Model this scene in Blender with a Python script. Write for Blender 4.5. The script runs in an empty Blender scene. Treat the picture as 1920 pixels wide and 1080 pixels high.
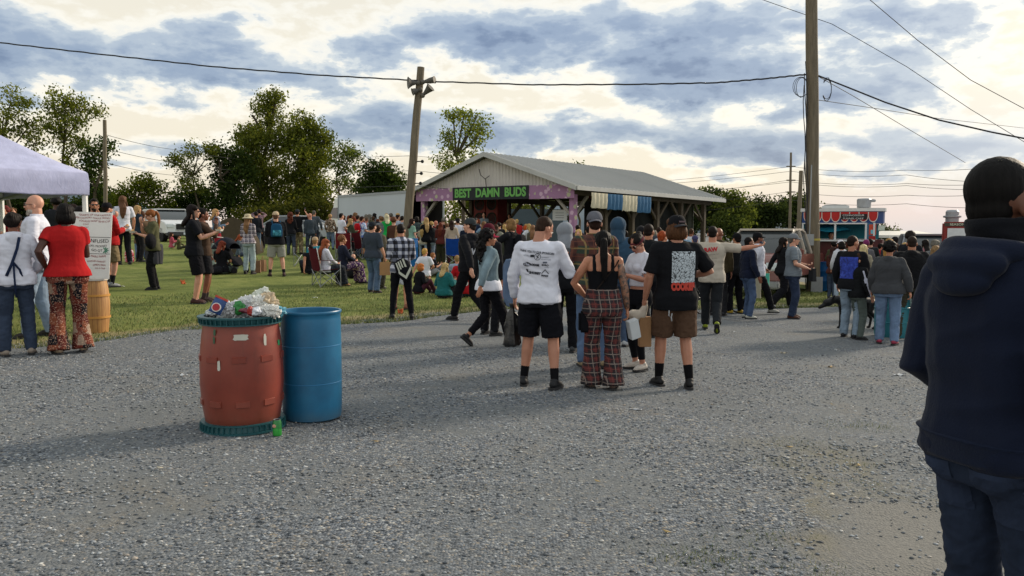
import bpy, bmesh, math, random
import numpy as np
from mathutils import Vector, Matrix, Euler
from mathutils.bvhtree import BVHTree
S = bpy.context.scene
COL = S.collection
R = math.radians
# ---------------------------------------------------------------- camera
F = 1500.0                      # focal length in pixels of the 1920 px wide photograph
CAMH = 1.6
PITCH = math.atan((540-432)/F)  # looking slightly down
cam_d = bpy.data.cameras.new('camera'); cam = bpy.data.objects.new('camera', cam_d); COL.objects.link(cam)
cam.location = (0, 0, CAMH); cam.rotation_euler = (math.pi/2-PITCH, 0, 0)
cam_d.sensor_width = 36; cam_d.lens = F/1920*36; cam_d.clip_start = .05; cam_d.clip_end = 3000
S.camera = cam
S.view_settings.view_transform = 'Standard'; S.view_settings.look = 'None'
S.view_settings.exposure = 0.92; S.view_settings.gamma = 1
S.view_settings.use_curve_mapping = False
S.cycles.max_bounces = 5; S.cycles.transparent_max_bounces = 8
S.cycles.use_denoising = True
# ---------------------------------------------------------------- sun
SUN_AZ, SUN_EL = R(52), R(24)
sd = bpy.data.lights.new('sun', 'SUN'); sun = bpy.data.objects.new('sun', sd); COL.objects.link(sun)
sd.energy = 2.2; sd.angle = R(9); sd.color = (1, .86, .68)
tos = Vector((math.sin(SUN_AZ)*math.cos(SUN_EL), math.cos(SUN_AZ)*math.cos(SUN_EL), math.sin(SUN_EL)))
sun.rotation_euler = tos.to_track_quat('Z', 'Y').to_euler()
# ---------------------------------------------------------------- pixel helpers
def ray(px, py):
    x = (px-960)/F; y = -(py-540)/F
    c, s = math.cos(PITCH), math.sin(PITCH)
    return Vector((x, c+y*s, y*c-s))          # y forward
def at(px, py, Y):
    d = ray(px, py); t = Y/d.y
    return Vector((d.x*t, Y, CAMH+d.z*t))
def sst(a, b, x):
    t = min(1, max(0, (x-a)/(b-a))); return t*t*(3-2*t)
def gz(x, y):
    xx = 17*math.tanh(x/17) if abs(x) > 8 else x-(x**3)/(3*17*17)
    return -.036*xx + .55*sst(15, 36, y)*sst(7, -1, x)
def gp(px, py):
    d = ray(px, py); lo, hi = .5, .5
    while hi < 400:
        hi = hi*1.03+.02
        if CAMH+d.z*hi < gz(d.x*hi, d.y*hi): break
        lo = hi
    for _ in range(30):
        m = (lo+hi)/2
        if CAMH+d.z*m < gz(d.x*m, d.y*m): hi = m
        else: lo = m
    return Vector((d.x*hi, d.y*hi, gz(d.x*hi, d.y*hi)))
# ---------------------------------------------------------------- world: Nishita sky under procedural broken cloud
def hexc(h, k=1.0):
    h = h.lstrip('#'); v = [int(h[i:i+2], 16)/255 for i in (0, 2, 4)]
    v = [(c/12.92 if c <= .04045 else ((c+.055)/1.055)**2.4)*k for c in v]
    return (v[0], v[1], v[2], 1)
W = bpy.data.worlds.new('World'); S.world = W; W.use_nodes = True
def world():
    nt = W.node_tree; N = nt.nodes; L = nt.links; N.clear()
    out = N.new('ShaderNodeOutputWorld'); bg = N.new('ShaderNodeBackground'); L.new(bg.outputs[0], out.inputs[0])
    bg.inputs[1].default_value = .1
    sky = N.new('ShaderNodeTexSky'); sky.sky_type = 'NISHITA'; sky.sun_disc = False
    sky.sun_elevation = SUN_EL; sky.sun_rotation = SUN_AZ; sky.dust_density = 2.0
    tc = N.new('ShaderNodeTexCoord'); sx = N.new('ShaderNodeSeparateXYZ'); L.new(tc.outputs['Generated'], sx.inputs[0])
    def M(op, a, b=None, c=None, clamp=False):
        n = N.new('ShaderNodeMath'); n.operation = op; n.use_clamp = clamp
        for i, v in enumerate((a, b, c)):
            if v is None: continue
            if isinstance(v, (int, float)): n.inputs[i].default_value = v
            else: L.new(v, n.inputs[i])
        return n.outputs[0]
    az = M('ARCTAN2', sx.outputs[0], sx.outputs[1]); el = M('ARCSINE', sx.outputs[2])
    # cloud-plane coordinates
    zz = M('ADD', M('MAXIMUM', sx.outputs[2], 0.0), .16)
    cb = N.new('ShaderNodeCombineXYZ'); L.new(M('DIVIDE', sx.outputs[0], zz), cb.inputs[0]); L.new(M('DIVIDE', sx.outputs[1], zz), cb.inputs[1])
    def noise(scale, det, rough, vec, dist=0.0):
        n = N.new('ShaderNodeTexNoise'); n.inputs['Scale'].default_value = scale; n.inputs['Detail'].default_value = det
        n.inputs['Roughness'].default_value = rough; n.inputs['Distortion'].default_value = dist
        L.new(vec, n.inputs['Vector']); return n.outputs[0]
    ae = N.new('ShaderNodeCombineXYZ'); L.new(az, ae.inputs[0]); L.new(M('MULTIPLY', el, 2.2), ae.inputs[1])
    n1 = noise(7.5, 8, .60, ae.outputs[0], .15)
    n2 = M('MULTIPLY', M('ABSOLUTE', M('SUBTRACT', noise(11, 6, .55, ae.outputs[0], .0), .5)), 2.0)
    wx = noise(6, 3, .5, ae.outputs[0]); 
    azw = M('ADD', az, M('MULTIPLY', M('SUBTRACT', wx, .5), .10)); elw = M('ADD', el, M('MULTIPLY', M('SUBTRACT', n1, .5), .07))
    pos = N.new('ShaderNodeCombineXYZ'); L.new(azw, pos.inputs[0]); L.new(elw, pos.inputs[1])
    # (px, py, half width, half height, weight): cloud masses as seen from the fairground
    blobs = [(800,40,110,35,.75),(930,90,150,45,.95),(1080,60,170,50,.95),(1240,95,200,48,1.0),(1420,60,130,70,1.0),(1400,165,120,42,1.1),(1540,190,90,26,.9),(1640,30,80,45,.85),(1680,140,95,45,.95),
             (330,70,80,40,.6),(230,125,170,36,1.05),(420,100,110,50,.9),(580,160,110,34,1.0),(700,100,70,35,.85),(90,120,90,35,.75),(30,40,80,25,.45),(480,20,80,22,.45),
             (1180,168,60,24,1.0),(1290,172,45,18,1.0),(720,215,60,22,.9),(690,268,130,38,1.2),(860,222,110,24,.9),(900,262,100,32,1.0),(1080,255,110,28,1.1),(1260,268,150,32,1.2),(1440,272,80,26,1.1),
             (1660,275,140,28,1.05),(1850,292,90,20,.9),(620,235,60,18,.8),(330,270,75,13,.95),(300,302,90,9,.7),(1600,328,80,10,.8),(1340,336,60,10,.8),(280,195,110,12,.6),(60,290,90,14,.6),(1060,216,50,9,.7),(1300,310,120,8,.5),
             (1860,20,100,26,.7),(-250,80,220,90,.9),(-200,230,150,40,.6),(2200,120,220,90,.9),(2150,300,200,40,.6),(300,-330,420,90,.5),(1500,-360,420,90,.5)]
    acc = None
    for (px, py, w, h, k) in blobs:
        d = ray(px, py).normalized(); a0 = math.atan2(d.x, d.y); e0 = math.asin(d.z)
        v = N.new('ShaderNodeVectorMath'); v.operation = 'SUBTRACT'; L.new(pos.outputs[0], v.inputs[0]); v.inputs[1].default_value = (a0, e0, 0)
        m = N.new('ShaderNodeVectorMath'); m.operation = 'MULTIPLY'; L.new(v.outputs[0], m.inputs[0]); m.inputs[1].default_value = (F/w, F/h, 0)
        dt = N.new('ShaderNodeVectorMath'); dt.operation = 'DOT_PRODUCT'; L.new(m.outputs[0], dt.inputs[0]); L.new(m.outputs[0], dt.inputs[1])
        g = M('MULTIPLY', M('EXPONENT', M('MULTIPLY', dt.outputs['Value'], -.8)), k)
        acc = g if acc is None else M('ADD', acc, g)
    # broken cloud everywhere else (behind and overhead)
    nb = noise(1.3, 6, .55, cb.outputs[0])
    back = M('MULTIPLY', M('SMOOTHSTEP', M('ABSOLUTE', az), .8, 1.1) if False else M('MULTIPLY', M('SUBTRACT', M('ABSOLUTE', az), .75, None, True), 3, None, True), M('MULTIPLY', nb, .7))
    f = M('MINIMUM', M('ADD', acc, back), 1.35)
    f = M('ADD', f, M('MULTIPLY', M('SUBTRACT', n1, .5), 2.6)); f = M('ADD', f, M('MULTIPLY', M('SUBTRACT', .22, n2), -1.5))
    rp = N.new('ShaderNodeValToRGB'); L.new(M('MULTIPLY', f, .60), rp.inputs[0]); e = rp.color_ramp; e.interpolation = 'EASE'
    stops = [(0.0, '#f4efe2'), (.20, '#fffdf6'), (.31, '#f6f7f5'), (.38, '#d8e1ea'), (.50, '#b7c6da'), (.74, '#98abc8'), (1.0, '#7a8eb0')]
    while len(e.elements) < len(stops): e.elements.new(.5)
    for el_, (p, c) in zip(e.elements, stops): el_.position = p; el_.color = hexc(c)
    # clear lanes: cream near the sun side, blue to the far right horizon and higher up
    gap = N.new('ShaderNodeValToRGB'); L.new(M('MULTIPLY', el, 2.0), gap.inputs[0]); g = gap.color_ramp
    st = [(0.0, '#f1e6da'), (.10, '#f8f0e2'), (.35, '#faf6ec'), (.6, '#f0f0ec'), (1.0, '#c3cfdc')]
    while len(g.elements) < len(st): g.elements.new(.5)
    for el_, (p, c) in zip(g.elements, st): el_.position = p; el_.color = hexc(c)
    tint = N.new('ShaderNodeMix'); tint.data_type = 'RGBA'; tint.blend_type = 'MULTIPLY'; tint.inputs[0].default_value = .75
    L.new(rp.outputs[0], tint.inputs[6]); L.new(gap.outputs[0], tint.inputs[7])
    # low right: pale blue sky
    bl = N.new('ShaderNodeMix'); bl.data_type = 'RGBA'
    rf = M('MULTIPLY', M('MULTIPLY', M('SUBTRACT', az, .28), 3.2, None, True), M('SUBTRACT', 1.0, M('MULTIPLY', el, 5.5), None, True), None, True)
    L.new(M('MULTIPLY', rf, .85), bl.inputs[0]); L.new(tint.outputs[2], bl.inputs[6]); bl.inputs[7].default_value = hexc('#b9c8dc')
    pk = N.new('ShaderNodeMix'); pk.data_type = 'RGBA'
    pf = M('SUBTRACT', 1.0, M('MULTIPLY', M('ABSOLUTE', M('SUBTRACT', el, .02)), 28), None, True)
    L.new(M('MULTIPLY', pf, .5), pk.inputs[0]); L.new(bl.outputs[2], pk.inputs[6]); pk.inputs[7].default_value = hexc('#e6cfd0')
    sc = N.new('ShaderNodeMix'); sc.data_type = 'RGBA'; sc.blend_type = 'MULTIPLY'; sc.inputs[0].default_value = 1
    L.new(pk.outputs[2], sc.inputs[6]); sc.inputs[7].default_value = (5.75, 5.75, 5.75, 1)
    ad = N.new('ShaderNodeMix'); ad.data_type = 'RGBA'; ad.inputs[0].default_value = .06
    L.new(sc.outputs[2], ad.inputs[6]); L.new(sky.outputs[0], ad.inputs[7])
    # added gain: sky overhead and behind the view brightened to lift the fill light
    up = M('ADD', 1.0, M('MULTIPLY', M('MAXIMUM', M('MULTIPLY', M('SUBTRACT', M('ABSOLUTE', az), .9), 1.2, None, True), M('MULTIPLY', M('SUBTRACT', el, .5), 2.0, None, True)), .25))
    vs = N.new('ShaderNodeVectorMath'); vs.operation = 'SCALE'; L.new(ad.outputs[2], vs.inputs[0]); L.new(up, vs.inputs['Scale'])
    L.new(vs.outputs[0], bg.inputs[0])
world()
# ---------------------------------------------------------------- materials
_M = {}
def newmat(name):
    m = bpy.data.materials.new(name); m.use_nodes = True
    nt = m.node_tree; b = nt.nodes['Principled BSDF']; return m, nt, nt.nodes, nt.links, b
class G:                                    # tiny node helper
    def __init__(s, nt): s.N = nt.nodes; s.L = nt.links
    def m(s, op, a, b=None, c=None, clamp=False):
        n = s.N.new('ShaderNodeMath'); n.operation = op; n.use_clamp = clamp
        for i, v in enumerate((a, b, c)):
            if v is None: continue
            if isinstance(v, (int, float)): n.inputs[i].default_value = v
            else: s.L.new(v, n.inputs[i])
        return n.outputs[0]
    def co(s, kind='Object', scale=None):
        t = s.N.new('ShaderNodeTexCoord').outputs[kind]
        if scale:
            mp = s.N.new('ShaderNodeMapping'); s.L.new(t, mp.inputs[0]); mp.inputs['Scale'].default_value = scale; t = mp.outputs[0]
        return t
    def noise(s, vec, scale, det=4, rough=.55, dist=0):
        n = s.N.new('ShaderNodeTexNoise'); s.L.new(vec, n.inputs['Vector']); n.inputs['Scale'].default_value = scale
        n.inputs['Detail'].default_value = det; n.inputs['Roughness'].default_value = rough; n.inputs['Distortion'].default_value = dist
        return n.outputs[0]
    def ramp(s, fac, stops, interp='LINEAR'):
        r = s.N.new('ShaderNodeValToRGB'); s.L.new(fac, r.inputs[0]); e = r.color_ramp; e.interpolation = interp
        while len(e.elements) < len(stops): e.elements.new(.5)
        for el, (p, c) in zip(e.elements, stops):
            el.position = p; el.color = c if isinstance(c, tuple) else hexc(c)
        return r.outputs[0]
    def mix(s, f, a, b, mode='MIX'):
        n = s.N.new('ShaderNodeMix'); n.data_type = 'RGBA'; n.blend_type = mode
        if isinstance(f, (int, float)): n.inputs[0].default_value = f
        else: s.L.new(f, n.inputs[0])
        for i, v in ((6, a), (7, b)):
            if isinstance(v, str): v = hexc(v)
            if isinstance(v, tuple): n.inputs[i].default_value = v
            else: s.L.new(v, n.inputs[i])
        return n.outputs[2]
    def bump(s, h, b, strength=.3, dist=.01):
        n = s.N.new('ShaderNodeBump'); n.inputs['Strength'].default_value = strength; n.inputs['Distance'].default_value = dist
        s.L.new(h, n.inputs['Height']); s.L.new(n.outputs[0], b.inputs['Normal'])
def cmul(c, k): return (min(1, c[0]*k), min(1, c[1]*k), min(1, c[2]*k), 1)
def MAT(col, rough=.6, var=.15, scale=8, bump=0, bscale=30, metal=0, stretch=(1, 1, 1), name='paint', spec=.3):
    key = ('M', col, rough, var, scale, bump, bscale, metal, stretch, name, spec)
    if key in _M: return _M[key]
    m, nt, N, L, b = newmat(name); g = G(nt); c = hexc(col) if isinstance(col, str) else col
    v = g.co('Object', stretch); n = g.noise(v, scale, 5, .6)
    L.new(g.ramp(n, [(.25, cmul(c, 1-var)), (.75, cmul(c, 1+var))]), b.inputs['Base Color'])
    b.inputs['Roughness'].default_value = rough; b.inputs['Metallic'].default_value = metal
    b.inputs['Specular IOR Level'].default_value = spec
    if bump: g.bump(g.noise(v, bscale, 4, .6), b, bump, .01)
    _M[key] = m; return m
def CLOTH(col, kind='plain'):
    key = ('C', col, kind)
    if key in _M: return _M[key]
    m, nt, N, L, b = newmat(kind+'_cloth'); g = G(nt); v = g.co(); c = hexc(col); lu = .3*c[0]+.6*c[1]+.1*c[2]
    if kind == 'denim': c = (c[0]*.56+lu*.44, c[1]*.56+lu*.44, c[2]*.56+lu*.44, 1)
    b.inputs['Roughness'].default_value = .92; b.inputs['Specular IOR Level'].default_value = .12
    if kind == 'denim':
        n = g.noise(v, 5, 3, .5); n2 = g.noise(g.co('Object', (1, 1, .25)), 60, 3, .6)
        base = g.ramp(n, [(.35, cmul(c, .72)), (.7, cmul(c, 1.5))]); base = g.mix(g.m('MULTIPLY', n2, .35), base, cmul(c, 2.0))
        L.new(base, b.inputs['Base Color'])
    elif kind == 'tiedye':
        n = g.noise(v, 7, 3, .5, 1.5); L.new(g.ramp(n, [(.3, '#2c5fb0'), (.45, '#e8eef5'), (.55, '#3b8fd0'), (.65, '#7a3fa0'), (.8, '#f0f0f0')]), b.inputs['Base Color'])
    elif kind == 'floral':
        n = g.noise(v, 26, 2, .5, .8); L.new(g.ramp(n, [(.4, cmul(c, .5)), (.5, c), (.58, '#d8c9b4'), (.66, '#7d4a3c')], 'CONSTANT'), b.inputs['Base Color'])
    elif kind == 'patch':          # patchwork trousers
        vo = N.new('ShaderNodeTexVoronoi'); vo.distance = 'CHEBYCHEV'; vo.inputs['Scale'].default_value = 11; vo.inputs['Randomness'].default_value = .55
        L.new(g.co('Object', (1, .7, .75)), vo.inputs['Vector']); sp = N.new('ShaderNodeSeparateColor'); L.new(vo.outputs['Color'], sp.inputs[0])
        base = g.ramp(sp.outputs[0], [(0, '#5e2a22'), (.22, '#15151c'), (.36, '#74402e'), (.5, '#4a1e1c'), (.66, '#20202c'), (.78, '#6a3a30'), (.93, '#8d7a6a')], 'CONSTANT')
        n = g.noise(v, 70, 2, .5); fl = g.m('GREATER_THAN', n, .58); base = g.mix(g.m('MULTIPLY', fl, .55), base, '#b99a86')
        L.new(base, b.inputs['Base Color'])
    elif kind == 'camo':
        n = g.noise(v, 14, 3, .5); L.new(g.ramp(n, [(.4, cmul(c, .6)), (.5, c), (.6, cmul(c, 1.6))], 'CONSTANT'), b.inputs['Base Color'])
    else:
        n = g.noise(v, 6, 4, .55); L.new(g.ramp(n, [(.25, cmul(c, .86)), (.75, cmul(c, 1.12))]), b.inputs['Base Color'])
        if kind == 'knit': g.bump(g.noise(v, 140, 3, .6), b, .5, .004); b.inputs['Sheen Weight'].default_value = .06; b.inputs['Sheen Roughness'].default_value = .5
    if kind != 'knit': g.bump(g.noise(g.co('Object', (1, 1, .55)), 22, 4, .5, .6), b, .35, .012)
    _M[key] = m; return m
def PLAID(c0, c1, c2, fx=14, line=None, lf=None, kind=None):
    """woven check: c0 both bands, c1 one band, c2 none; thin lines on top"""
    key = ('P', c0, c1, c2, fx, line)
    if key in _M: return _M[key]
    m, nt, N, L, b = newmat('plaid_cloth'); g = G(nt); b.inputs['Roughness'].default_value = .9
    sx = N.new('ShaderNodeSeparateXYZ'); v = g.co(); L.new(v, sx.inputs[0])
    wob = g.m('MULTIPLY', g.m('SUBTRACT', g.noise(v, 5, 2, .5), .5), .022)
    X = g.m('ADD', g.m('ADD', sx.outputs[0], g.m('MULTIPLY', sx.outputs[1], .6)), wob); Z = g.m('ADD', sx.outputs[2], wob)
    def band(a, f, duty, ph=0.0): return g.m('LESS_THAN', g.m('FRACT', g.m('ADD', g.m('MULTIPLY', a, f), ph)), duty)
    bx, bz = band(X, fx, .5), band(Z, fx, .5); sm = g.m('MULTIPLY', g.m('ADD', bx, bz), .5)
    col = g.ramp(sm, [(0, c2), (.25, c1), (.75, c0)], 'CONSTANT')
    if line:
        l1 = g.m('MAXIMUM', band(X, fx, .10, .22), band(Z, fx, .10, .22)); col = g.mix(g.m('MULTIPLY', l1, .6), col, line)
        l2 = g.m('MAXIMUM', band(X, fx, .06, .72), band(Z, fx, .06, .72)); col = g.mix(g.m('MULTIPLY', l2, .55), col, line if not lf else lf)
    L.new(col, b.inputs['Base Color']); g.bump(g.noise(v, 22, 4, .5), b, .35, .012)
    _M[key] = m; return m
def SKIN(col):
    key = ('S', col)
    if key in _M: return _M[key]
    m, nt, N, L, b = newmat('skin'); g = G(nt); v = g.co(); c = hexc(col)
    L.new(g.ramp(g.noise(v, 9, 4, .6), [(.3, (c[0]*.86, c[1]*.82, c[2]*.82, 1)), (.7, cmul(c, 1.08))]), b.inputs['Base Color'])
    b.inputs['Roughness'].default_value = .5; b.inputs['Specular IOR Level'].default_value = .35
    b.inputs['Subsurface Weight'].default_value = .08; b.inputs['Subsurface Radius'].default_value = (.02, .008, .004); b.inputs['Subsurface Scale'].default_value = .5
    _M[key] = m; return m
def HAIR(col):
    key = ('H', col)
    if key in _M: return _M[key]
    m, nt, N, L, b = newmat('hair'); g = G(nt); c = hexc(col); v = g.co('Object', (1, 1, .12))
    n = g.noise(v, 70, 3, .6); L.new(g.ramp(n, [(.3, cmul(c, .5)), (.7, cmul(c, 1.35))]), b.inputs['Base Color'])
    b.inputs['Roughness'].default_value = .62; b.inputs['Specular IOR Level'].default_value = .12; g.bump(n, b, .6, .006)
    _M[key] = m; return m
# ---------------------------------------------------------------- mesh building
class MB:
    def __init__(s): s.v = []; s.f = []
    def add(s, vs, fs):
        o = len(s.v); s.v += [tuple(p) for p in vs]; s.f += [tuple(i+o for i in f) for f in fs]; return s
    def rings(s, rs, cap=True):
        n = len(rs[0]); o = len(s.v)
        for r in rs: s.v += [tuple(p) for p in r]
        for i in range(len(rs)-1):
            for j in range(n):
                a = o+i*n+j; b = o+i*n+(j+1) % n; s.f.append((a, b, b+n, a+n))
        if cap:
            s.f.append(tuple(o+j for j in range(n))[::-1]); s.f.append(tuple(o+(len(rs)-1)*n+j for j in range(n)))
        return s
    def tube(s, pts, rad, n=10, round_=True, flat=1.0, ref=None):
        P = [Vector(p) for p in pts]; rad = list(rad) if hasattr(rad, '__len__') else [rad]*len(P)
        if round_:
            d0 = (P[0]-P[1]).normalized(); d1 = (P[-1]-P[-2]).normalized(); r0, r1 = rad[0], rad[-1]
            P = [P[0]+d0*r0*.95, P[0]+d0*r0*.7]+P+[P[-1]+d1*r1*.7, P[-1]+d1*r1*.95]
            rad = [r0*.3, r0*.72]+rad+[r1*.72, r1*.3]
        up = Vector(ref) if ref else None; rs = []; px = None
        for i, p in enumerate(P):
            t = (P[min(i+1, len(P)-1)]-P[max(i-1, 0)]).normalized()
            if px is None:
                a = up if up else (Vector((1, 0, 0)) if abs(t.x) < .8 else Vector((0, 1, 0)))
                px = (a-t*a.dot(t)).normalized()
            else: px = (px-t*px.dot(t)).normalized()
            py = t.cross(px); r = rad[i]
            rs.append([p+px*math.cos(2*math.pi*k/n)*r+py*math.sin(2*math.pi*k/n)*r*flat for k in range(n)])
        return s.rings(rs)
    def ell(s, c, r, n=12, m=8, rot=None):
        c = Vector(c); r = (r, r, r) if isinstance(r, (int, float)) else r; rs = []
        for i in range(m+1):
            a = math.pi*(.03+.94*i/m); ring = []
            for k in range(n):
                b = 2*math.pi*k/n; q = Vector((math.sin(a)*math.cos(b)*r[0], math.sin(a)*math.sin(b)*r[1], -math.cos(a)*r[2]))
                ring.append(c+(rot @ q if rot else q))
            rs.append(ring)
        return s.rings(rs)
    def box(s, lo, hi, M=None):
        x0, y0, z0 = lo; x1, y1, z1 = hi
        vs = [Vector(p) for p in ((x0,y0,z0),(x1,y0,z0),(x1,y1,z0),(x0,y1,z0),(x0,y0,z1),(x1,y0,z1),(x1,y1,z1),(x0,y1,z1))]
        if M: vs = [M @ v for v in vs]
        return s.add(vs, [(0,3,2,1),(4,5,6,7),(0,1,5,4),(1,2,6,5),(2,3,7,6),(3,0,4,7)])
    def beam(s, a, b, w, h):
        a, b = Vector(a), Vector(b); t = (b-a).normalized(); u = Vector((0, 0, 1)) if abs(t.z) < .9 else Vector((0, 1, 0))
        x = t.cross(u).normalized(); y = x.cross(t)
        r = lambda p: [p+x*i*w/2+y*j*h/2 for i, j in ((-1,-1),(1,-1),(1,1),(-1,1))]
        return s.rings([r(a), r(b)])
    def lathe(s, prof, c=(0, 0, 0), n=32, cap=True):
        return s.rings([[(c[0]+r*math.cos(2*math.pi*k/n), c[1]+r*math.sin(2*math.pi*k/n), c[2]+z) for k in range(n)] for r, z in prof], cap)
    def prism(s, poly, y0, y1, M=None, axis='y'):
        """polygon in XZ extruded in y"""
        a = [Vector((x, y0, z)) for x, z in poly]; b = [Vector((x, y1, z)) for x, z in poly]
        if M: a = [M @ p for p in a]; b = [M @ p for p in b]
        return s.rings([a, b])
def mesh_from(mb, name='mesh'):
    me = bpy.data.meshes.new(name); me.from_pydata([tuple(v) for v in mb.v], [], mb.f); me.update(); return me
def fixn(me):
    bm = bmesh.new(); bm.from_mesh(me); bmesh.ops.recalc_face_normals(bm, faces=bm.faces); bm.to_mesh(me); bm.free()
def link(name, me, mat, parent=None, loc=None, sharp=None, smooth=True):
    o = bpy.data.objects.new(name, me); COL.objects.link(o)
    if mat is not None: me.materials.append(mat)
    if parent: o.parent = parent
    if loc is not None: o.location = loc
    if smooth and len(me.polygons):
        me.polygons.foreach_set('use_smooth', [True]*len(me.polygons))
        if sharp: me.set_sharp_from_angle(angle=R(sharp))
    return o
def B(mb, name, mat, parent=None, loc=None, sharp=35, bevel=0):
    me = mesh_from(mb, name)
    bm = bmesh.new(); bm.from_mesh(me); bmesh.ops.recalc_face_normals(bm, faces=bm.faces)
    if bevel:
        es = [e for e in bm.edges if len(e.link_faces) == 2 and e.calc_face_angle(0) > .5]
        bmesh.ops.bevel(bm, geom=es, offset=bevel, segments=2, affect='EDGES', clamp_overlap=True)
    bm.to_mesh(me); bm.free()
    return link(name, me, mat, parent, loc, sharp)
def tag(o, label, cat, group=None, kind=None):
    if label: o['label'] = label
    if cat: o['category'] = cat
    if group: o['group'] = group
    if kind: o['kind'] = kind
    return o
def thing(name, label, cat, loc=(0, 0, 0), rz=0, group=None):
    o = bpy.data.objects.new(name, None); COL.objects.link(o); o.empty_display_size = .1
    o.location = loc; o.rotation_euler = (0, 0, rz); return tag(o, label, cat, group)
def fnoise(P, seed, f):
    rs = np.random.RandomState(seed); q = P*f; w = np.zeros_like(q)
    for i in range(3):
        k = rs.normal(size=(3, 3)); w[:, i] = np.sin(q @ k[0]+rs.rand()*6)*.6
    q = q+w; o = np.zeros(len(P))
    for i in range(5): o += np.sin(q @ rs.normal(size=3)*(1+.5*i)+rs.rand()*6)/(1+.4*i)
    return o/3
TS = bpy.data.scenes.new('workshop')
def remesh(mb, vox, smooth=3, amp=0, freq=20, seed=1, stretch=(1, 1, 1), hairy=None, sc=1.0, ridge=False):
    me = mesh_from(mb, 'tmp'); o = bpy.data.objects.new('tmp', me); TS.collection.objects.link(o)
    md = o.modifiers.new('r', 'REMESH'); md.mode = 'VOXEL'; md.voxel_size = vox; md.adaptivity = 0
    if smooth: sm = o.modifiers.new('s', 'SMOOTH'); sm.factor = .5; sm.iterations = smooth
    TS.view_layers[0].update(); dg = TS.view_layers[0].depsgraph; ev = o.evaluated_get(dg); out = bpy.data.meshes.new_from_object(ev)
    bpy.data.objects.remove(o); bpy.data.meshes.remove(me)
    n = len(out.vertices); co = np.empty(n*3); out.vertices.foreach_get('co', co); co = co.reshape(-1, 3)
    if amp or hairy:
        no = np.empty(n*3); out.vertices.foreach_get('normal', no); no = no.reshape(-1, 3)
        if amp:
            q_ = co*np.array(stretch); h_ = fnoise(q_, seed, freq)
            if ridge: h_ = h_*.7+(.42-np.abs(fnoise(q_, seed+31, freq*1.5)))*1.3+.35
            co = co+no*(h_*amp)[:, None]
        if hairy is not None:
            hc, ha = hairy; q = co-np.array(hc); th = np.arctan2(q[:, 0], q[:, 1]); w = fnoise(co, 5, 9)
            co = co+no*((np.sin(th*26+w*2.2)+.6*np.sin(th*43+q[:, 2]*30+w*3))*ha)[:, None]
    if sc != 1: co = co*sc
    out.vertices.foreach_set('co', co.ravel()); out.update(); return out
# ---------------------------------------------------------------- people
def ik(a, t, l1, l2, hint):
    a, t = Vector(a), Vector(t); d = t-a; L = d.length
    if L > (l1+l2)*.995: d = d*((l1+l2)*.995/L); t = a+d; L = d.length
    dn = d.normalized(); x = (l1*l1-l2*l2+L*L)/(2*L); h = math.sqrt(max(0, l1*l1-x*x))
    hv = Vector(hint); hv = (hv-dn*hv.dot(dn)); hv = hv.normalized() if hv.length > 1e-5 else Vector((0, 0, 1))
    return a+dn*x+hv*h, t
MZ = [.80, .86, .92, .98, 1.05, 1.13, 1.22, 1.32, 1.40, 1.45, 1.48]
MRX = [.150, .163, .168, .160, .150, .150, .160, .176, .170, .118, .070]
MRY = [.100, .118, .122, .112, .104, .104, .110, .118, .100, .076, .062]
FRX = [.150, .176, .180, .165, .138, .126, .134, .150, .146, .100, .060]
FRY = [.105, .125, .126, .112, .092, .086, .092, .104, .086, .066, .055]
ARMS = {'down': ((.07, .03, -.53), (.3, -1, 0)), 'relax': ((.10, .10, -.50), (.5, -1, 0)), 'phone': ((-.06, .30, -.20), (.5, -.5, -1)), 'low': ((-.07, .27, -.30), (.6, -.6, -1)),
        'hip': ((.05, .02, -.40), (1, -.35, 0)), 'mouth': ((-.10, .24, .03), (.5, .3, -1)), 'up': ((.0, .16, .22), (1, .4, -.6)), 'reach': ((.46, .16, .03), (0, -.3, -1)),
        'fwd': ((.02, .48, -.10), (.2, 0, -1)), 'cross': ((-.20, .20, -.20), (.7, -.2, -1)), 'pocket': ((.03, .05, -.47), (.6, -1, 0)), 'brace': ((.16, -.32, -.42), (.4, -1, .3)),
        'knee': ((.0, .42, -.20), (.5, 0, -1)), 'lap': ((-.08, .30, -.32), (.8, -.3, -.6)), 'swingf': ((.05, .28, -.44), (.2, -1, 0)), 'swingb': ((.08, -.24, -.47), (.2, -1, 0)), 'out': ((.26, .06, -.42), (1, -.5, 0))}
PEOPLE = {}
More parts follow.
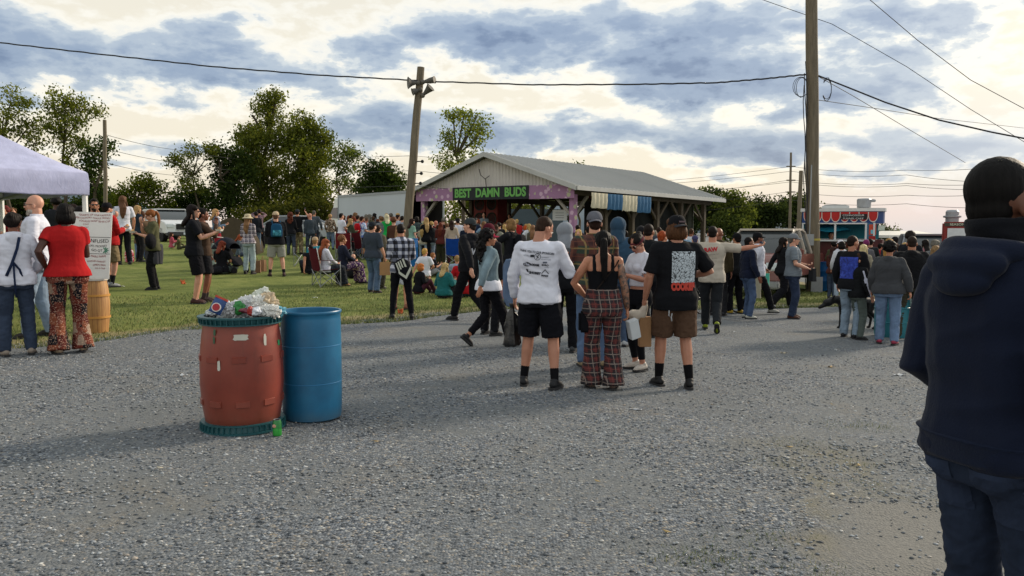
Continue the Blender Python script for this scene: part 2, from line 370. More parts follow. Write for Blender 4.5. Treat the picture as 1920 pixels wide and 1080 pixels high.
def person(label, px, hd, f=None, Y=None, hdg=0, sex='m', fat=1.0, skin='#b98468', hair=('short', '#2a1d16'), hat=None, top=('tee', 'x', '#222222'), bot=('jeans', '#2c3a52'),
           shoe='#202024', sock=None, arms=('down', 'down'), legs='stand', look=(0, 0), lean=0, twist=0, lod=1, face=False, glasses=None, beard=None, feet=None, H=None, belly=0, head=1.0, seed=None, sit=None, key=None, xy=None, vox=None, name='person'):
    # ---- place
    hdg = hdg+math.degrees(math.atan((960-px)/F))
    if xy is not None: g = Vector((xy[0], xy[1], gz(*xy)))
    elif f is not None: g = gp(px, f)
    else: d = at(px, 400, Y); g = Vector((d.x, Y, gz(d.x, Y)))
    heights = {'stand': 1.75, 'walk': 1.73, 'sitg': .94, 'chair': 1.27, 'kneel': 1.27, 'squat': 1.1, 'lie': .94}
    if H is None:
        ztop = at(px, hd, g.y).z; base = heights[legs]
        if sit is not None: base = .83+sit
        if hat in ('cap', 'capback', 'bucket', 'sunhat', 'hood', 'beanie'): base += .03
        s = (ztop-g.z)/base; s = max(.55, min(1.2, s))
    else: s = H/1.75
    seed = seed if seed is not None else int(abs(px*7+hd*13)) % 9999
    rnd = random.Random(seed)
    root = thing(name, label, 'person', g, R(hdg))
    V = Vector; fem = sex == 'f'; vx = vox or {0: .0085, 1: .0115, 2: .02}[lod]; vx /= 1
    RX, RY = (FRX, FRY) if fem else (MRX, MRY)
    def torso(z):
        rx = float(np.interp(z, MZ, RX)); ry = float(np.interp(z, MZ, RY)); k = fat if z < 1.42 else 1+(fat-1)*.4
        return rx*k, ry*(k+(belly if 0.9 < z < 1.3 else 0)*.5), belly*.06 if .9 < z < 1.3 else 0
    # ---- pelvis / legs
    hipx = .092*(.5+.5*fat); L1, L2 = .418, .408
    ph = .92; pel = V((0, 0, ph)); kh = [(0, 1, 0.05), (0, 1, .05)]; toe = [0, 0]; fy = [R(12), R(-12)]
    hips = lambda: [pel+V((-hipx, 0, -.02)), pel+V((hipx, 0, -.02))]
    if legs == 'stand':
        w = feet if feet else (-.12, .03, .12, -.02); an = [V((w[0], w[1], .085)), V((w[2], w[3], .085))]; pel = V(((w[0]+w[2])/2*.9, (w[1]+w[3])/2*.7, .918))
    elif legs == 'walk':          # right foot forward, left behind with its heel up; feet=-1 mirrors
        m = -1 if feet == -1 else 1; an = [V((-.08, -.30*m, .17 if m > 0 else .085)), V((.08, .30*m, .085 if m > 0 else .17))]
        toe = [R(40), 0] if m > 0 else [0, R(40)]; pel = V((0, 0, .89)); fy = [R(4), R(-4)]
    elif legs == 'sitg':
        pel = V((0, 0, .13)); an = [V((-.13, .52, .085)), V((.13, .50, .085))]; kh = [(-.4, 0, 1), (.4, 0, 1)]
        if feet == 'cross': an = [V((.12, .34, .07)), V((-.12, .40, .07))]; kh = [(-1, .3, .35), (1, .3, .35)]; fy = [R(-60), R(60)]
        if feet == 'out': an = [V((-.10, .80, .085)), V((.10, .78, .085))]; toe = [R(-50), R(-50)]
        if feet == 'side': an = [V((.25, .52, .08)), V((.33, .30, .08))]; kh = [(-.2, .5, 1), (.4, 1, .5)]
    elif legs == 'chair':
        z = sit if sit is not None else .45; pel = V((0, 0, z+.03)); an = [V((-.13, .46, .085)), V((.13, .48, .085))]; kh = [(-.1, .3, 1), (.1, .3, 1)]
    elif legs == 'kneel':
        pel = V((0, 0, .47)); an = [V((-.12, -.36, .07)), V((.12, -.36, .07))]; kh = [(0, 1, -.8), (0, 1, -.8)]; toe = [R(70), R(70)]
    elif legs == 'squat':
        pel = V((0, -.1, .30)); an = [V((-.14, .05, .085)), V((.14, .05, .085))]; kh = [(-.3, 1, .5), (.3, 1, .5)]
    hp = hips(); kn = []
    for i in (0, 1):
        k, t = ik(hp[i], an[i], L1, L2, kh[i]); kn.append(k); an[i] = t
    ln, tw = R(lean), R(twist)
    def T(p):
        q = V(p)-V((0, 0, .92)); c = max(0, min(1, (q.z+.08)/.34))
        q.rotate(Matrix.Rotation(tw*c, 3, 'Z')); q.rotate(Matrix.Rotation(-ln*c, 3, 'X')); return pel+q
    shx = (.155 if fem else .178)*(.6+.4*fat); sh = [T((-shx, -.01, 1.405)), T((shx, -.01, 1.405))]
    Rt = Matrix.Rotation(-ln, 3, 'X') @ Matrix.Rotation(tw, 3, 'Z')
    wr, elb, hdir = [], [], []
    for i in (0, 1):
        sg = -1 if i == 0 else 1; a = arms[i]
        if isinstance(a, str): tgt, hint = ARMS[a]
        else: tgt, hint = a
        tgt = V((tgt[0]*sg, tgt[1], tgt[2])); hint = V((hint[0]*sg, hint[1], hint[2]))
        if a not in ('down', 'relax', 'brace', 'pocket', 'knee', 'out'): tgt = Rt @ tgt
        tt = sh[i]+tgt
        if a == 'brace': tt.z = .07; tt.y = sh[i].y-.30; tt.x = sh[i].x+.12*sg
        if a == 'knee': tt = kn[i]+V((-.05*sg, -.02, .06))
        e, w = ik(sh[i], tt, .285, .25, hint); elb.append(e); wr.append(w)
        hdir.append((w-e).normalized())
    # ---- head frame
    piv = T((0, -.005, 1.507)); RH = Matrix.Rotation(R(look[0]), 3, 'Z') @ Matrix.Rotation(R(look[1])-ln*.35, 3, 'X')
    hc = piv+RH @ V((0, .012, .105)); Hd = lambda p: hc+(RH @ (V(p)*head))
    # ---- body
    b = MB(); zs = [.82, .86, .90, .94, .98, 1.03, 1.08, 1.14, 1.20, 1.26, 1.32, 1.37, 1.41, 1.44, 1.465, 1.485]
    def tring(z, t=0, n=20, sx=1, sy=1, yo=0):
        rx, ry, yc = torso(z); rx = (rx+t)*sx; ry = (ry+t)*sy; o = []
        for k in range(n):
            a = 2*math.pi*k/n; c, q = math.cos(a), math.sin(a)
            c = math.copysign(abs(c)**.85, c); q = math.copysign(abs(q)**.85, q); o.append(T((rx*c, ry*q+yc+yo, z)))
        return o
    b.rings([tring(z, -.004) for z in zs])
    nr = .052 if fem else .063
    b.tube([T((0, -.012, 1.43)), piv+V((0, -.01, -.02)), Hd((0, -.02, -.05))], [nr*1.25, nr, nr*.98])
    for i in (0, 1):
        sg = -1 if i == 0 else 1; la = .92 if fem else 1.0; la *= (.5+.5*fat); lg = (.6+.4*fat)
        s0, e0, w0 = sh[i], elb[i], wr[i]
        b.tube([T((sg*.06, -.01, 1.42)), s0], [.045, .052*la]); b.ell(s0, .055*la); b.tube([piv+V((sg*.02, -.02, -.03)), T((sg*.08, -.015, 1.435)), T((sg*.13, -.01, 1.42))], [.034, .034, .03])
        b.tube([s0, s0.lerp(e0, .35), s0.lerp(e0, .75), e0, e0.lerp(w0, .3), e0.lerp(w0, .7), w0], [.052*la, .050*la, .042*la, .039*la, .042*la, .033*la, .025*la])
        # hand: palm, four fingers of different lengths, thumb from the side of the palm
        d = hdir[i]; side = d.cross(V((0, 0, 1)) if abs(d.z) < .85 else V((0, 1, 0)))
        if abs(d.z) >= .85: pn = V((-sg, .15, 0)); pn = (pn-d*pn.dot(d)).normalized(); wd = d.cross(pn)*(1 if True else 1)
        else: pn = V((0, 0, 1)) if a != 'x' else V((0, 0, 1)); pn = (pn-d*pn.dot(d)).normalized(); wd = d.cross(pn)
        if wd.y < 0 and abs(d.z) >= .85: wd = -wd
        if abs(d.z) < .85 and wd.x*sg > 0: wd = -wd       # thumb side
        pc = w0+d*.05; Rm = Matrix((wd, pn, d)).transposed()
        b.ell(pc, (.040*la, .018, .056), 10, 6, Rm)
        if lod < 2:
            for k, (off, ln_) in enumerate(((.028, .072), (.010, .082), (-.009, .076), (-.026, .060))):
                p0 = w0+d*.085+wd*off; cu = .55 if arms[i] in ('down', 'relax', 'swingf', 'swingb', 'pocket') else 1.1
                p1 = p0+(d*math.cos(cu*.4)+pn*math.sin(cu*.4))*ln_*.45; p2 = p1+(d*math.cos(cu)+pn*math.sin(cu))*ln_*.33; p3 = p2+(d*math.cos(cu*1.7)+pn*math.sin(cu*1.7))*ln_*.28
                b.tube([p0, p1, p2, p3], [.0105, .0098, .009, .0075], 7)
            q0 = w0+d*.03+wd*.028; q1 = q0+(wd*.6+d*.7+pn*.35).normalized()*.04; q2 = q1+(wd*.2+d*.9+pn*.4).normalized()*.032
            b.tube([q0, q1, q2], [.014, .011, .009], 7)
        h0, k0, a0 = hp[i], kn[i], an[i]
        b.tube([h0, h0.lerp(k0, .4), h0.lerp(k0, .8), k0, k0.lerp(a0, .28), k0.lerp(a0, .65), a0], [.088*lg, .080*lg, .062*lg, .056*lg, .058*lg, .044*lg, .036])
        fd = Matrix.Rotation(fy[i], 3, 'Z') @ V((0, math.cos(toe[i]), -math.sin(toe[i]))); fu = V((0, 0, 1)); fu = (fu-fd*fu.dot(fd)).normalized()
        b.tube([a0+fu*-.02-fd*.03, a0-fu*.04+fd*.06, a0-fu*.055+fd*.13], [.036, .033, .024])
        b.ell(T((sg*.075, -.055, .885)), (.085*fat, .080, .085))
        if fem: b.ell(T((sg*.065, .075, 1.285)), (.062, .055, .060))
    e = lambda c, r, n=14, m=10: b.ell(Hd(c), tuple(x*head for x in r), n, m, RH)
    e((0, -.012, .03), (.076, .094, .094)); e((0, .028, -.03), (.058, .066, .074)); e((0, .022, -.06), (.048, .055, .044)); e((0, .066, -.088), (.024, .02, .018))
    e((0, .082, .022), (.046, .014, .012)); e((-.036, .062, -.022), (.024, .022, .022)); e((.036, .062, -.022), (.024, .022, .022))
    b.tube([Hd((0, .086, .012)), Hd((0, .103, -.012)), Hd((0, .108, -.024))], [.008, .010, .0125], 8); e((-.011, .098, -.028), (.009, .009, .008)); e((.011, .098, -.028), (.009, .009, .008))
    e((0, .084, -.056), (.022, .012, .012)); 
    for sg in (-1, 1): e((sg*.078, -.008, -.012), (.010, .019, .031)); 
    hx = vx if lod == 2 else min(vx, .0085)
    body = link('body', remesh(b, hx, 2 if lod < 2 else 1, sc=s), SKIN(skin), root)
    if face:
        for sg in (-1, 1):
            m = MB(); m.ell(Hd((sg*.030, .0815, .006)), (.0135, .0115, .0085), 10, 8, RH); m.v = [V(v)*s for v in m.v]
            ey = B(m, 'eye', MAT('#d8d2c8', .3, .02, name='eye_white'), root, sharp=None)
            m = MB(); m.ell(Hd((sg*.030, .0915, .006)), (.0062, .003, .0062), 10, 6, RH); m.v = [V(v)*s for v in m.v]
            B(m, 'iris', MAT('#2a1a10', .2, .02, name='iris'), ey, sharp=None)
            m = MB(); m.tube([Hd((sg*.014, .094, .024)), Hd((sg*.032, .093, .029)), Hd((sg*.046, .082, .024))], [.0035, .0042, .0025], 6); m.v = [V(v)*s for v in m.v]
            B(m, 'eyebrow', HAIR(hair[1]), root, sharp=None)
        m = MB(); m.tube([Hd((-.022, .087, -.054)), Hd((0, .0985, -.053)), Hd((.022, .087, -.054))], [.003, .006, .003], 8); m.v = [V(v)*s for v in m.v]
        B(m, 'lips', MAT('#8e4a44', .45, .05, name='lip'), root, sharp=None)
    # ---- hair
    st, hcol = hair
    if st != 'bald':
        h = MB(); E = lambda c, r, n=16, m=12: h.ell(Hd(c), tuple(x*head for x in r), n, m, RH); hv = .0085 if lod < 2 else .016; ha = .0022 if lod < 2 else .003; amp = 0
        if st in ('buzz', 'fade'): E((0, -.020, .040), (.0778, .092, .088)); E((0, -.048, -.012), (.066, .056, .060)); ha = .0006
        else: E((0, -.022, .038), (.0825, .098, .094)); 
        if st == 'short': E((0, .03, .088), (.056, .05, .034)); E((0, -.058, -.018), (.066, .052, .064)); amp = .003
        if st in ('bob', 'long', 'pony', 'bun', 'half'):
            E((0, -.035, .02), (.088, .088, .085)); E((-.045, .01, .06), (.045, .07, .05)); E((.045, .01, .06), (.045, .07, .05))
        if st == 'bob': E((0, -.035, -.035), (.102, .090, .095)); E((-.07, .0, -.04), (.034, .06, .075)); E((.07, .0, -.04), (.034, .06, .075)); amp = .004
        if st in ('long', 'half'):
            Lh = .36 if st == 'long' else .2; D = V((0, 0, -1)); bk = T((0, -.125 if not fem else -.115, 1.3))-T((0, 0, 1.3))
            p0 = Hd((0, -.06, .0)); p1 = Hd((0, -.075, -.09)); pts = [p0, p1]
            p2 = V((p1.x, min(p1.y, T((0, -.14, 1.42)).y), p1.z-.10)); pts.append(p2)
            if st == 'long': pts.append(V((p2.x+rnd.uniform(-.02, .02), p2.y-.005, p2.z-.13))); pts.append(V((p2.x+rnd.uniform(-.02, .02), p2.y+.005, p2.z-.22)))
            rr = [.086, .084, .085, .072, .040][:len(pts)]
            h.tube(pts, rr, 14, True, .55, ref=RH @ V((1, 0, 0)))
            for sg in (-1, 1):
                q = Hd((sg*.072, -.005, .0)); h.tube([q, Hd((sg*.084, .005, -.08)), Hd((sg*.088, .01, -.15))+V((0, 0, 0)), Hd((sg*.080, .02, -.15))+V((0, 0, -Lh*.45))], [.026, .028, .026, .012], 10, True, .8)
            amp = .004
        if st == 'pony':
            p = [Hd((0, -.105, .045)), Hd((0, -.145, .03)), Hd((0, -.150, -.04))]; p += [p[2]+V((0, -.012, -.12)), p[2]+V((.005, 0, -.26)), p[2]+V((.012, .01, -.37))]
            h.tube(p, [.02, .032, .040, .042, .034, .014], 12, True, .75); amp = .003
        if st == 'bun': E((0, -.085, .085), (.042, .040, .038)); amp = .003
        if st in ('curly', 'afro', 'curlylong'):
            E((0, -.026, .036), (.09, .098, .096))
            big = 1.12 if st == 'curly' else 1.3; 
            for _ in range(230):
                a = rnd.uniform(0, 2*math.pi); zz_ = rnd.uniform(-.35, 1); rr = math.sqrt(max(0, 1-min(1, zz_)**2)); c = (math.cos(a)*rr*.080*big, -.028+math.sin(a)*rr*.088*big, .035+zz_*.088*big)
                if c[1] > .045 and c[2] < .07: continue
                h.ell(Hd(c), rnd.uniform(.010, .019)*head, 7, 5)
            if st == 'curlylong':
                for _ in range(330):
                    q = Hd((rnd.uniform(-.105, .105), rnd.uniform(-.13, -.04), rnd.uniform(-.05, .03))); q.z -= rnd.uniform(0, .34)*(1-abs(q.x-hc.x)*3); q.y -= .03; h.ell(q, rnd.uniform(.011, .021), 7, 5)
            hv = .0095 if lod < 2 else .018; amp = .004
        hm = remesh(h, hv, 1 if lod < 2 else 1, amp=amp, freq=40, seed=seed, stretch=(1, 1, .5), hairy=(tuple(hc), ha) if st not in ('curly', 'afro', 'curlylong') else None, sc=s)
        link('hair', hm, HAIR(hcol), root)
    if beard:
        h = MB(); h.ell(Hd((0, .030, -.072)), (.058, .058, .042), 14, 10, RH); h.ell(Hd((0, .068, -.100)), (.032, .026, .032), 12, 8, RH)
        link('beard', remesh(h, .0085 if lod < 2 else .014, 1, amp=.003, freq=60, sc=s), HAIR(beard), root)
    if glasses:
        m = MB()
        for sg in (-1, 1):
            m.ell(Hd((sg*.032, .097, .004)), (.025, .006, .017), 12, 8, RH); m.tube([Hd((sg*.055, .088, .008)), Hd((sg*.082, .0, .006))], .0028, 6)
        m.tube([Hd((-.01, .104, .008)), Hd((.01, .104, .008))], .003, 6); m.v = [V(v)*s for v in m.v]
        B(m, 'sunglasses', MAT(glasses, .15, .02, name='dark_lens', spec=.6), root, sharp=None)
    # ---- headwear
    if hat:
        kind = hat if isinstance(hat, str) else hat[0]; hcx = '#222226' if isinstance(hat, str) else hat[1]; m = MB()
        hm = CLOTH(hcx)
        if kind in ('cap', 'capback'):
            dr = 1 if kind == 'cap' else -1; rs = []
            for j in range(9):
                a = j/8*math.pi/2; rr = math.cos(a)**.7 if j < 8 else .02
                rs.append([Hd((.090*rr*math.cos(t), -.014+.106*rr*math.sin(t), .038+.098*math.sin(a))) for t in [2*math.pi*k/20 for k in range(20)]])
            m.rings(rs); up, dn_ = [], []
            for j in range(5):
                row = []
                for k in range(9):
                    u = (k-4)/4; x = .072*u*(1-.10*j/4*abs(u)); ext = j/4*.078*math.sqrt(max(0, 1-(u*.94)**2)); y = -.014+dr*(.106*math.sqrt(max(0, 1-(x/.090)**2))-.01+ext); row.append((x, y, .046-.014*(j/4)-.016*u*u))
                up.append(row)
            vs = [Hd(p) for r_ in up for p in r_]+[Hd((p[0], p[1], p[2]-.006)) for r_ in up for p in r_]; fs = []
            for j in range(4):
                for k in range(8):
                    q = j*9+k; fs += [(q, q+1, q+10, q+9), (q+45, q+54, q+55, q+46)]
            for k in range(8): fs += [(36+k, 37+k, 82+k, 81+k)]
            for j in range(4): fs += [(j*9, j*9+9, j*9+54, j*9+45), (j*9+8, j*9+53, j*9+62, j*9+17)]
            m2 = MB(); m2.add(vs, fs); m2.v = [V(v)*s for v in m2.v]
            m.v = [V(v)*s for v in m.v]; hob = B(m, 'cap', hm, root, sharp=60); B(m2, 'brim', hm if len(hat) < 3 or isinstance(hat, str) else CLOTH(hat[2]), hob, sharp=60)
        elif kind in ('bucket', 'sunhat'):
            w = 1.35 if kind == 'bucket' else 1.5
            pr = [(.155*w*.80, .012), (.15*w*.78, .020), (.098, .052), (.096, .075), (.090, .115), (.070, .135), (.02, .142)]
            m.rings([[Hd((r_*math.cos(t), -.012+r_*1.06*math.sin(t), z)) for t in [2*math.pi*k/22 for k in range(22)]] for r_, z in pr]); m.v = [V(v)*s for v in m.v]
            B(m, 'sun_hat', hm, root, sharp=60)
        elif kind == 'beanie':
            m.ell(Hd((0, -.02, .045)), (.092, .106, .106), 18, 12, RH); m.ell(Hd((0, -.015, .02)), (.094, .108, .04), 18, 10, RH)
            link('beanie', remesh(m, .01 if lod < 2 else .018, 2, sc=s), CLOTH(hcx, 'knit'), root)
        elif kind == 'hood':
            m.ell(Hd((0, -.025, .030)), (.112, .128, .122), 18, 12, RH); m.ell(Hd((0, -.03, -.06)), (.105, .105, .11), 18, 12, RH); m.tube([Hd((0, -.06, -.05)), T((0, -.05, 1.42))], [.09, .12], 14)
            link('hood', remesh(m, .012 if lod < 2 else .02, 3, amp=.005, freq=14, seed=seed, sc=s), CLOTH(hcx, 'knit'), root)
        elif kind == 'band':
            m.rings([[Hd((.089*q*math.cos(t), -.020+.104*q*math.sin(t), z)) for t in [2*math.pi*k/20 for k in range(20)]] for z, q in ((.018, 1), (.03, 1.02), (.046, 1.01), (.055, .97))]); m.v = [V(v)*s for v in m.v]
            B(m, 'headband', hm, root, sharp=60)
    # ---- trousers
    bk_, bm_ = bot[0], bot[1]; bmat = bm_ if not isinstance(bm_, str) else CLOTH(bm_, bot[2] if len(bot) > 2 else ('denim' if bk_ in ('jeans', 'skinny') else 'plain'))
    m = MB(); zt = 1.02 if bk_ != 'high' else 1.08; t = {'leggings': .006, 'skinny': .010, 'high': .010}.get(bk_, .015)
    if bk_ == 'flarehigh': zt = 1.10
    m.rings([tring(z, t) for z in (.82, .86, .90, .94, .98, zt)])
    sty = {'jeans': (.096, .076, .068, .066, .062, 1), 'skinny': (.091, .062, .062, .050, .044, 1), 'leggings': (.090, .060, .062, .048, .044, .86), 'shorts': (.104, .100, 0, 0, 0, 0), 'wide': (.104, .094, .092, .098, .105, 1.03),
           'flare': (.096, .070, .076, .092, .112, 1.03), 'flarehigh': (.100, .078, .084, .098, .112, 1.04), 'high': (.094, .078, .074, .068, .060, .96), 'cargo': (.102, .09, .086, .08, .066, 1), 'skirt': (.12, .13, 0, 0, 0, 0), 'cropped': (.092, .066, .062, .054, .052, .86)}[bk_ if bk_ in ('jeans','skinny','leggings','shorts','wide','flare','flarehigh','high','cargo','skirt','cropped') else 'jeans']
    lg = (.6+.4*fat)
    for i in (0, 1):
        h0, k0, a0 = hp[i], kn[i], an[i]; sg = -1 if i == 0 else 1
        m.ell(T((sg*.075, -.056, .885)), (.084*fat+(t-.006), .080+(t-.006), .088))
        if sty[5] == 0:
            e1 = h0.lerp(k0, .90); m.tube([h0, h0.lerp(k0, .45), e1], [sty[0]*lg, (sty[0]+.006)*lg, (sty[1]+.004)*lg], 14, False)
        else:
            a1 = k0.lerp(a0, min(1.0, sty[5])) if sty[5] <= 1 else a0+(a0-k0).normalized()*.03
            if legs == 'stand' and sty[5] >= 1: a1 = V((a1.x, a1.y, .045 if sty[5] > 1 else .06))
            m.tube([h0, h0.lerp(k0, .4), h0.lerp(k0, .85), k0, k0.lerp(a1, .35), k0.lerp(a1, .7), a1], [sty[0]*lg, (sty[0]*.92)*lg, sty[1]*1.03*lg, sty[1]*lg, sty[2]*lg, sty[3]*lg, sty[4]*lg], 14, False)
    if bk_ == 'skirt': m.rings([[pel+V((r_*math.cos(a_), r_*.8*math.sin(a_), z-.92)) for a_ in [2*math.pi*k/18 for k in range(18)]] for z, r_ in ((.48, .24), (.7, .21), (.9, .19), (1.02, .15))])
    pv = {0: .009, 1: .012, 2: .021}[lod]; pv = max(pv, (vox or 0))
    pan = link({'shorts': 'shorts', 'skirt': 'skirt', 'leggings': 'leggings'}.get(bk_, 'trousers'), remesh(m, pv, 2, ridge=lod < 2, amp=(.0 if bk_ in ('leggings',) else .0075), freq=14, seed=seed+3, stretch=(1, 1, 1.5), sc=s), bmat, root)
    # ---- top
    ty = top[0]; tm = top[2] if len(top) > 2 else '#333333'; tmat = tm if not isinstance(tm, str) else CLOTH(tm, {'hoodie': 'knit', 'denim': 'denim'}.get(ty, 'plain') if top[1] == 'x' else top[1])
    op = top[3] if len(top) > 3 else {}
    th = {'tee': .017, 'long': .017, 'hoodie': .030, 'jacket': .026, 'tank': .009, 'crop': .014, 'vest': .022, 'denim': .022, 'shirt': .020}.get(ty, .017)+op.get('t', 0)
    hem = op.get('hem', {'tee': .85, 'long': .86, 'hoodie': .87, 'jacket': .86, 'tank': 1.04, 'crop': 1.06, 'vest': .86, 'denim': .98, 'shirt': .83}.get(ty, .86))
    m = MB(); zt = 1.47 if ty != 'tank' else 1.30
    lv = [z for z in np.linspace(hem, zt, 11)]
    m.rings([tring(z, th+(.012 if z < 1.0 and ty not in ('tank', 'crop') else 0)+(.008 if abs(z-hem) < .03 and ty in ('tee', 'shirt', 'long') else 0)+(.012*math.sin((z-hem)/(zt-hem)*3.1) if ty == 'hoodie' else 0)) for z in lv])
    if hem < .95:
        for sg in (-1, 1): m.ell(T((sg*.075, -.058, max(.90, hem+.03))), (.104*fat, .104, .07))
    for i in (0, 1):
        sg = -1 if i == 0 else 1; la = (.92 if fem else 1.0)*(.5+.5*fat)
        if fem and ty != 'tank': m.ell(T((sg*.06, .078, 1.285)), (.066, .058+th*.3, .066))
        if fem and ty == 'tank': m.ell(T((sg*.065, .078, 1.26)), (.068, .060, .066))
        if ty == 'tank': m.tube([T((sg*.095, -.100, 1.30)), T((sg*.098, -.085, 1.38)), T((sg*.098, -.02, 1.462)), T((sg*.095, .06, 1.42)), T((sg*.09, .09, 1.33))], .022, 8); continue
        s0, e0, w0 = sh[i], elb[i], wr[i]
        m.tube([T((sg*.05, -.01, 1.425)), s0], [.056, .060*la+th*.3]); m.ell(s0, .056*la+th*.5); m.tube([T((sg*.045, -.018, 1.455)), T((sg*.13, -.01, 1.425))], [.034+th*.3, .036+th*.4])
        if ty in ('tee', 'crop'): m.tube([s0, s0.lerp(e0, .5), s0.lerp(e0, op.get('sl', .74))], [.062*la+th*.4, .064*la+th*.2, .066*la+th*.2], 12, False)
        elif ty == 'vest': m.tube([s0, s0.lerp(e0, .15)], [.06, .062], 12)
        elif op.get('sl'): m.tube([s0, s0.lerp(e0, .5), e0, e0.lerp(w0, op['sl'])], [.060*la+th*.4, .056*la+th*.4, .050*la+th*.5, .048*la+th*.4], 12, False)
        else: m.tube([s0, s0.lerp(e0, .5), e0, e0.lerp(w0, .35), e0.lerp(w0, .75), e0.lerp(w0, .98)], [.058*la+th*.5, .052*la+th*.6, .046*la+th*.6, .046*la+th*.5, .040*la+th*.4, .032*la+th*.3], 12, False)
    if ty == 'hoodie' and not (hat and (hat == 'hood' or hat[0] == 'hood')):
        pts = [T((math.sin(a_)*.082, -.012-math.cos(a_)*.072, 1.475-.02*(1-math.cos(a_))*.8)) for a_ in [R(x) for x in range(-150, 151, 30)]]
        m.tube(pts, .030, 10); m.ell(T((0, -.105, 1.435)), (.088, .045, .060)); m.ell(T((0, -.115, 1.39)), (.06, .035, .05))
    if ty in ('shirt', 'jacket', 'denim') : m.tube([T((math.sin(a_)*.066, -.012-math.cos(a_)*.060, 1.488)) for a_ in [R(x) for x in range(-140, 141, 28)]], .016, 8)
    tv = {0: .009, 1: .012, 2: .020}[lod]; tv = max(tv, (vox or 0))
    amp = {'tank': .0, 'crop': .004, 'hoodie': .008, 'jacket': .008}.get(ty, .0065)
    topo = link({'tee': 't_shirt', 'long': 'long_sleeve_shirt', 'hoodie': 'hoodie', 'jacket': 'jacket', 'tank': 'tank_top', 'crop': 't_shirt', 'vest': 'vest', 'denim': 'denim_jacket', 'shirt': 'shirt'}[ty],
                remesh(m, tv, 2, ridge=lod < 2, amp=amp*op.get('amp', 1.0), freq=8, seed=seed+7, stretch=(.8, .8, 1.5), sc=s), tmat, root)
    # ---- socks, shoes
    if legs in ('stand', 'walk') or True:
        for i in (0, 1):
            a0, k0 = an[i], kn[i]
            fd = Matrix.Rotation(fy[i], 3, 'Z') @ V((0, math.cos(toe[i]), -math.sin(toe[i]))); fu = V((0, 0, 1)); fu = (fu-fd*fu.dot(fd)).normalized(); fs = fd.cross(fu)
            if sock:
                m = MB(); m.tube([a0-fu*.03, a0, a0.lerp(k0, sock[1])], [.040, .041, .050 if sock[1] > .3 else .045], 12); link('sock', remesh(m, .008 if lod < 2 else .014, 1, sc=s), CLOTH(sock[0]), root)
            m = MB(); B0 = a0-fu*.083
            m.tube([a0-fu*.035-fd*.038, a0-fu*.042+fd*.03, a0-fu*.052+fd*.10, a0-fu*.060+fd*.135], [.042, .044, .038, .028], 12, True)
            m.ell(a0-fd*.01, (.043, .046, .034), 12, 8)
            if op.get('boot') or bk_ == 'boot': m.tube([a0, a0.lerp(k0, .25)], [.05, .055])
            shn = link('shoe', remesh(m, .008 if lod < 2 else .015, 2, sc=s), MAT(shoe, .6, .12, 20, name='shoe_upper'), root)
            m = MB(); so = []
            for (t_, w_) in ((-.088, .018), (-.078, .034), (-.03, .040), (.03, .038), (.085, .046), (.13, .042), (.160, .027), (.172, .012)):
                so.append((B0+fd*t_, w_))
            top_ = [[p+fs*w_+fu*.022, p-fs*w_+fu*.022, p-fs*w_*1.04, p+fs*w_*1.04] for p, w_ in so]
            m.rings(top_); m.v = [V(v)*s for v in m.v]
            B(m, 'sole', MAT(op.get('sole', '#2a2a2c'), .8, .1, name='rubber'), shn, sharp=50)
    Mw = Matrix.Translation(g) @ Matrix.Rotation(R(hdg), 4, 'Z')
    info = {'root': root, 'top': topo, 'pants': pan, 's': s, 'M': Mw, 'Lh': Mw @ ((wr[0]+hdir[0]*.085)*s), 'Rh': Mw @ ((wr[1]+hdir[1]*.085)*s), 'T': lambda p: Mw @ (T(p)*s), 'Tl': lambda p: T(p)*s, 'Hd': lambda p: Hd(p)*s, 'fig': (hp, kn, an, pel), 'hdg': hdg, 'arm': (sh, elb, wr)}
    if key: PEOPLE[key] = info
    return info
def drape(info, pts2, faces, mat, name, off=.004, side=-1, target='top', parent=None):
    """lay a flat print (x, z in the wearer's frame) on the back (side=-1) or front (+1) of a garment"""
    o = info[target]; bv = BVHTree.FromPolygons([v.co.copy() for v in o.data.vertices], [tuple(p.vertices) for p in o.data.polygons])
    vs = []
    for x, z in pts2:
        h = bv.ray_cast(Vector((x, side*1.0, z)), Vector((0, -side, 0)))
        y = h[0].y if h[0] is not None else side*.12
        vs.append((x, y+side*off, z))
    me = bpy.data.meshes.new(name); me.from_pydata(vs, [], faces); me.update()
    o2 = link(name, me, mat, parent or info['root'], smooth=False); return o2
def text_mesh(s, size, font=None, extrude=0, ext=0):
    c = bpy.data.curves.new('t', 'FONT'); c.body = s; c.size = size; c.align_x = 'CENTER'; c.align_y = 'CENTER'; c.extrude = extrude; c.offset = ext; c.resolution_u = 3
    o = bpy.data.objects.new('t', c); TS.collection.objects.link(o); TS.view_layers[0].update(); dg = TS.view_layers[0].depsgraph
    me = bpy.data.meshes.new_from_object(o.evaluated_get(dg)); bpy.data.objects.remove(o); bpy.data.curves.remove(c); return me
def write(info, s, x, z, size, mat, side=-1, rot=0, name='print', off=.004, ext=0, sq=1.0, target='top'):
    me = text_mesh(s, size, ext=ext); k = -side; pts = []
    for v in me.vertices:
        a, b_ = v.co.x*sq, v.co.y; a, b_ = a*math.cos(rot)-b_*math.sin(rot), a*math.sin(rot)+b_*math.cos(rot)
        pts.append((x+a*k, z+b_))
    o = drape(info, pts, [tuple(p.vertices) for p in me.polygons], mat, name, off, side, target); bpy.data.meshes.remove(me); return o
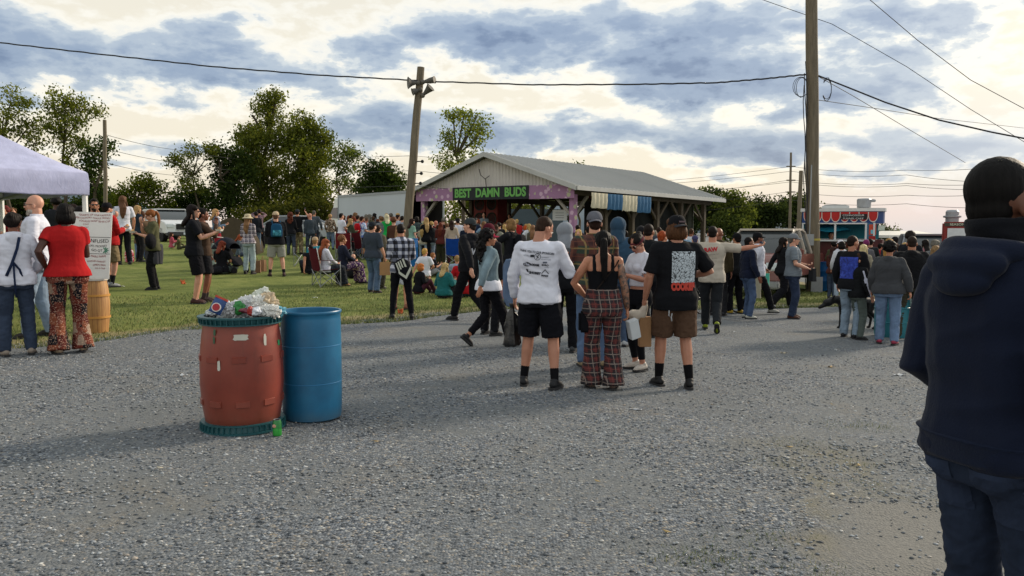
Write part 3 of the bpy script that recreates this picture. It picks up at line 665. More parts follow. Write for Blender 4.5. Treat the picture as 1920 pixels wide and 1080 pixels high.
def patch(info, x0, z0, x1, z1, mat, side=-1, n=14, name='print', off=.003, target='top', fn=None):
    pts = []; fs = []
    for j in range(n+1):
        for i in range(n+1):
            u, v = i/n, j/n; p = (x0+(x1-x0)*u, z0+(z1-z0)*v); pts.append(fn(*p) if fn else p)
    for j in range(n):
        for i in range(n): q = j*(n+1)+i; fs.append((q, q+1, q+n+2, q+n+1))
    return drape(info, pts, fs, mat, name, off, side, target)
# ---------------------------------------------------------------- ground
def tri_ground():
    def axis(lo, a, b, hi, st, gr):
        c = list(np.arange(a, b+1e-6, st)); s = st; x = b
        while x < hi: s *= gr; x += s; c.append(x)
        s = st; x = a; pre = []
        while x > lo: s *= gr; x -= s; pre.append(x)
        return np.array(pre[::-1]+c)
    xs = axis(-260, -13, 15, 260, .14, 1.12); ys = axis(-30, 1.2, 23, 900, .14, 1.07)
    bp = [(-700, 700), (0, 640), (120, 634), (200, 630), (380, 606), (640, 598), (760, 592), (900, 575), (1000, 567), (1150, 569), (1300, 574), (1420, 571), (1560, 569), (1700, 562), (2100, 560)]
    bw = [gp(*p) for p in bp]; bx = [p.x for p in bw]; by = [p.y for p in bw]
    nx, ny = len(xs), len(ys); X, Y = np.meshgrid(xs, ys); P = np.stack([X.ravel(), Y.ravel()], 1)
    Z = np.array([gz(x, y) for x, y in P])
    P3 = np.stack([P[:, 0], P[:, 1], np.zeros(len(P))], 1)
    Z += fnoise(P3, 3, .9)*.012+fnoise(P3, 4, 3.0)*.004
    yb = np.interp(P[:, 0], bx, by)+fnoise(P3, 8, 1.2)*.35+fnoise(P3, 9, 4)*.12
    d = yb-P[:, 1]                       # >0 gravel
    # lot of gravel behind the lawn strip on the right, round the food trailers
    far = (P[:, 0] > 9.5) & (P[:, 1] > 20); d = np.where(far, np.maximum(d, (P[:, 0]-10.5)*1.2+fnoise(P3, 12, .8)), d)
    path = .62-np.abs(P[:, 0]-(2.08+(P[:, 1]-3.9)*.35))                    # smooth trodden path at the lower right
    path = np.where(P[:, 1] < 4.9, path, -1)*2.2+fnoise(P3, 14, 2.5)*.25
    gm = np.clip(.5+d*.5, 0, 1); pm = np.clip(np.maximum(path+.1, .42*np.exp(-((P[:, 0]-2.25)/.5)**2-((P[:, 1]-5.5)/.9)**2)*(1+.5*fnoise(P3, 15, 5))), 0, 1)
    idx = np.arange(nx*ny).reshape(ny, nx); q = np.stack([idx[:-1, :-1].ravel(), idx[:-1, 1:].ravel(), idx[1:, 1:].ravel(), idx[1:, :-1].ravel()], 1)
    fc = gm[q].mean(1) > .5
    for name, sel in (('gravel_lot', fc), ('lawn', ~fc)):
        f = q[sel]; used, inv = np.unique(f, return_inverse=True); f = inv.reshape(-1, 4)
        v = np.stack([P[used, 0], P[used, 1], Z[used]], 1)
        me = fastmesh(name, v, f)
        a = me.attributes.new('gravel', 'FLOAT', 'POINT'); a.data.foreach_set('value', gm[used]); a = me.attributes.new('path', 'FLOAT', 'POINT'); a.data.foreach_set('value', pm[used])
        o = link(name, me, ground_mat()); o['kind'] = 'structure'
    return bx, by
def fastmesh(name, v, f):
    me = bpy.data.meshes.new(name); k = f.shape[1]; v = np.asarray(v, dtype=np.float32); f = np.asarray(f, dtype=np.int32)
    me.vertices.add(len(v)); me.vertices.foreach_set('co', v.ravel()); me.loops.add(f.size); me.loops.foreach_set('vertex_index', f.ravel())
    me.polygons.add(len(f)); me.polygons.foreach_set('loop_start', np.arange(0, f.size, k, dtype=np.int32)); me.polygons.foreach_set('loop_total', np.full(len(f), k, dtype=np.int32))
    me.update(calc_edges=True); me.validate(); return me
def ground_mat():
    if 'ground' in _M: return _M['ground']
    m, nt, N, L, b = newmat('ground'); g = G(nt); v = g.co()
    at_ = N.new('ShaderNodeAttribute'); at_.attribute_name = 'gravel'; ap = N.new('ShaderNodeAttribute'); ap.attribute_name = 'path'
    big = g.noise(v, .55, 5, .6); mid = g.noise(v, 3, 5, .6); fine = g.noise(v, 45, 4, .7); gr = g.noise(v, 160, 2, .6)
    vo = N.new('ShaderNodeTexVoronoi'); vo.inputs['Scale'].default_value = 62; L.new(v, vo.inputs['Vector'])
    sp = N.new('ShaderNodeSeparateColor'); L.new(vo.outputs['Color'], sp.inputs[0])
    st = g.ramp(sp.outputs[0], [(0, '#3a3e43'), (.3, '#545960'), (.55, '#6a7077'), (.8, '#83888e'), (.93, '#8a8174'), (1, '#b0b3b2')])
    dust = g.ramp(fine, [(.3, '#55585a'), (.7, '#727576')])
    dm = g.m('MULTIPLY', g.m('SUBTRACT', g.m('ADD', g.m('MULTIPLY', big, 1.2), g.m('MULTIPLY', mid, .5)), .72), 3.0, None, True)
    gv = g.mix(dm, st, dust)
    trk = g.m('MULTIPLY', g.m('SUBTRACT', g.noise(g.co('Object', (.22, 1.5, 1)), 1.3, 5, .6, .4), .53), 5, None, True); gv = g.mix(g.m('MULTIPLY', trk, .8), gv, dust)
    tan = g.m('MULTIPLY', g.m('SUBTRACT', g.noise(v, .8, 4, .6, .5), .56), 5, None, True); gv = g.mix(g.m('MULTIPLY', tan, .35), gv, '#7d705a')
    gv = g.mix(g.m('MULTIPLY', ap.outputs['Fac'], .9), gv, g.ramp(fine, [(.3, '#686764'), (.7, '#7d7b76')]))
    edge = g.m('MULTIPLY', g.m('SUBTRACT', 1.0, g.m('MULTIPLY', g.m('ABSOLUTE', g.m('SUBTRACT', ap.outputs['Fac'], .35)), 3.2), None, True), g.m('MULTIPLY', g.m('SUBTRACT', mid, .38), 4, None, True))
    gv = g.mix(g.m('MULTIPLY', edge, .55), gv, '#736d57')
    grass = g.ramp(g.m('ADD', g.m('MULTIPLY', mid, .5), g.m('MULTIPLY', big, .5)), [(.33, '#4b5827'), (.48, '#626f33'), (.58, '#7b7f42'), (.68, '#958c5e')])
    grass = g.mix(.5, grass, g.ramp(fine, [(.35, '#39421f'), (.65, '#7c8348')])); 
    t = g.m('ADD', at_.outputs['Fac'], g.m('ADD', g.m('MULTIPLY', g.m('SUBTRACT', fine, .5), .5), g.m('MULTIPLY', g.m('SUBTRACT', mid, .5), .6)))
    dry = g.ramp(fine, [(.3, '#756c4c'), (.7, '#958a68')])
    c = g.mix(g.m('MULTIPLY', g.m('SUBTRACT', t, .18), 4.0, None, True), grass, dry); c = g.mix(g.m('MULTIPLY', g.m('SUBTRACT', t, .60), 5.0, None, True), c, gv)
    L.new(c, b.inputs['Base Color']); b.inputs['Roughness'].default_value = .95; b.inputs['Specular IOR Level'].default_value = .15
    h = g.m('ADD', g.m('MULTIPLY', g.m('SUBTRACT', 1, vo.outputs['Distance']), g.m('SUBTRACT', 1, dm)), g.m('MULTIPLY', fine, .6)); g.bump(h, b, .8, .018)
    _M['ground'] = m; return m
BX, BY = tri_ground()
# loose stones standing proud of the lot: uncountable
def stones():
    rs = np.random.RandomState(2); n = 62000; y = 1.7+9.5*rs.rand(n)**1.25; x = (rs.rand(n)*2-1)*(.70*y+.25)
    P3 = np.stack([x, y, 0*x], 1); dens = .60+fnoise(P3*np.array([.5, 1.3, 1]), 21, 1.0)*.75+fnoise(P3, 22, 4)*.2; k = (rs.rand(n) < dens) & (y < np.interp(x, BX, BY)-.3)
    pth = .55-np.abs(x-(2.08+(y-3.9)*.35)); k &= ~((pth > 0) & (y < 4.8) & (rs.rand(n) < .85)); x, y = x[k], y[k]; n = len(x)
    base = np.array([(1, 0, 0), (.3, .9, .1), (-.8, .5, -.1), (-.7, -.6, .1), (.4, -.9, 0), (.15, .1, .75), (-.2, -.15, .6), (0, 0, -.6)])
    F_ = np.array([(0, 1, 5), (1, 2, 5), (2, 6, 5), (2, 3, 6), (3, 4, 6), (4, 5, 6), (4, 0, 5), (1, 0, 7), (2, 1, 7), (3, 2, 7), (4, 3, 7), (0, 4, 7)])
    s = (.0055+.009*rs.rand(n)**2.0)*(1+.35*(rs.rand(n) > .97)); a = rs.rand(n)*6.28; v = base[None]*(1+.5*(rs.rand(n, 8, 1)-.5))*np.stack([s*(1+.6*rs.rand(n)), s*(.7+.5*rs.rand(n)), s*(.5+.5*rs.rand(n))], 1)[:, None]
    ca, sa = np.cos(a)[:, None], np.sin(a)[:, None]; X = v[..., 0]*ca-v[..., 1]*sa; Y = v[..., 0]*sa+v[..., 1]*ca
    z = np.array([gz(i, j) for i, j in zip(x, y)])+fnoise(np.stack([x, y, 0*x], 1), 3, .9)*.012+.002
    V_ = np.stack([X+x[:, None], Y+y[:, None], v[..., 2]+z[:, None]], 2).reshape(-1, 3); FF = (F_[None]+8*np.arange(n)[:, None, None]).reshape(-1, 3)
    m, nt, N, L, b = newmat('crushed_stone'); g = G(nt); ge = N.new('ShaderNodeNewGeometry')
    L.new(g.ramp(ge.outputs['Random Per Island'], [(0, '#3a3f44'), (.25, '#585e65'), (.5, '#71777e'), (.75, '#8b9095'), (.9, '#a2a6a9'), (.95, '#91867a'), (1, '#b9b9b6')]), b.inputs['Base Color']); b.inputs['Roughness'].default_value = .85
    o = link('gravel', fastmesh('gravel', V_, FF), m, smooth=False); tag(o, 'loose grey crushed stone scattered over the lot', 'gravel', kind='stuff')
stones()
def blades():
    rs = np.random.RandomState(5); n = 110000; x = -14+34*rs.rand(n); yb = np.interp(x, BX, BY); y = yb-.9+9*rs.rand(n)**2.0
    k = (np.abs(x) < .75*y) & ((x < 9.5) | (y < 20)); x, y = x[k], y[k]
    # tufts of weeds by the trodden path
    t = np.array([gp(*q)[:2] for q in ((1600, 870), (1540, 845), (1490, 830), (1640, 800), (1570, 800), (1350, 1050), (1440, 1010), (1530, 1075), (1620, 910), (1300, 1045), (1450, 870))]); tx = np.repeat(t[:, 0], 130)+rs.normal(size=130*len(t))*.13; ty = np.repeat(t[:, 1], 130)+rs.normal(size=130*len(t))*.10
    nt_ = len(tx); x = np.concatenate([x, tx]); y = np.concatenate([y, ty]); n = len(x); h = .022+.035*rs.rand(n); h[-nt_:] = .010+.016*rs.rand(nt_); a = rs.rand(n)*6.28; w = np.where(np.arange(n) >= n-nt_, .0022, .006); z = np.array([gz(i, j) for i, j in zip(x, y)])
    dx, dy = np.cos(a)*w, np.sin(a)*w; lx, ly = rs.normal(size=n)*h*.5, rs.normal(size=n)*h*.5
    V_ = np.stack([np.stack([x-dx, y-dy, z-.005], 1), np.stack([x+dx, y+dy, z-.005], 1), np.stack([x+lx, y+ly, z+h], 1)], 1).reshape(-1, 3)
    m, nt, N, L, b = newmat('grass_blades'); g = G(nt); ge = N.new('ShaderNodeNewGeometry'); v = g.co()
    c = g.ramp(ge.outputs['Random Per Island'], [(0, '#34451c'), (.45, '#4d6026'), (.75, '#6c7434'), (1, '#a09562')])
    L.new(c, b.inputs['Base Color']); b.inputs['Roughness'].default_value = .7
    o = link('grass', fastmesh('grass', V_, np.arange(len(V_)).reshape(-1, 3)), m, smooth=False); tag(o, 'short green grass with dry stalks along the gravel edge', 'grass', kind='stuff')
blades()
# ---------------------------------------------------------------- trees
def FOL(hue):
    key = ('F', hue)
    if key in _M: return _M[key]
    m = bpy.data.materials.new('foliage'); m.use_nodes = True; nt = m.node_tree; N = nt.nodes; L = nt.links; N.clear(); g = G(nt)
    out = N.new('ShaderNodeOutputMaterial'); d = N.new('ShaderNodeBsdfDiffuse'); t = N.new('ShaderNodeBsdfTranslucent'); mx = N.new('ShaderNodeMixShader'); mx.inputs[0].default_value = .55
    v = g.co(); ge = N.new('ShaderNodeNewGeometry'); n = g.noise(v, .45, 4, .6)
    f = g.m('ADD', g.m('MULTIPLY', n, .75), g.m('MULTIPLY', ge.outputs['Random Per Island'], .3)); c = hexc(hue)
    col = g.ramp(f, [(.35, cmul(c, .9)), (.55, cmul(c, 1.6)), (.72, cmul((c[0]*1.25, c[1]*1.05, c[2]*.8), 2.8))])
    L.new(col, d.inputs[0]); L.new(g.mix(1.0, col, (1.0, .95, .45, 1), 'MULTIPLY'), t.inputs[0]); L.new(d.outputs[0], mx.inputs[1]); L.new(t.outputs[0], mx.inputs[2]); L.new(mx.outputs[0], out.inputs[0])
    _M[key] = m; return m
BARK = MAT('#4a4136', .9, .3, 3, .5, 12, name='bark')
def tree(label, px, Y, blobs, hue='#3f4c26', dens=1.0, leaf=.30, trunk=.28, group=None, name='tree', seed=None, base=None, wild=.5, lean=0):
    rs = np.random.RandomState(seed if seed is not None else int(px*3+Y)); rnd = random.Random(int(px+Y))
    g = at(px, 400, Y); g = Vector((g.x, Y, gz(g.x, Y)-.1)); root = thing(name, label, 'tree', g, group=group)
    L = []; cl = []; k = Y/F; tb = MB()
    for (bx, by, rx, ry) in blobs:
        c = at(bx, by, Y)-g; c.y += rs.uniform(-1, 1)*rx*k*.5; L.append((c, rx*k, ry*k))
    top = max(c.z+r*.3 for c, _, r in L); trk = [Vector((0, 0, 0))]
    cx = sum(c.x*a*b for c, a, b in L)/sum(a*b for _, a, b in L)
    low = min(c.z for c, _, _ in L); n = 5
    for i in range(1, n+1): trk.append(Vector((cx*(i/n)**1.3*.9+rs.normal()*.12*i, rs.normal()*.15*i, top*.85*i/n)))
    tb.tube(trk, [trunk*1.25]+[trunk*(1-.15*i) for i in range(1, n+1)], 8)
    for c, rx, rz in L:
        j = min(range(len(trk)), key=lambda i: abs(trk[i].z-(c.z-rz*.9-abs(c.x-trk[i].x)*.5))); s = trk[max(1, min(j, n-1))]
        mid = s.lerp(c, .5)+Vector((0, 0, -.1*rz)); tb.tube([s, mid, c, c+Vector((rs.normal()*.2*rx, 0, rz*.6))], [trunk*.5, trunk*.38, trunk*.22, trunk*.08], 6)
        vol = rx*rz; nc = max(10, int(vol*24*dens))
        for _ in range(nc):
            q = rs.normal(size=3); q /= np.linalg.norm(q); r = rs.rand()**.38*(1+rs.normal()*.10*wild)
            p = np.array([c.x+q[0]*rx*r, c.y+q[1]*rx*.9*r, c.z+q[2]*rz*r]); cl.append(p)
            if rs.rand() < .12: tb.tube([c, Vector(c).lerp(Vector(p), .6)+Vector((0, 0, -.08*rz)), p], [trunk*.15, trunk*.08, trunk*.03], 4, False)
    cl = np.array(cl); per = 26; n = len(cl)*per; sp = leaf*1.3
    p = np.repeat(cl, per, 0)+rs.normal(size=(n, 3))*np.array([sp, sp, sp*.75])
    u = rs.normal(size=(n, 3)); u /= np.linalg.norm(u, axis=1)[:, None]; w = rs.normal(size=(n, 3)); w -= u*(w*u).sum(1)[:, None]; w /= np.linalg.norm(w, axis=1)[:, None]
    s = (leaf*(.27+.42*rs.rand(n)))[:, None]; V_ = np.stack([p-u*s, p-w*s*.55, p+u*s, p+w*s*.55], 1).reshape(-1, 3)
    B(tb, 'trunk', BARK, root, sharp=None)
    link('crown', fastmesh('crown', V_, np.arange(len(V_)).reshape(-1, 4)), FOL(hue), root, smooth=False)
    return root
G1, G2 = '#4c5527', '#3a4523'
# left edge, tall thin trees
tree('thin airy tree rising behind the white canopy, nearest the picture edge', 20, 70, [(30, 190, 42, 26), (15, 240, 35, 24), (55, 235, 30, 30), (70, 270, 22, 22), (5, 290, 30, 22), (-40, 240, 40, 50), (-70, 300, 50, 40)], G1, .55, .26, .2)
tree('tall slender tree between the canopy peak and the bare utility pole', 122, 70, [(128, 190, 38, 22), (150, 205, 38, 20), (110, 225, 22, 26), (135, 235, 40, 22), (120, 270, 18, 24), (150, 265, 26, 16), (100, 200, 14, 14), (130, 300, 14, 16)], G1, .75, .25, .2)
tree('narrow ivy covered tree right behind the canopy corner', 172, 66, [(168, 285, 14, 20), (172, 318, 17, 26), (178, 355, 22, 30), (195, 270, 16, 14), (190, 300, 10, 20)], '#2e3c20', 1.3, .26, .25)
tree('low round tree right of the bare utility pole', 262, 75, [(262, 345, 30, 20), (248, 370, 32, 26), (285, 352, 24, 18), (300, 380, 26, 24), (225, 372, 22, 22)], '#46501f', .9, .28, .18, wild=1.2)
tree('crooked airy tree left of the tallest tree with a bare lower stem', 384, 74, [(340, 298, 26, 14), (372, 284, 28, 16), (395, 282, 14, 14), (355, 322, 22, 16), (330, 305, 14, 10), (360, 345, 24, 20)], G1, .8, .24, .13, wild=1.2)
tree('dark bushy tree filling the gap below the crooked airy tree', 345, 78, [(345, 385, 42, 32), (310, 398, 34, 24), (375, 372, 26, 24), (330, 412, 40, 20)], '#2a3820', 1.1, .3, .2)
tree('dense dark tree at the left foot of the tallest tree', 430, 76, [(420, 330, 24, 40), (430, 375, 36, 34), (455, 330, 26, 30), (412, 290, 16, 22), (445, 300, 20, 20)], '#2e3b1f', 1.25, .3, .22)
tree('tallest tree, broad crown with a high pointed top left of the truck', 508, 80, [(498, 190, 28, 20), (505, 215, 30, 22), (520, 180, 14, 12), (470, 255, 32, 26), (505, 265, 40, 30), (460, 290, 26, 30), (490, 310, 45, 34), (500, 350, 44, 34), (480, 385, 50, 24), (450, 255, 14, 12)], G1, 1.15, .27, .42, wild=.9)
tree('broad domed tree joined to the right of the tallest tree', 560, 79, [(560, 235, 34, 26), (585, 250, 34, 24), (545, 265, 36, 26), (600, 285, 26, 30), (575, 300, 46, 36), (560, 345, 52, 36), (595, 365, 40, 28), (612, 260, 14, 12), (545, 385, 44, 24)], '#4a5325', 1.15, .27, .36, wild=.9)
tree('small round topped tree on a thin stem above the white truck', 642, 76, [(645, 282, 26, 16), (662, 290, 20, 14), (636, 305, 18, 14), (655, 312, 22, 14), (640, 340, 14, 20), (655, 345, 16, 12)], '#43502a', .95, .24, .14)
tree('compact dark green maple above the roof of the white truck', 712, 68, [(712, 318, 28, 18), (700, 338, 36, 20), (728, 340, 28, 22), (712, 360, 44, 18), (680, 355, 16, 14), (742, 345, 14, 18)], '#29371c', 1.7, .27, .22)
tree('tall thin birch like tree rising left of the pavilion gable', 868, 52, [(870, 222, 26, 18), (893, 222, 26, 16), (850, 215, 14, 10), (880, 250, 34, 22), (905, 245, 20, 20), (850, 285, 34, 22), (885, 290, 30, 26), (835, 310, 24, 24), (865, 330, 40, 22), (840, 255, 10, 10)], '#59642f', .75, .20, .16, wild=1.0)
tree('lower leafy tree seen through the open pavilion', 880, 58, [(880, 385, 30, 26), (905, 375, 26, 20), (850, 400, 26, 30), (925, 392, 20, 14)], '#5c652e', 1.0, .24, .18)
tree('bushy tree behind the seated crowd below the broad dome', 590, 70, [(560, 395, 34, 22), (600, 390, 30, 26), (520, 405, 44, 20), (470, 408, 44, 20), (620, 400, 26, 18)], '#3d4221', 1.1, .3, .2)
tree('dark tree mass behind the red canopy folk at the picture edge', 40, 76, [(20, 385, 60, 34), (80, 395, 40, 26), (-30, 380, 60, 40)], '#2b381d', 1.2, .32, .25)
tree('dark low tree behind the handwritten sign', 170, 80, [(150, 395, 34, 26), (195, 385, 34, 26), (230, 395, 30, 26)], '#26321b', 1.3, .32, .25)
tree('tree top just showing over the pavilion ridge', 1088, 95, [(1085, 320, 12, 10), (1100, 330, 14, 8)], '#3a4523', 1.0, .3, .2)
# right of the pavilion
for i, (px, Y, bl, hu, lb) in enumerate([
    (1340, 88, [(1335, 385, 34, 26), (1320, 368, 22, 14), (1345, 410, 38, 30), (1300, 400, 34, 30)], '#313d22', 'dark tree at the far end of the pavilion roof'),
    (1378, 84, [(1378, 378, 24, 18), (1385, 400, 30, 28), (1365, 420, 34, 26)], '#3d4826', 'rounded tree in the far wood with the highest crown'),
    (1432, 90, [(1425, 392, 30, 22), (1450, 400, 26, 24), (1420, 420, 40, 24)], '#2b3620', 'wide low dark tree in the middle of the far wood'),
    (1480, 92, [(1480, 388, 24, 20), (1500, 384, 22, 18), (1485, 412, 36, 24), (1520, 405, 20, 24)], '#2d3822', 'dark tree in the far wood behind the two distant poles'),
    (1250, 86, [(1250, 400, 46, 30), (1210, 405, 40, 30), (1280, 418, 44, 26), (1235, 425, 50, 20)], '#3a472a', 'pale green tree seen between the pavilion posts'),
    (1655, 105, [(1648, 432, 12, 10), (1665, 437, 14, 8), (1650, 445, 20, 10)], '#3d4630', 'small scrubby tree right behind the red food trailer'),
    (975, 100, [(960, 395, 30, 20), (1000, 400, 30, 20)], '#4c552c', 'distant tree seen between the stage posts')]):
    tree(lb, px, Y, bl, hu, 1.25, .34, .24)
hl = MB(); pts = [(-420, 0), (-330, 16), (-250, 30), (-170, 26), (-90, 34), (0, 22), (80, 10), (200, 0)]
for i in range(len(pts)-1):
    for k in range(6):
        pass
xs_ = np.linspace(-700, 500, 60); rings_ = []
for t_, hh in ((0, 0), (60, .6), (130, 1.0), (220, .5), (300, 0)): rings_.append([(x, 620+t_, -30+(36+18*math.sin(x*.011)+9*math.sin(x*.031+1))*hh+(8 if hh else 0)-max(0, x)*.06) for x in xs_])
hv = [p for r_ in rings_ for p in r_]; hf = [(j*60+i, j*60+i+1, j*60+i+61, j*60+i+60) for j in range(4) for i in range(59)]
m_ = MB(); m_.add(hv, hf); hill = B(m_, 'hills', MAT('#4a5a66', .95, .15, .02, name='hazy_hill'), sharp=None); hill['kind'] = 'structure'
# ---------------------------------------------------------------- poles and wires
WOOD = MAT('#6a6152', .9, .35, 2.5, .6, 30, stretch=(6, 6, .6), name='weathered_wood'); WIRE = MAT('#2a2a2e', .7, .1, name='cable')
METAL = MAT('#8f9296', .45, .08, metal=.6, name='galvanised'); DARK = MAT('#1b1c1e', .6, .1, name='dark_plastic'); WHITE = MAT('#d6d7d6', .5, .05, 3, name='white_paint')
def pole(label, px, Y, top_px, top_py, r0, r1, gy=None):
    g = at(px, 400, Y); g = Vector((g.x, Y, gz(g.x, Y)-.15)); t = thing('utility_pole', label, 'utility pole', g); tp = at(top_px, top_py, Y)-g
    m = MB(); n = 9; m.tube([Vector((0, 0, 0)).lerp(tp, i/n)+Vector((math.sin(i*1.7)*.01, 0, 0)) for i in range(n+1)], [r0+(r1-r0)*i/n for i in range(n+1)], 16, False); B(m, 'shaft', WOOD, t, sharp=50); return t, g, tp
big, bg_, btp = pole('thick weathered wooden pole standing right of the pickup, running out of the top', 1529, 25.0, 1521, -160, .205, .165)
spk, sg_, stp = pole('leaning wooden pole with four horn loudspeakers near its top', 757, 28.0, 789, 126, .165, .125)
pl1, g1_, t1_ = pole('bare wooden pole rising behind the handwritten sign', 197, 42, 196, 225, .11, .09)
pl2, g2_, t2_ = pole('thin distant pole with crossbars above the far wood', 1482, 70, 1483, 286, .13, .09)
pl3, g3_, t3_ = pole('short thick distant pole leaning beside the thin distant one', 1497, 62, 1502, 320, .17, .15)
m = MB(); 
for zf in (312, 338, 360): q = at(1483, zf, 70)-g2_; m.tube([q+Vector((-.35, 0, 0)), q+Vector((.35, 0, 0))], .06, 6)
B(m, 'crossarm', WOOD, pl2)
def dirpt(t, top, f): return top*f
# horns
for (dx, dz, ax, az_, L_, rr, fl) in ((-.50, -.56, -1, -.05, .30, .21, 1), (.50, -.52, 1, .12, .40, .13, 1), (-.22, -.80, -1, -.35, .24, .13, 1), (.42, -.95, .9, .8, .36, .17, 1)):
    m = MB(); a = Vector((dx*.25, -.14, dz)); d = Vector((ax, -.35, az_)).normalized(); base = stp+a
    m.tube([base, base+d*L_*.25, base+d*L_*.55, base+d*L_*.9, base+d*L_], [.05, .07, .10, rr*.85, rr], 16, False, 1.0)
    h = B(m, 'horn_loudspeaker', MAT('#54524e', .6, .2, name='aged_metal'), spk, sharp=60)
    m = MB(); m.ell(base-d*.05, .085, 10, 8); m.tube([base, stp+Vector((0, -.02, dz))], .03, 6); B(m, 'driver', MAT('#5a564f', .6, .15, name='driver_metal'), h, sharp=None)
m = MB()
for f_ in (.42, .47, .53): q = stp*f_; m.tube([q+Vector((.15, -.03, 0)), q+Vector((.32, -.03, 0))], .02, 6); m.ell(q+Vector((.33, -.03, 0)), .06, 8, 6)
B(m, 'insulator', DARK, spk)
m = MB(); c0 = bg_-bg_
for k in range(3): 
    q = [btp*f_+Vector((-.23-.02*k, -.16+.05*k, 0)) for f_ in np.linspace(.02, .62-.03*k, 14)]; q = [p+Vector((math.sin(i*1.3+k)*.03, 0, 0)) for i, p in enumerate(q)]; m.tube(q, .014, 5)
z0 = at(1523, 150, 25)-bg_
for k in range(3):
    c = z0+Vector((-.35, -.1, -.25+.05*k)); m.tube([c+Vector((math.cos(a)*.17*(1+.25*k), .03*k, math.sin(a)*.30-.03*k)) for a in np.linspace(.3+k*.5, 4.6+k*.5, 12)], .009, 5)
for k in range(2):
    c = z0+Vector((.42, -.1, -.3)); m.tube([c+Vector((math.cos(a)*.14, 0, math.sin(a)*.3*(1+.2*k))) for a in np.linspace(-2.5, 2.4, 10)], .012, 5)
B(m, 'cable_loops', WIRE, big)
m = MB(); q = at(1542, 445, 24.7)-bg_; m.box(q+Vector((-.50, -.06, -.25)), q+Vector((-.28, .08, .10))); m.tube([q+Vector((-.40, 0, .1)), q+Vector((-.38, .03, 2.2))], .02, 8)
B(m, 'meter_box', MAT('#8a8d8f', .5, .1, name='grey_box'), big, bevel=.02)
m = MB(); m.box((-.16, -.225, .12), (.20, -.19, .62)); B(m, 'metal_plate', METAL, big)
m = MB(); q = at(1525, 449, 25)-bg_; m.rings([[(.2*k_*math.cos(a)+q.x, .2*k_*math.sin(a), q.z+z) for a in [2*math.pi*i/18 for i in range(18)]] for z, k_ in ((-.03, 1.0), (-.03, 1.03), (.03, 1.03), (.03, 1.0))]); B(m, 'strap', MAT('#a89a4a', .6, .1, name='yellow_strap'), big)
def wire(label, pts, r, n=26, sag=0, group=None, wob=0):
    P = [at(*p) for p in pts]; o = MB(); path = []
    for a, b in zip(P[:-1], P[1:]):
        for i in range(n): t = i/n; path.append(a.lerp(b, t)+Vector((0, 0, -sag*4*t*(1-t)+wob*math.sin(i*1.9))))
    path.append(P[-1]); c = path[0]; o.tube([p-c for p in path], r, 5, False); x = B(o, 'overhead_wire', WIRE, None, c, sharp=None); return tag(x, label, 'wire', group)
wire('heavy sagging cable running from the upper left to the horn speaker pole', [(-160, 66, 30), (0, 80, 29.5), (200, 103, 29), (400, 125, 28.6), (600, 141, 28.2), (785, 151, 27.9)], .026, 14, 0, wob=.008)
wire('heavy cable strung between the horn speaker pole and the thick pole', [(789, 152, 27.9), (1000, 159, 27.2), (1200, 158, 26.4), (1345, 155, 25.8), (1440, 147, 25.4), (1516, 139, 25)], .026, 14, 0, wob=.008)
wire('thick cable dropping from the thick pole towards the right edge', [(1532, 141, 25), (1580, 160, 24.5), (1660, 192, 24), (1760, 225, 23.4), (1860, 248, 22.8), (2000, 275, 22)], .024, 12)
wire('thin cable falling steeply below the thick dropping cable', [(1534, 143, 25), (1600, 180, 28), (1700, 240, 32), (1810, 305, 38)], .012, 12)
wire('short thin line leaving the thick pole under the cable loops', [(1530, 187, 25), (1620, 200, 27), (1760, 222, 32), (1920, 240, 40)], .011, 12)
wire('thin wire crossing from the top edge behind the thick pole', [(1420, -4, 26), (1560, 45, 26), (1700, 125, 26), (1820, 205, 26), (1960, 290, 26)], .010, 12)
wire('thin wire sloping down in the upper right corner', [(1620, -10, 26), (1720, 75, 26), (1820, 150, 26), (1960, 225, 26)], .012, 12)
for i, (a, b_, c) in enumerate(((318, 300, 313), (348, 335, 338), (362, 352, 360), (316, 340, 322), (332, 350, 342), (370, 384, 376))):
    wire(['highest', 'second', 'third', 'fourth', 'fifth', 'lowest'][i]+' of the thin distant lines strung across the sky at right', [(1130, a+28+i*2, 95), (1483, c-1, 70), (1700, c+6, 60), (1960, b_, 50)], .016, 10, .25)
for i, (a, b_) in enumerate(((252, 300), (278, 322), (305, 345))):
    wire(['upper', 'middle', 'lower'][i]+' thin line leaving the bare pole behind the sign', [(196, a, 42), (330, a+(b_-a)*.6, 60), (470, b_, 80)], .014, 10, .1)
for i, z in enumerate((262, 290, 318)):
    wire(['upper', 'middle', 'lower'][i]+' thin line behind the leaning pole above the truck', [(640, z+34, 60), (775, z+30, 28.2), (900, z+42, 50)], .009, 8)
# ---------------------------------------------------------------- pavilion
E1 = Vector((-.756, .655, .010)); E2 = Vector((.655, .756, -.012)); PO = at(1075, 400, 32); PO = Vector((PO.x, 32, gz(PO.x, 32)))
PW, PL = 8.66, 11.6; EH = 3.12; RISE = 1.36
PM = Matrix(((E1.x, E2.x, 0, PO.x), (E1.y, E2.y, 0, PO.y), (E1.z, E2.z, 1, PO.z), (0, 0, 0, 1)))
def PP(a, b, z): return PM @ Vector((a, b, z))
pav = thing('pavilion', 'open sided pavilion with a grey metal roof and white gable, used as stage', 'pavilion', PO)
def pb(mb, name, mat, par=None, **k):
    mb.v = [PM @ Vector(v)-PO for v in mb.v]; return B(mb, name, mat, par or pav, **k)
PWOOD = MAT('#4a4238', .85, .25, 3, .3, 20, name='post_wood')
m_roof, nt, N, L, b = newmat('roof_metal'); g = G(nt); v = g.co(); b.inputs['Roughness'].default_value = .38; b.inputs['Metallic'].default_value = .25
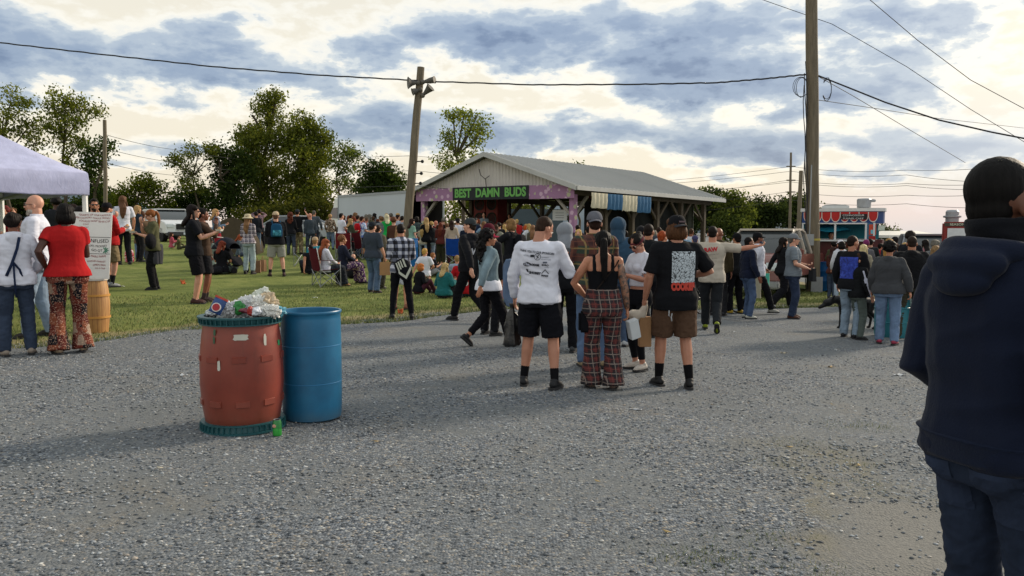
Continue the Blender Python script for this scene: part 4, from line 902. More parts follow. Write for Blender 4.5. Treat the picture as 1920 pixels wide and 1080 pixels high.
sx = N.new('ShaderNodeSeparateXYZ'); L.new(v, sx.inputs[0]); al = g.m('ADD', g.m('MULTIPLY', sx.outputs[0], .655), g.m('MULTIPLY', sx.outputs[1], .756))
rib = g.m('PINGPONG', al, .14); L.new(g.mix(g.m('MULTIPLY', g.noise(v, 1.4, 5, .6), .5), '#a2a5a6', '#8b8a84'), b.inputs['Base Color']); g.bump(g.m('POWER', g.m('MULTIPLY', rib, 7), 6), b, .8, .03)
ov, oe = .55, .55; hw = PW/2; sl = RISE/hw
for nm, s0, s1 in (('roof', 0, 1),):
    m = MB()
    for sd_ in (-1, 1):
        e0 = hw+sd_*(hw+oe); ze = EH-oe*sl+.12; zr = EH+RISE+.12
        poly = [(e0, ze), (hw, zr), (hw, zr+.06), (e0, ze+.06)]
        a = [(x, -ov, z) for x, z in poly]; c = [(x, PL+ov, z) for x, z in poly]; m.rings([a, c])
    roof = pb(m, 'roof', m_roof)
m = MB()
for k in range(int((PL+2*ov)/.3)):
    y = -ov+.15+k*.3
    for sd_ in (-1, 1):
        e0 = hw+sd_*(hw+oe); m.beam((e0, y, EH-oe*sl+.19), (hw, y, EH+RISE+.19), .035, .03)
pb(m, 'roof_ribs', m_roof, roof)
TRIM = MAT('#a9aaa8', .6, .1, 2, name='grey_trim')
m = MB()
for y_ in (-ov-.03, PL+ov+.03):
    m = MB(); z_ = lambda d: EH-oe*sl+d; m.rings([[(x, y_+dy, z) for x, z in ((-oe, z_(0)), (hw, EH+RISE), (PW+oe, z_(0)), (PW+oe, z_(.2)), (hw, EH+RISE+.2), (-oe, z_(.2)))] for dy in (-.025, .025)]); pb(m, 'barge_board', TRIM)
m = MB(); m.beam((-oe-.03, -ov, EH-oe*sl+.09), (-oe-.03, PL+ov, EH-oe*sl+.09), .05, .16); m.beam((PW+oe+.03, -ov, EH-oe*sl+.09), (PW+oe+.03, PL+ov, EH-oe*sl+.09), .05, .16); pb(m, 'fascia', TRIM)
# gable cladding: corrugated sheet, real ribs
def gable(y, nm):
    m = MB(); n = 190; rows = []
    for k in range(n+1):
        x = PW*k/n; zt_ = EH+RISE*(1-abs(x-hw)/hw)+.05; yy = y+(.018 if (k//2) % 2 else -.018); rows.append(((x, yy, EH-.28), (x, yy, zt_)))
    vs = [p for r_ in rows for p in r_]; fs = [(2*k, 2*k+2, 2*k+3, 2*k+1) for k in range(n)]; m.add(vs, fs)
    vs2 = [(x, y_+.05, z) for x, y_, z in vs]; m.add(vs2, [f[::-1] for f in fs]); return pb(m, nm, MAT('#bcb8b3', .55, .14, 1.2, name='painted_sheet', stretch=(1, 1, .3)), sharp=20)
gable(-.15, 'gable'); gable(PL, 'gable')
PURP, nt, N, L, b = newmat('flower_print'); g = G(nt); v = g.co(); vo = N.new('ShaderNodeTexVoronoi'); vo.inputs['Scale'].default_value = 4.2; L.new(v, vo.inputs['Vector'])
sp = N.new('ShaderNodeSeparateColor'); L.new(vo.outputs['Color'], sp.inputs[0])
fl = g.mix(g.m('LESS_THAN', g.m('ADD', vo.outputs['Distance'], g.m('MULTIPLY', g.noise(v, 14, 2), .25)), .50), '#946e90', g.mix(g.m('GREATER_THAN', sp.outputs[0], .5), '#a9a98c', '#bda0b6')); L.new(fl, b.inputs['Base Color']); b.inputs['Roughness'].default_value = .8
for i, (a, y, mt) in enumerate([(0, 0, PURP), (PW, 0, PURP)]+[(PW, q, PWOOD) for q in (3.2, 6.0, 8.8, 11.4)]+[(0, q, PWOOD) for q in (2.2, 4.3, 6.4, 8.6, 10.9)]):
    m = MB(); w = .12 if mt is PURP else .10; m.box((a-w, y-w, -.3), (a+w, y+w, EH-.30)); po = pb(m, 'post', mt, bevel=.01)
    m = MB(); sgn = 1
    for dy in (-1, 1):
        if (y == 0 and dy < 0) or (y > 10.8 and dy > 0): continue
        m.beam((a, y+dy*.08, EH-1.15), (a, y+dy*.95, EH-.32), .09, .12)
    dx = 1 if a == 0 else -1; m.beam((a+dx*.08, y, EH-1.15), (a+dx*.95, y, EH-.32), .09, .12)
    pb(m, 'brace', PWOOD if mt is not PURP else MAT('#8b8680', .8, .1, name='pale_wood'), po)
m = MB()
for a in (0, PW): m.box((a-.08, -.05, EH-.32), (a+.08, PL, EH-.06))
pb(m, 'beam', PWOOD)
m = MB()
for k in range(9):
    y = .1+k*PL/8.2
    if k and k < 8: m.beam((0, y, EH-.02), (PW, y, EH-.02), .06, .14)
    for sd_ in (-1, 1): m.beam((hw+sd_*hw, y, EH+.02), (hw, y, EH+RISE-.02), .05, .13)
pb(m, 'rafter', PWOOD)
# banner across the gable
m = MB(); m.box((-.25, -.30, EH-.47), (2.10, -.27, EH+.09)); pb(m, 'flower_valance', PURP)
m = MB(); m.box((6.40, -.30, EH-.47), (PW+.25, -.27, EH+.09)); pb(m, 'flower_valance', PURP)
bn = MB(); bn.box((2.05, -.335, EH-.46), (6.45, -.305, EH+.10)); ban = pb(bn, 'banner', MAT('#1e2226', .7, .1, name='black_vinyl'))
ban.parent = None; ban.location = PO; tag(ban, 'black banner with green letters hung across the pavilion gable', 'banner')
tm = text_mesh('BEST  DAMN  BUDS', .50, ext=.021); mb_ = MB(); w_ = max(v.co.x for v in tm.vertices); kx = 2.08/w_
mb_.add([Vector((4.25-v.co.x*kx, -.345, EH-.18+v.co.y*1.02)) for v in tm.vertices], [tuple(p.vertices) for p in tm.polygons]); bl_ = pb(mb_, 'lettering', MAT('#64a053', .7, .1, name='green_print')); bl_.parent = ban
# scalloped awning skirt under the right eave
aw = thing('awning_skirt', 'ragged blue and white striped cloth skirt hung under the pavilion eave', 'awning', PO)
for i in range(4):
    m = MB(); n = 16; a = 0.25+i*1.12; r_ = []
    for k in range(n+1):
        y = a+1.115*k/n; zb = EH-.80-.09*i*.3-.05*abs(math.sin(k*1.15+i)); r_.append([(-oe-.16, y, EH-.23), (-oe-.18+.03*math.sin(k*1.6), y, EH-.5), (-oe-.17+.05*math.sin(k*1.6+1), y, zb), (-oe-.155+.05*math.sin(k*1.6+1), y, zb), (-oe-.165+.03*math.sin(k*1.6), y, EH-.5), (-oe-.145, y, EH-.23)])
    m.rings(r_); x = pb(m, 'panel', CLOTH('#bdb6a2' if i % 2 == 0 else '#3c5f80')); x.parent = aw
# stage deck, drapes, speakers
m = MB(); m.box((.5, 4.2, -.2), (PW-.5, PL-.4, .75)); st_ = pb(m, 'stage_deck', MAT('#26241f', .8, .2, name='deck')); st_.parent = None; st_.location = PO; tag(st_, 'low dark stage platform inside the pavilion', 'stage')
def drapec(label, pts, z0, z1, col, th=.05, cat='backdrop'):
    m = MB(); r_ = []; n = 40
    for k in range(n+1):
        t = k/n; a = pts[0][0]+(pts[1][0]-pts[0][0])*t; y = pts[0][1]+(pts[1][1]-pts[0][1])*t; w = .05*math.sin(k*1.9)+.03*math.sin(k*.7); r_.append([(a, y+w, z0), (a, y+w, z1), (a, y+w+th, z1), (a, y+w+th, z0)])
    m.rings(r_); x = pb(m, 'stage_drape', CLOTH(col)); x.parent = None; x.location = PO; return tag(x, label, cat)
drapec('grey tarpaulin hung as backdrop behind the right speaker stack', ((0.4, 10.6), (4.6, 10.6)), .6, 3.0, '#585c58')
drapec('black side curtain hung from the eave under the striped skirt', ((.12, .9), (.12, 4.1)), -.1, 2.6, '#1e2022')
drapec('black curtain closing the right rear side of the stage', ((.2, 4.5), (.2, 8.4)), .2, 2.7, '#2a2c2d')
m = MB(); m.box((1.0, .90, 1.80), (1.75, .93, 2.25)); x = pb(m, 'notice_board', MAT('#c9cdd2', .6, .04, name='paper')); x.parent = None; x.location = PO; tag(x, 'white notice hung beside the right flowered post', 'notice')
m = MB(); 
for k in range(3): m.box((1.15, .895, 1.90+k*.10), (1.6, .897, 1.925+k*.10))
y_ = pb(m, 'print', MAT('#7d828a', .7, .02, name='grey_print')); y_.parent = x
RED = MAT('#74211f', .6, .15, 3, name='red_cabinet')
def stack(label, a, y, z, n=2):
    c = PP(a, y, z); t = thing('speaker_stack', label, 'speakers', c, math.atan2(E2.y, E2.x)-math.pi/2)
    for i in range(n):
        m = MB(); m.box((i*.82+.02, 0, 0), (i*.82+.80, .7, 2.0)); cb_ = B(m, 'cabinet', RED, t, bevel=.02)
        m = MB()
        for zz, r_ in ((.55, .30), (1.28, .30), (1.76, .13)):
            m.rings([[(i*.82+.41+q*r_*math.cos(a_), yy, zz+q*r_*math.sin(a_)) for a_ in [2*math.pi*k/20 for k in range(20)]] for q, yy in ((1.05, .0), (1.05, -.03), (.9, -.02), (.5, .06), (.2, .03), (.05, .03))])
        B(m, 'driver', DARK, cb_)
    m = MB(); m.box((0, .02, -1.0), (n*.82+.02, .72, -.01)); B(m, 'subwoofer_base', MAT('#2a1a1a', .7, .1, name='dark_cab'), t, bevel=.02)
stack('pair of tall red speaker cabinets left of the stage opening', PW-.3, 3.0, 1.35); stack('pair of tall red speaker cabinets in front of the grey backdrop', 3.1, 5.2, 1.35)
# old antenna on gable
m = MB(); m.tube([(4.4, -.35, EH+.10), (4.4, -.38, EH+.4), (4.7, -.38, EH+.6), (4.8, -.36, EH+.85)], .018, 6); m.tube([(4.45, -.36, EH+.42), (4.2, -.36, EH+.55)], .015, 6); pb(m, 'bracket', DARK)
# ---------------------------------------------------------------- box truck and vehicles
def wheel(par, c, r, w=.24, ax='x'):
    m = MB(); pr = [(r*.62, -w/2), (r*.94, -w/2), (r, -w*.35), (r, w*.35), (r*.94, w/2), (r*.62, w/2)]
    f_ = (lambda q, t, z: (c[0]+z, c[1]+q*math.cos(t), c[2]+q*math.sin(t))) if ax == 'x' else (lambda q, t, z: (c[0]+q*math.cos(t), c[1]+z, c[2]+q*math.sin(t)))
    m.rings([[f_(q, 2*math.pi*k/24, z) for k in range(24)] for q, z in pr]); t_ = B(m, 'wheel', MAT('#17171a', .9, .1, name='tyre'), par)
    m = MB(); m.rings([[f_(q, 2*math.pi*k/24, z) for k in range(24)] for q, z in ((r*.63, -w*.46), (r*.5, -w*.3), (r*.2, -w*.42), (r*.2, w*.42), (r*.5, w*.3), (r*.63, w*.46))]); B(m, 'rim', METAL, t_)
GLASS = MAT('#20282c', .08, .1, 1, name='window_glass', spec=.8)
def truck():
    A = at(634, 400, 49.5); A.z = gz(A.x, A.y); Bp = at(765, 400, 43.5); Bp.z = gz(Bp.x, Bp.y); d = Bp-A; a = math.atan2(d.y, d.x); Ln = Vector((d.x, d.y)).length
    t = thing('box_truck', 'white box truck with its rear roller door open beside the pavilion', 'truck', A, a)
    z1 = at(700, 362, 46).z-A.z; m = MB(); W_ = 2.4
    m.box((0, 0, 1.0), (Ln, .05, z1)); m.box((0, W_-.05, 1.0), (Ln, W_, z1)); m.box((0, .05, z1-.06), (Ln, W_-.05, z1)); m.box((0, .05, 1.0), (Ln, W_-.05, 1.08)); m.box((0, .05, 1.08), (.05, W_-.05, z1-.06)); B(m, 'cargo_box', MAT('#aab1ba', .5, .05, .6, name='truck_white'), t)
    m = MB(); m.box((.0, -.03, z1-.12), (Ln+.03, -.002, z1+.02)); m.box((0, -.03, .95), (Ln+.03, -.002, 1.08)); m.box((.0, -.03, 1.08), (.10, -.002, z1-.12)); m.box((Ln-.08, -.03, 1.08), (Ln+.03, -.002, z1-.12)); B(m, 'frame_rail', MAT('#8d9196', .5, .08, name='alu'), t)
    m = MB(); m.box((Ln-.02, -.002, z1-.2), (Ln+.04, W_, z1+.02)); m.box((Ln-.02, -.0, 1), (Ln+.04, .1, z1-.2)); m.box((Ln-.02, W_-.1, 1), (Ln+.04, W_, z1-.2)); B(m, 'door_frame', MAT('#a5a9ac', .5, .08, name='alu2'), t)
    m = MB(); m.box((.06, .06, 1.09), (Ln-.1, .1, z1-.08)); m.box((.06, W_-.1, 1.09), (Ln-.1, W_-.06, z1-.08)); m.box((.06, .1, z1-.12), (Ln-.1, W_-.1, z1-.07)); B(m, 'inner_lining', MAT('#24221f', .9, .1, name='dark_lining'), t)
    m = MB(); m.prism([(-1.9, .6), (-1.9, 1.3), (-1.55, 1.45), (-.95, 2.15), (-.7, 2.75), (-.05, z1-.25), (-.05, .6)], .15, W_-.15); B(m, 'cab', WHITE, t, bevel=.05)
    m = MB(); m.prism([(-1.45, 1.5), (-.92, 2.1), (-.35, 2.12), (-.35, 1.45)], .12, .148); m.prism([(-1.50, 1.52), (-.97, 2.14), (-.94, 2.12), (-1.47, 1.5)], .3, W_-.3); B(m, 'window', GLASS, t)
    m = MB(); m.box((.2, .3, .6), (Ln-.2, 2.1, .98)); B(m, 'chassis', DARK, t)
    for x in (-1.1, Ln-1.2):
        for y in (.15, W_-.15): wheel(t, (x, y, .45), .45, .28, 'y')
truck()
def car(label, px, Y, rz, col, kind, L_=4.6, W_=1.85, H_=1.5, name='parked_car', cat='car', chrome=True, f=None):
    if f: g = gp(px, f)
    else: g = at(px, 400, Y); g.z = gz(g.x, g.y)
    t = thing(name, label, cat, g, R(rz)); P_ = {   # profile: x forward(+), z
     'suv': ([(-2.25, .45), (-2.3, .95), (-2.15, 1.08), (2.05-.95, 1.12), (2.0, .98), (2.28, .82), (2.3, .42)], [(-2.1, 1.08), (-1.85, 1.62), (-.1, 1.66), (.55, 1.50), (1.15, 1.12)]),
     'pickup': ([(-2.9, .55), (-2.92, 1.12), (-.95, 1.15), (1.15, 1.18), (1.2, 1.22), (2.6, 1.16), (2.85, 1.0), (2.9, .5)], [(-1.0, 1.15), (-.9, 1.80), (-.6, 1.88), (.35, 1.88), (.62, 1.80), (1.25, 1.2)]),
     'sedan': ([(-2.3, .42), (-2.32, .9), (-1.6, 1.0), (1.0, 1.0), (2.1, .82), (2.3, .62), (2.3, .4)], [(-1.7, .98), (-1.0, 1.40), (.1, 1.42), (1.1, 1.0)])}[kind]
    hb, cb_ = P_; hw_ = W_/2; paint = MAT(col, .3, .04, 1.5, name='car_paint', spec=.6); M_ = Matrix.Rotation(math.pi/2, 4, 'Z') if False else None
    def slab(poly, ws, nm, mat, bev=.03, par=None):
        m = MB(); rs = []
        for y, s_ in ws: rs.append([(x*s_ if True else x, y, z) for x, z in poly])
        m.rings(rs); return B(m, nm, mat, par or t, bevel=bev, sharp=40)
    body = slab(hb, [(-hw_, .97), (-hw_*.9, 1.0), (hw_*.9, 1.0), (hw_, .97)], 'body', paint, .025)
    zr = max(z for _, z in cb_); 
    m = MB(); mz = sum(x for x, _ in cb_)/len(cb_); z0 = cb_[0][1]
    def ins(y, k): return [(x, y*(1-.22*(z-z0)/(zr-z0)), z) for x, z in cb_]
    m.rings([ins(-hw_*.97, 1), ins(hw_*.97, 1)]); B(m, 'cabin', GLASS, t, sharp=30)
    m = MB(); top_ = [p for p in cb_ if p[1] > zr-.25]; xa, xb = top_[0][0]-.02, top_[-1][0]+.04
    yy = hw_*.97*.80; m.box((xa-.02, -yy, zr-.03), (xb-.3 if kind == 'suv' else xb-.05, yy, zr+.035))
    for sg in (-1, 1):
        for (x0_, z0_), (x1_, z1_) in zip(cb_[:-1], cb_[1:]): m.beam((x0_, sg*hw_*.985*(1-.22*(z0_-z0)/(zr-z0)), z0_), (x1_, sg*hw_*.985*(1-.22*(z1_-z0)/(zr-z0)), z1_), .06, .07)
        xm = 0.0 if kind != 'pickup' else .0; m.beam((xm-.1, sg*hw_*.985, z0), (xm-.05, sg*hw_*.985*.8, zr), .05, .09)
    B(m, 'roof', paint if kind != 'pickup' or px > 1600 else MAT('#b5ada2', .35, .04, 2, name='cream_paint', spec=.6), t, bevel=.015)
    fx = max(x for x, _ in hb); m = MB(); zg = .62 if kind != 'pickup' else .72
    m.box((fx-.04, -hw_*.52, zg), (fx+.03, hw_*.52, zg+.26)); gr_ = B(m, 'grille', DARK, t, bevel=.02)
    m = MB(); m.box((fx-.02, -hw_*.55, zg-.03), (fx+.045, hw_*.55, zg)); m.box((fx-.02, -hw_*.55, zg+.26), (fx+.045, hw_*.55, zg+.29)); m.box((fx-.02, -.10, zg+.1), (fx+.05, .10, zg+.17)); B(m, 'chrome_trim', METAL, gr_)
    for sg in (-1, 1):
        m = MB(); m.box((fx-.22, sg*hw_*.78-.2, zg+.06), (fx+.015, sg*hw_*.78+.17, zg+.28)); B(m, 'headlight', MAT('#c9d0d4', .1, .05, name='lamp_glass', spec=.8), t, bevel=.04)
        m = MB(); m.box((1.0 if kind != 'pickup' else 1.1, sg*(hw_+.02)-.02, z0+.02), (1.14 if kind != 'pickup' else 1.26, sg*(hw_+.22), z0+.2)); B(m, 'mirror', paint, t, bevel=.03)
        for x in (fx-.85, -fx+.85): wheel(t, (x, sg*(hw_-.12), .36 if kind != 'pickup' else .40), .36 if kind != 'pickup' else .40, .24, 'y')
    m = MB(); m.box((fx-.3, -hw_*.98, .30), (fx+.08, hw_*.98, .5)); m2 = MB(); m2.box((-fx-.06, -hw_*.98, .32), (-fx+.3, hw_*.98, .52)); B(m2, 'bumper', METAL if kind == 'pickup' else MAT('#3b3d40', .6, .1, name='bumper_plastic'), t, bevel=.04); bp_ = B(m, 'bumper', METAL if kind == 'pickup' else MAT('#3b3d40', .6, .1, name='bumper_plastic'), t, bevel=.04)
    m = MB(); m.box((fx+.082, -.17, .36), (fx+.09, .17, .47)); B(m, 'number_plate', MAT('#b9c2cc', .5, .05, name='plate'), bp_)
    return t
car('white crossover parked nose to the lawn behind the sitting woman in pink', 318, 42, -48, '#c9ccce', 'suv', W_=1.9)
car('dark old hatchback half hidden behind the white crossover', 306, 52, -30, '#2d3636', 'suv')
car('maroon and silver pickup parked facing the crowd left of the thick pole', 1446, 24.2, 238, '#6a3c36', 'pickup', W_=2.0, name='pickup_truck', cat='pickup')
car('dark pickup with a pale bonnet parked at the far right behind the crowd', 1738, 30, 250, '#7d7f84', 'pickup', W_=2.0, name='pickup_truck', cat='pickup')
car('silver car showing between the standing man in grey and the man filming', 566, 40, -20, '#8d949c', 'sedan')
# ---------------------------------------------------------------- food trailers
def trailer():
    c = at(1504, 400, 27.0); c.z = gz(c.x+1, 27); t = thing('food_trailer', 'round ended food trailer with red scalloped fascia and teal serving window', 'food trailer', c, R(-21))
    k = 27/F; Wd = 143*k; z = lambda py: (at(1570, py, 27).z-c.z); m = MB()
    prof = [(0, 0), (Wd-.35, 0), (Wd-.08, .25), (Wd, .6), (Wd, 2.1), (Wd-.2, 2.35), (0, 2.35)]
    def ring(zz, g_=0): return [(x+(g_ if x > Wd/2 else -g_), y+(-g_ if y < 1 else g_), zz) for x, y in prof]
    m.rings([ring(.35), ring(z(449))]); B(m, 'lower_panel', MAT('#471a1c', .4, .35, 3, name='maroon_panel'), t, sharp=30)
    m = MB(); m.rings([ring(z(419)), ring(z(397))]); band = B(m, 'fascia', MAT('#1d3d72', .45, .1, name='blue_panel'), t)
    m = MB(); m.rings([ring(z(397), .05), ring(z(391), .05)]); B(m, 'roof', MAT('#c8c8c6', .5, .06, name='roof_white'), t)
    sc_r, sc_w = MB(), MB(); n = 8; wv = (Wd-.3)/n
    for i in range(n):
        for mb_, r_, yy, zt_ in ((sc_w, .51, -.018, z(398)), (sc_r, .44, -.034, z(398))):
            cx = .05+wv*(i+.5); pts = [(cx-wv*r_, zt_)]+[(cx-wv*r_*math.cos(a), zt_-.12-.20*math.sin(a)*(r_/.46)) for a in np.linspace(0, math.pi, 12)]+[(cx+wv*r_, zt_)]
            mb_.prism(pts, yy, yy+.014)
    sw = B(sc_w, 'scallop_edge', MAT('#d9d6cf', .5, .05, name='white_print'), band); B(sc_r, 'scallop', MAT('#a8201c', .5, .15, 5, name='red_print'), sw)
    m = MB(); q = (1590-1502)*k; m.box((q-.38, -.06, z(412)), (q+.42, -.04, z(402))); pl = B(m, 'name_plate', MAT('#1b1b1d', .6, .05, name='black_sign'), t, bevel=.01)
    for j, s_ in enumerate(('CONNOISSEUR', 'FUNNEL CAKE')):
        tm = text_mesh(s_, .10); mb_ = MB(); mb_.add([(q+v.co.x*.95, -.066, z(407)+(.045 if j == 0 else -.06)+v.co.y*.8) for v in tm.vertices], [tuple(p.vertices) for p in tm.polygons]); B(mb_, 'lettering', MAT('#cfcfcf', .6, .02, name='white_letters'), pl)
    x0, x1 = .55, (1613-1502)*k; TEAL = MAT('#0f7f8c', .5, .1, 2, name='teal_wall')
    m = MB(); m.box((0.05, 1.6, z(449)+.01), (Wd-.1, 1.66, z(419)-.01)); m.box((.02, .06, z(449)+.01), (.08, 1.6, z(419)-.01)); B(m, 'interior_wall', MAT('#187c8c', .5, .15, 2, name='teal_interior'), t)
    m = MB(); m.box((x1, -.01, z(449)), (Wd-.35, .05, z(419))); B(m, 'menu_wall', MAT('#356a86', .5, .25, 4, name='blue_wall'), t)
    m = MB()
    for xx in (0.0, (1535-1502)*k+.42, x1-.05, Wd-.38): m.box((xx, -.05, z(452)), (xx+.06, .02, z(418)))
    m.box((0, -.06, z(420)), (x1, .0, z(418))); m.box((-.1, -.22, z(452)), (x1+.1, .03, z(449))); B(m, 'window_frame', MAT('#b9bfc2', .4, .05, metal=.5, name='frame_alu'), t)
    for i, (c0, c1, za, zb, hx) in enumerate(((1617, 1629, 421, 440, '#b5462e'), (1620, 1627, 431, 438, '#6fb6c9'), (1632, 1643, 423, 432, '#b8c4b8'), (1617, 1628, 442, 449, '#8a2020'))):
        m = MB(); m.box(((c0-1502)*k, -.03-.01*i, z(zb)), ((c1-1502)*k, -.012-.01*i, z(za))); B(m, 'menu_sign', MAT(hx, .6, .3, 14, name='poster'), t)
    # umbrella under the hatch and ledge items
    m = MB(); cx = (1572-1502)*k; r_ = [[(cx+rr*math.cos(a), .75+rr*math.sin(a), zz+.05*math.sin(4*a)*rr) for a in [2*math.pi*q/24 for q in range(24)]] for rr, zz in ((.75, z(433)), (.6, z(428)), (.35, z(424)), (.03, z(421)))]; m.rings(r_)
    u = B(m, 'umbrella_canopy', MAT('#38b4d8', .5, .08, name='cyan_nylon'), None, c); u.name = 'blue_umbrella'; tag(u, 'bright blue umbrella open inside the serving window', 'umbrella')
    m = MB(); m.tube([(0, 0, -.9), (0, 0, 0)], .015, 6); 
    # roof gear
    m = MB(); m.box(((1536-1502)*k, .6, z(391)), ((1584-1502)*k, 1.7, z(385))); m.box(((1540-1502)*k, .7, z(385)), ((1580-1502)*k, 1.6, z(383))); B(m, 'air_conditioner', MAT('#bfc1c1', .5, .06, name='ac_white'), t, bevel=.05)
    m = MB(); cx = (1610-1502)*k; m.lathe([(.14, z(391)), (.14, z(390)), (.22, z(389)), (.23, z(374)), (.20, z(372)), (.10, z(371.5))], (cx, 1.0, 0), 24); m.tube([(cx, 1, z(376)), (cx+.32, 1, z(376))], .05, 8); B(m, 'exhaust_fan', METAL, t)
    for xx in (1.0, Wd-.9): wheel(t, (xx, .08, .34), .34, .2, 'y')
trailer()
def trailer2():
    c = at(1768, 400, 26); c.z = gz(c.x, 26); t = thing('food_trailer', 'red food trailer with a chimney hood at the far right behind the hooded man', 'food trailer', c, R(-28)); z = lambda py: at(1790, py, 26).z-c.z
    m = MB(); m.box((0, 0, .4), (4.6, 2.2, z(416))); B(m, 'body', MAT('#7c2422', .4, .1, 1, name='red_panel'), t, bevel=.05)
    m = MB(); m.box((.06, -.03, z(424)), (1.2, -.002, z(418))); s_ = B(m, 'sign', MAT('#3c3a30', .5, .1, name='sign_olive'), t)
    tm = text_mesh('SEASON', .13); mb_ = MB(); mb_.add([(.42+v.co.x*.9, -.034, z(421)+v.co.y*.8) for v in tm.vertices], [tuple(p.vertices) for p in tm.polygons]); B(mb_, 'lettering', MAT('#c9c9b5', .6, .02, name='pale_letters'), s_)
    m = MB(); m.box((.15, -.03, z(450)), (3.6, -.002, z(428))); B(m, 'window', MAT('#c4c8ca', .4, .1, name='pale_panel'), t)
    m = MB(); m.lathe([(.20, z(416)), (.20, z(408)), (.27, z(407)), (.27, z(404)), (.20, z(403)), (.20, z(396)), (.16, z(393)), (.03, z(392))], (.28, 1.0, 0), 20); B(m, 'exhaust_fan', METAL, t)
    for xx in (.9, 3.7): wheel(t, (xx, .1, .34), .34, .2, 'y')
trailer2()
c = at(1678, 400, 62); c.z = gz(c.x, 62); z = lambda py: at(1700, py, 62).z-c.z
t = thing('marquee', 'low white marquee beyond the crowd at right', 'marquee', c); m = MB(); w = 92*62/F; m.box((-w*.1, 0, z(446)), (w, 6, z(441))); m.rings([[(-w*.1, 0, z(441)), (w, 0, z(441)), (w, 6, z(441)), (-w*.1, 6, z(441))], [(w*.15, 2.6, z(433)), (w*.8, 2.6, z(433)), (w*.8, 3.4, z(433)), (w*.15, 3.4, z(433))]]); B(m, 'canopy', MAT('#cfcbc4', .8, .04, name='marquee_cloth'), t)
m = MB()
for i in range(5): x = -w*.08+w*1.06*i/4; m.box((x-.05, .05, -.3), (x+.05, .15, z(446)))
B(m, 'legs', METAL, t)
# storage container behind the stage
c = at(905, 400, 55); c.z = gz(c.x, 55); z = lambda py: at(940, py, 55).z-c.z
m = MB(); m.box((0, 0, 0), (5.5, 2.4, z(392))); x = B(m, 'shipping_container', MAT('#3e4a54', .6, .12, 2, name='container_paint'), None, c, bevel=.03); tag(x, 'slate blue container standing behind the stage', 'container')
# ---------------------------------------------------------------- white pop-up tent at the left
TA = Vector((-5.97, 11.35)); d1 = Vector((-.79, .61)); d2 = Vector((-.61, -.79)); TL = 3.0
tz = gz(TA.x, TA.y); tent = thing('canopy_tent', 'white pop-up canopy at the left edge over the stall', 'canopy tent', (TA.x, TA.y, tz))
cor = [Vector((0, 0)), d1*TL, d1*TL+d2*TL, d2*TL]; e0 = at(168, 366, 11.35).z-tz; e1_ = at(168, 324, 11.35).z-tz; cen = (d1+d2)*TL/2
m = MB(); n = 12; WT = CLOTH('#acafcb')
edge = []
for i in range(4):
    a, b_ = cor[i], cor[(i+1) % 4]
    for k in range(n): edge.append(a.lerp(b_, k/n))
ins_ = lambda p, k, z, s=0: (cen.x+(p.x-cen.x)*k, cen.y+(p.y-cen.y)*k, z)
rs = []
for k, z in ((1.004, e0), (1.004, e0+.02), (1.008, (e0+e1_)/2), (1.0, e1_-.01), (.985, e1_+.015)): rs.append([ins_(p, k+(.006*math.sin(i*1.9) if z < e1_-.05 and z > e0+.01 else 0), z+(.012*math.sin(i*.8) if z < e0+.03 else 0)) for i, p in enumerate(edge)])
for f_ in (.85, .7, .5, .3, .12, .02): rs.append([ins_(p, f_, e1_+(3.25-e1_)*((1-f_)**1.15)-(.05*abs(math.sin(math.pi*(i % n)/n))*4*f_*(1-f_))) for i, p in enumerate(edge)])
m.rings(rs, cap=False); can = B(m, 'canopy_cloth', WT, tent, sharp=50); sf = can.modifiers.new('t', 'SOLIDIFY'); sf.thickness = .006; sf.offset = -1
for i, c_ in enumerate(cor):
    q = cen+(c_-cen)*.975; m = MB(); m.box((q.x-.028, q.y-.028, -.25+(-.036*(q.x))), (q.x+.028, q.y+.028, e1_-.02)); l = B(m, 'leg', WHITE, tent, bevel=.004)
m = MB()
for i in range(4): a, b_ = cen+(cor[i]-cen)*.96, cen+(cor[(i+1) % 4]-cen)*.96; m.beam((a.x, a.y, e1_-.06), (b_.x, b_.y, e1_-.3), .02, .03); m.beam((a.x, a.y, e1_-.3), (b_.x, b_.y, e1_-.06), .02, .03)
B(m, 'truss', METAL, tent)
# brown camping shelter far left
c = at(437, 400, 29); c.z = gz(c.x, 29); z = lambda py: at(437, py, 29).z-c.z
m = MB(); r_ = []
for u in np.linspace(0, 1, 11):
    y = u*1.6; row = []
    for a in np.linspace(0, math.pi, 15): row.append((-.05+.85*math.cos(a)*(1-.25*u), y, z(408)*math.sin(a)**.8*(1-.35*u)))
    r_.append(row)
m.rings(r_); x = B(m, 'beach_shelter', CLOTH('#4a4236'), None, c); tag(x, 'brown domed beach shelter on the lawn behind the stroller', 'shelter')
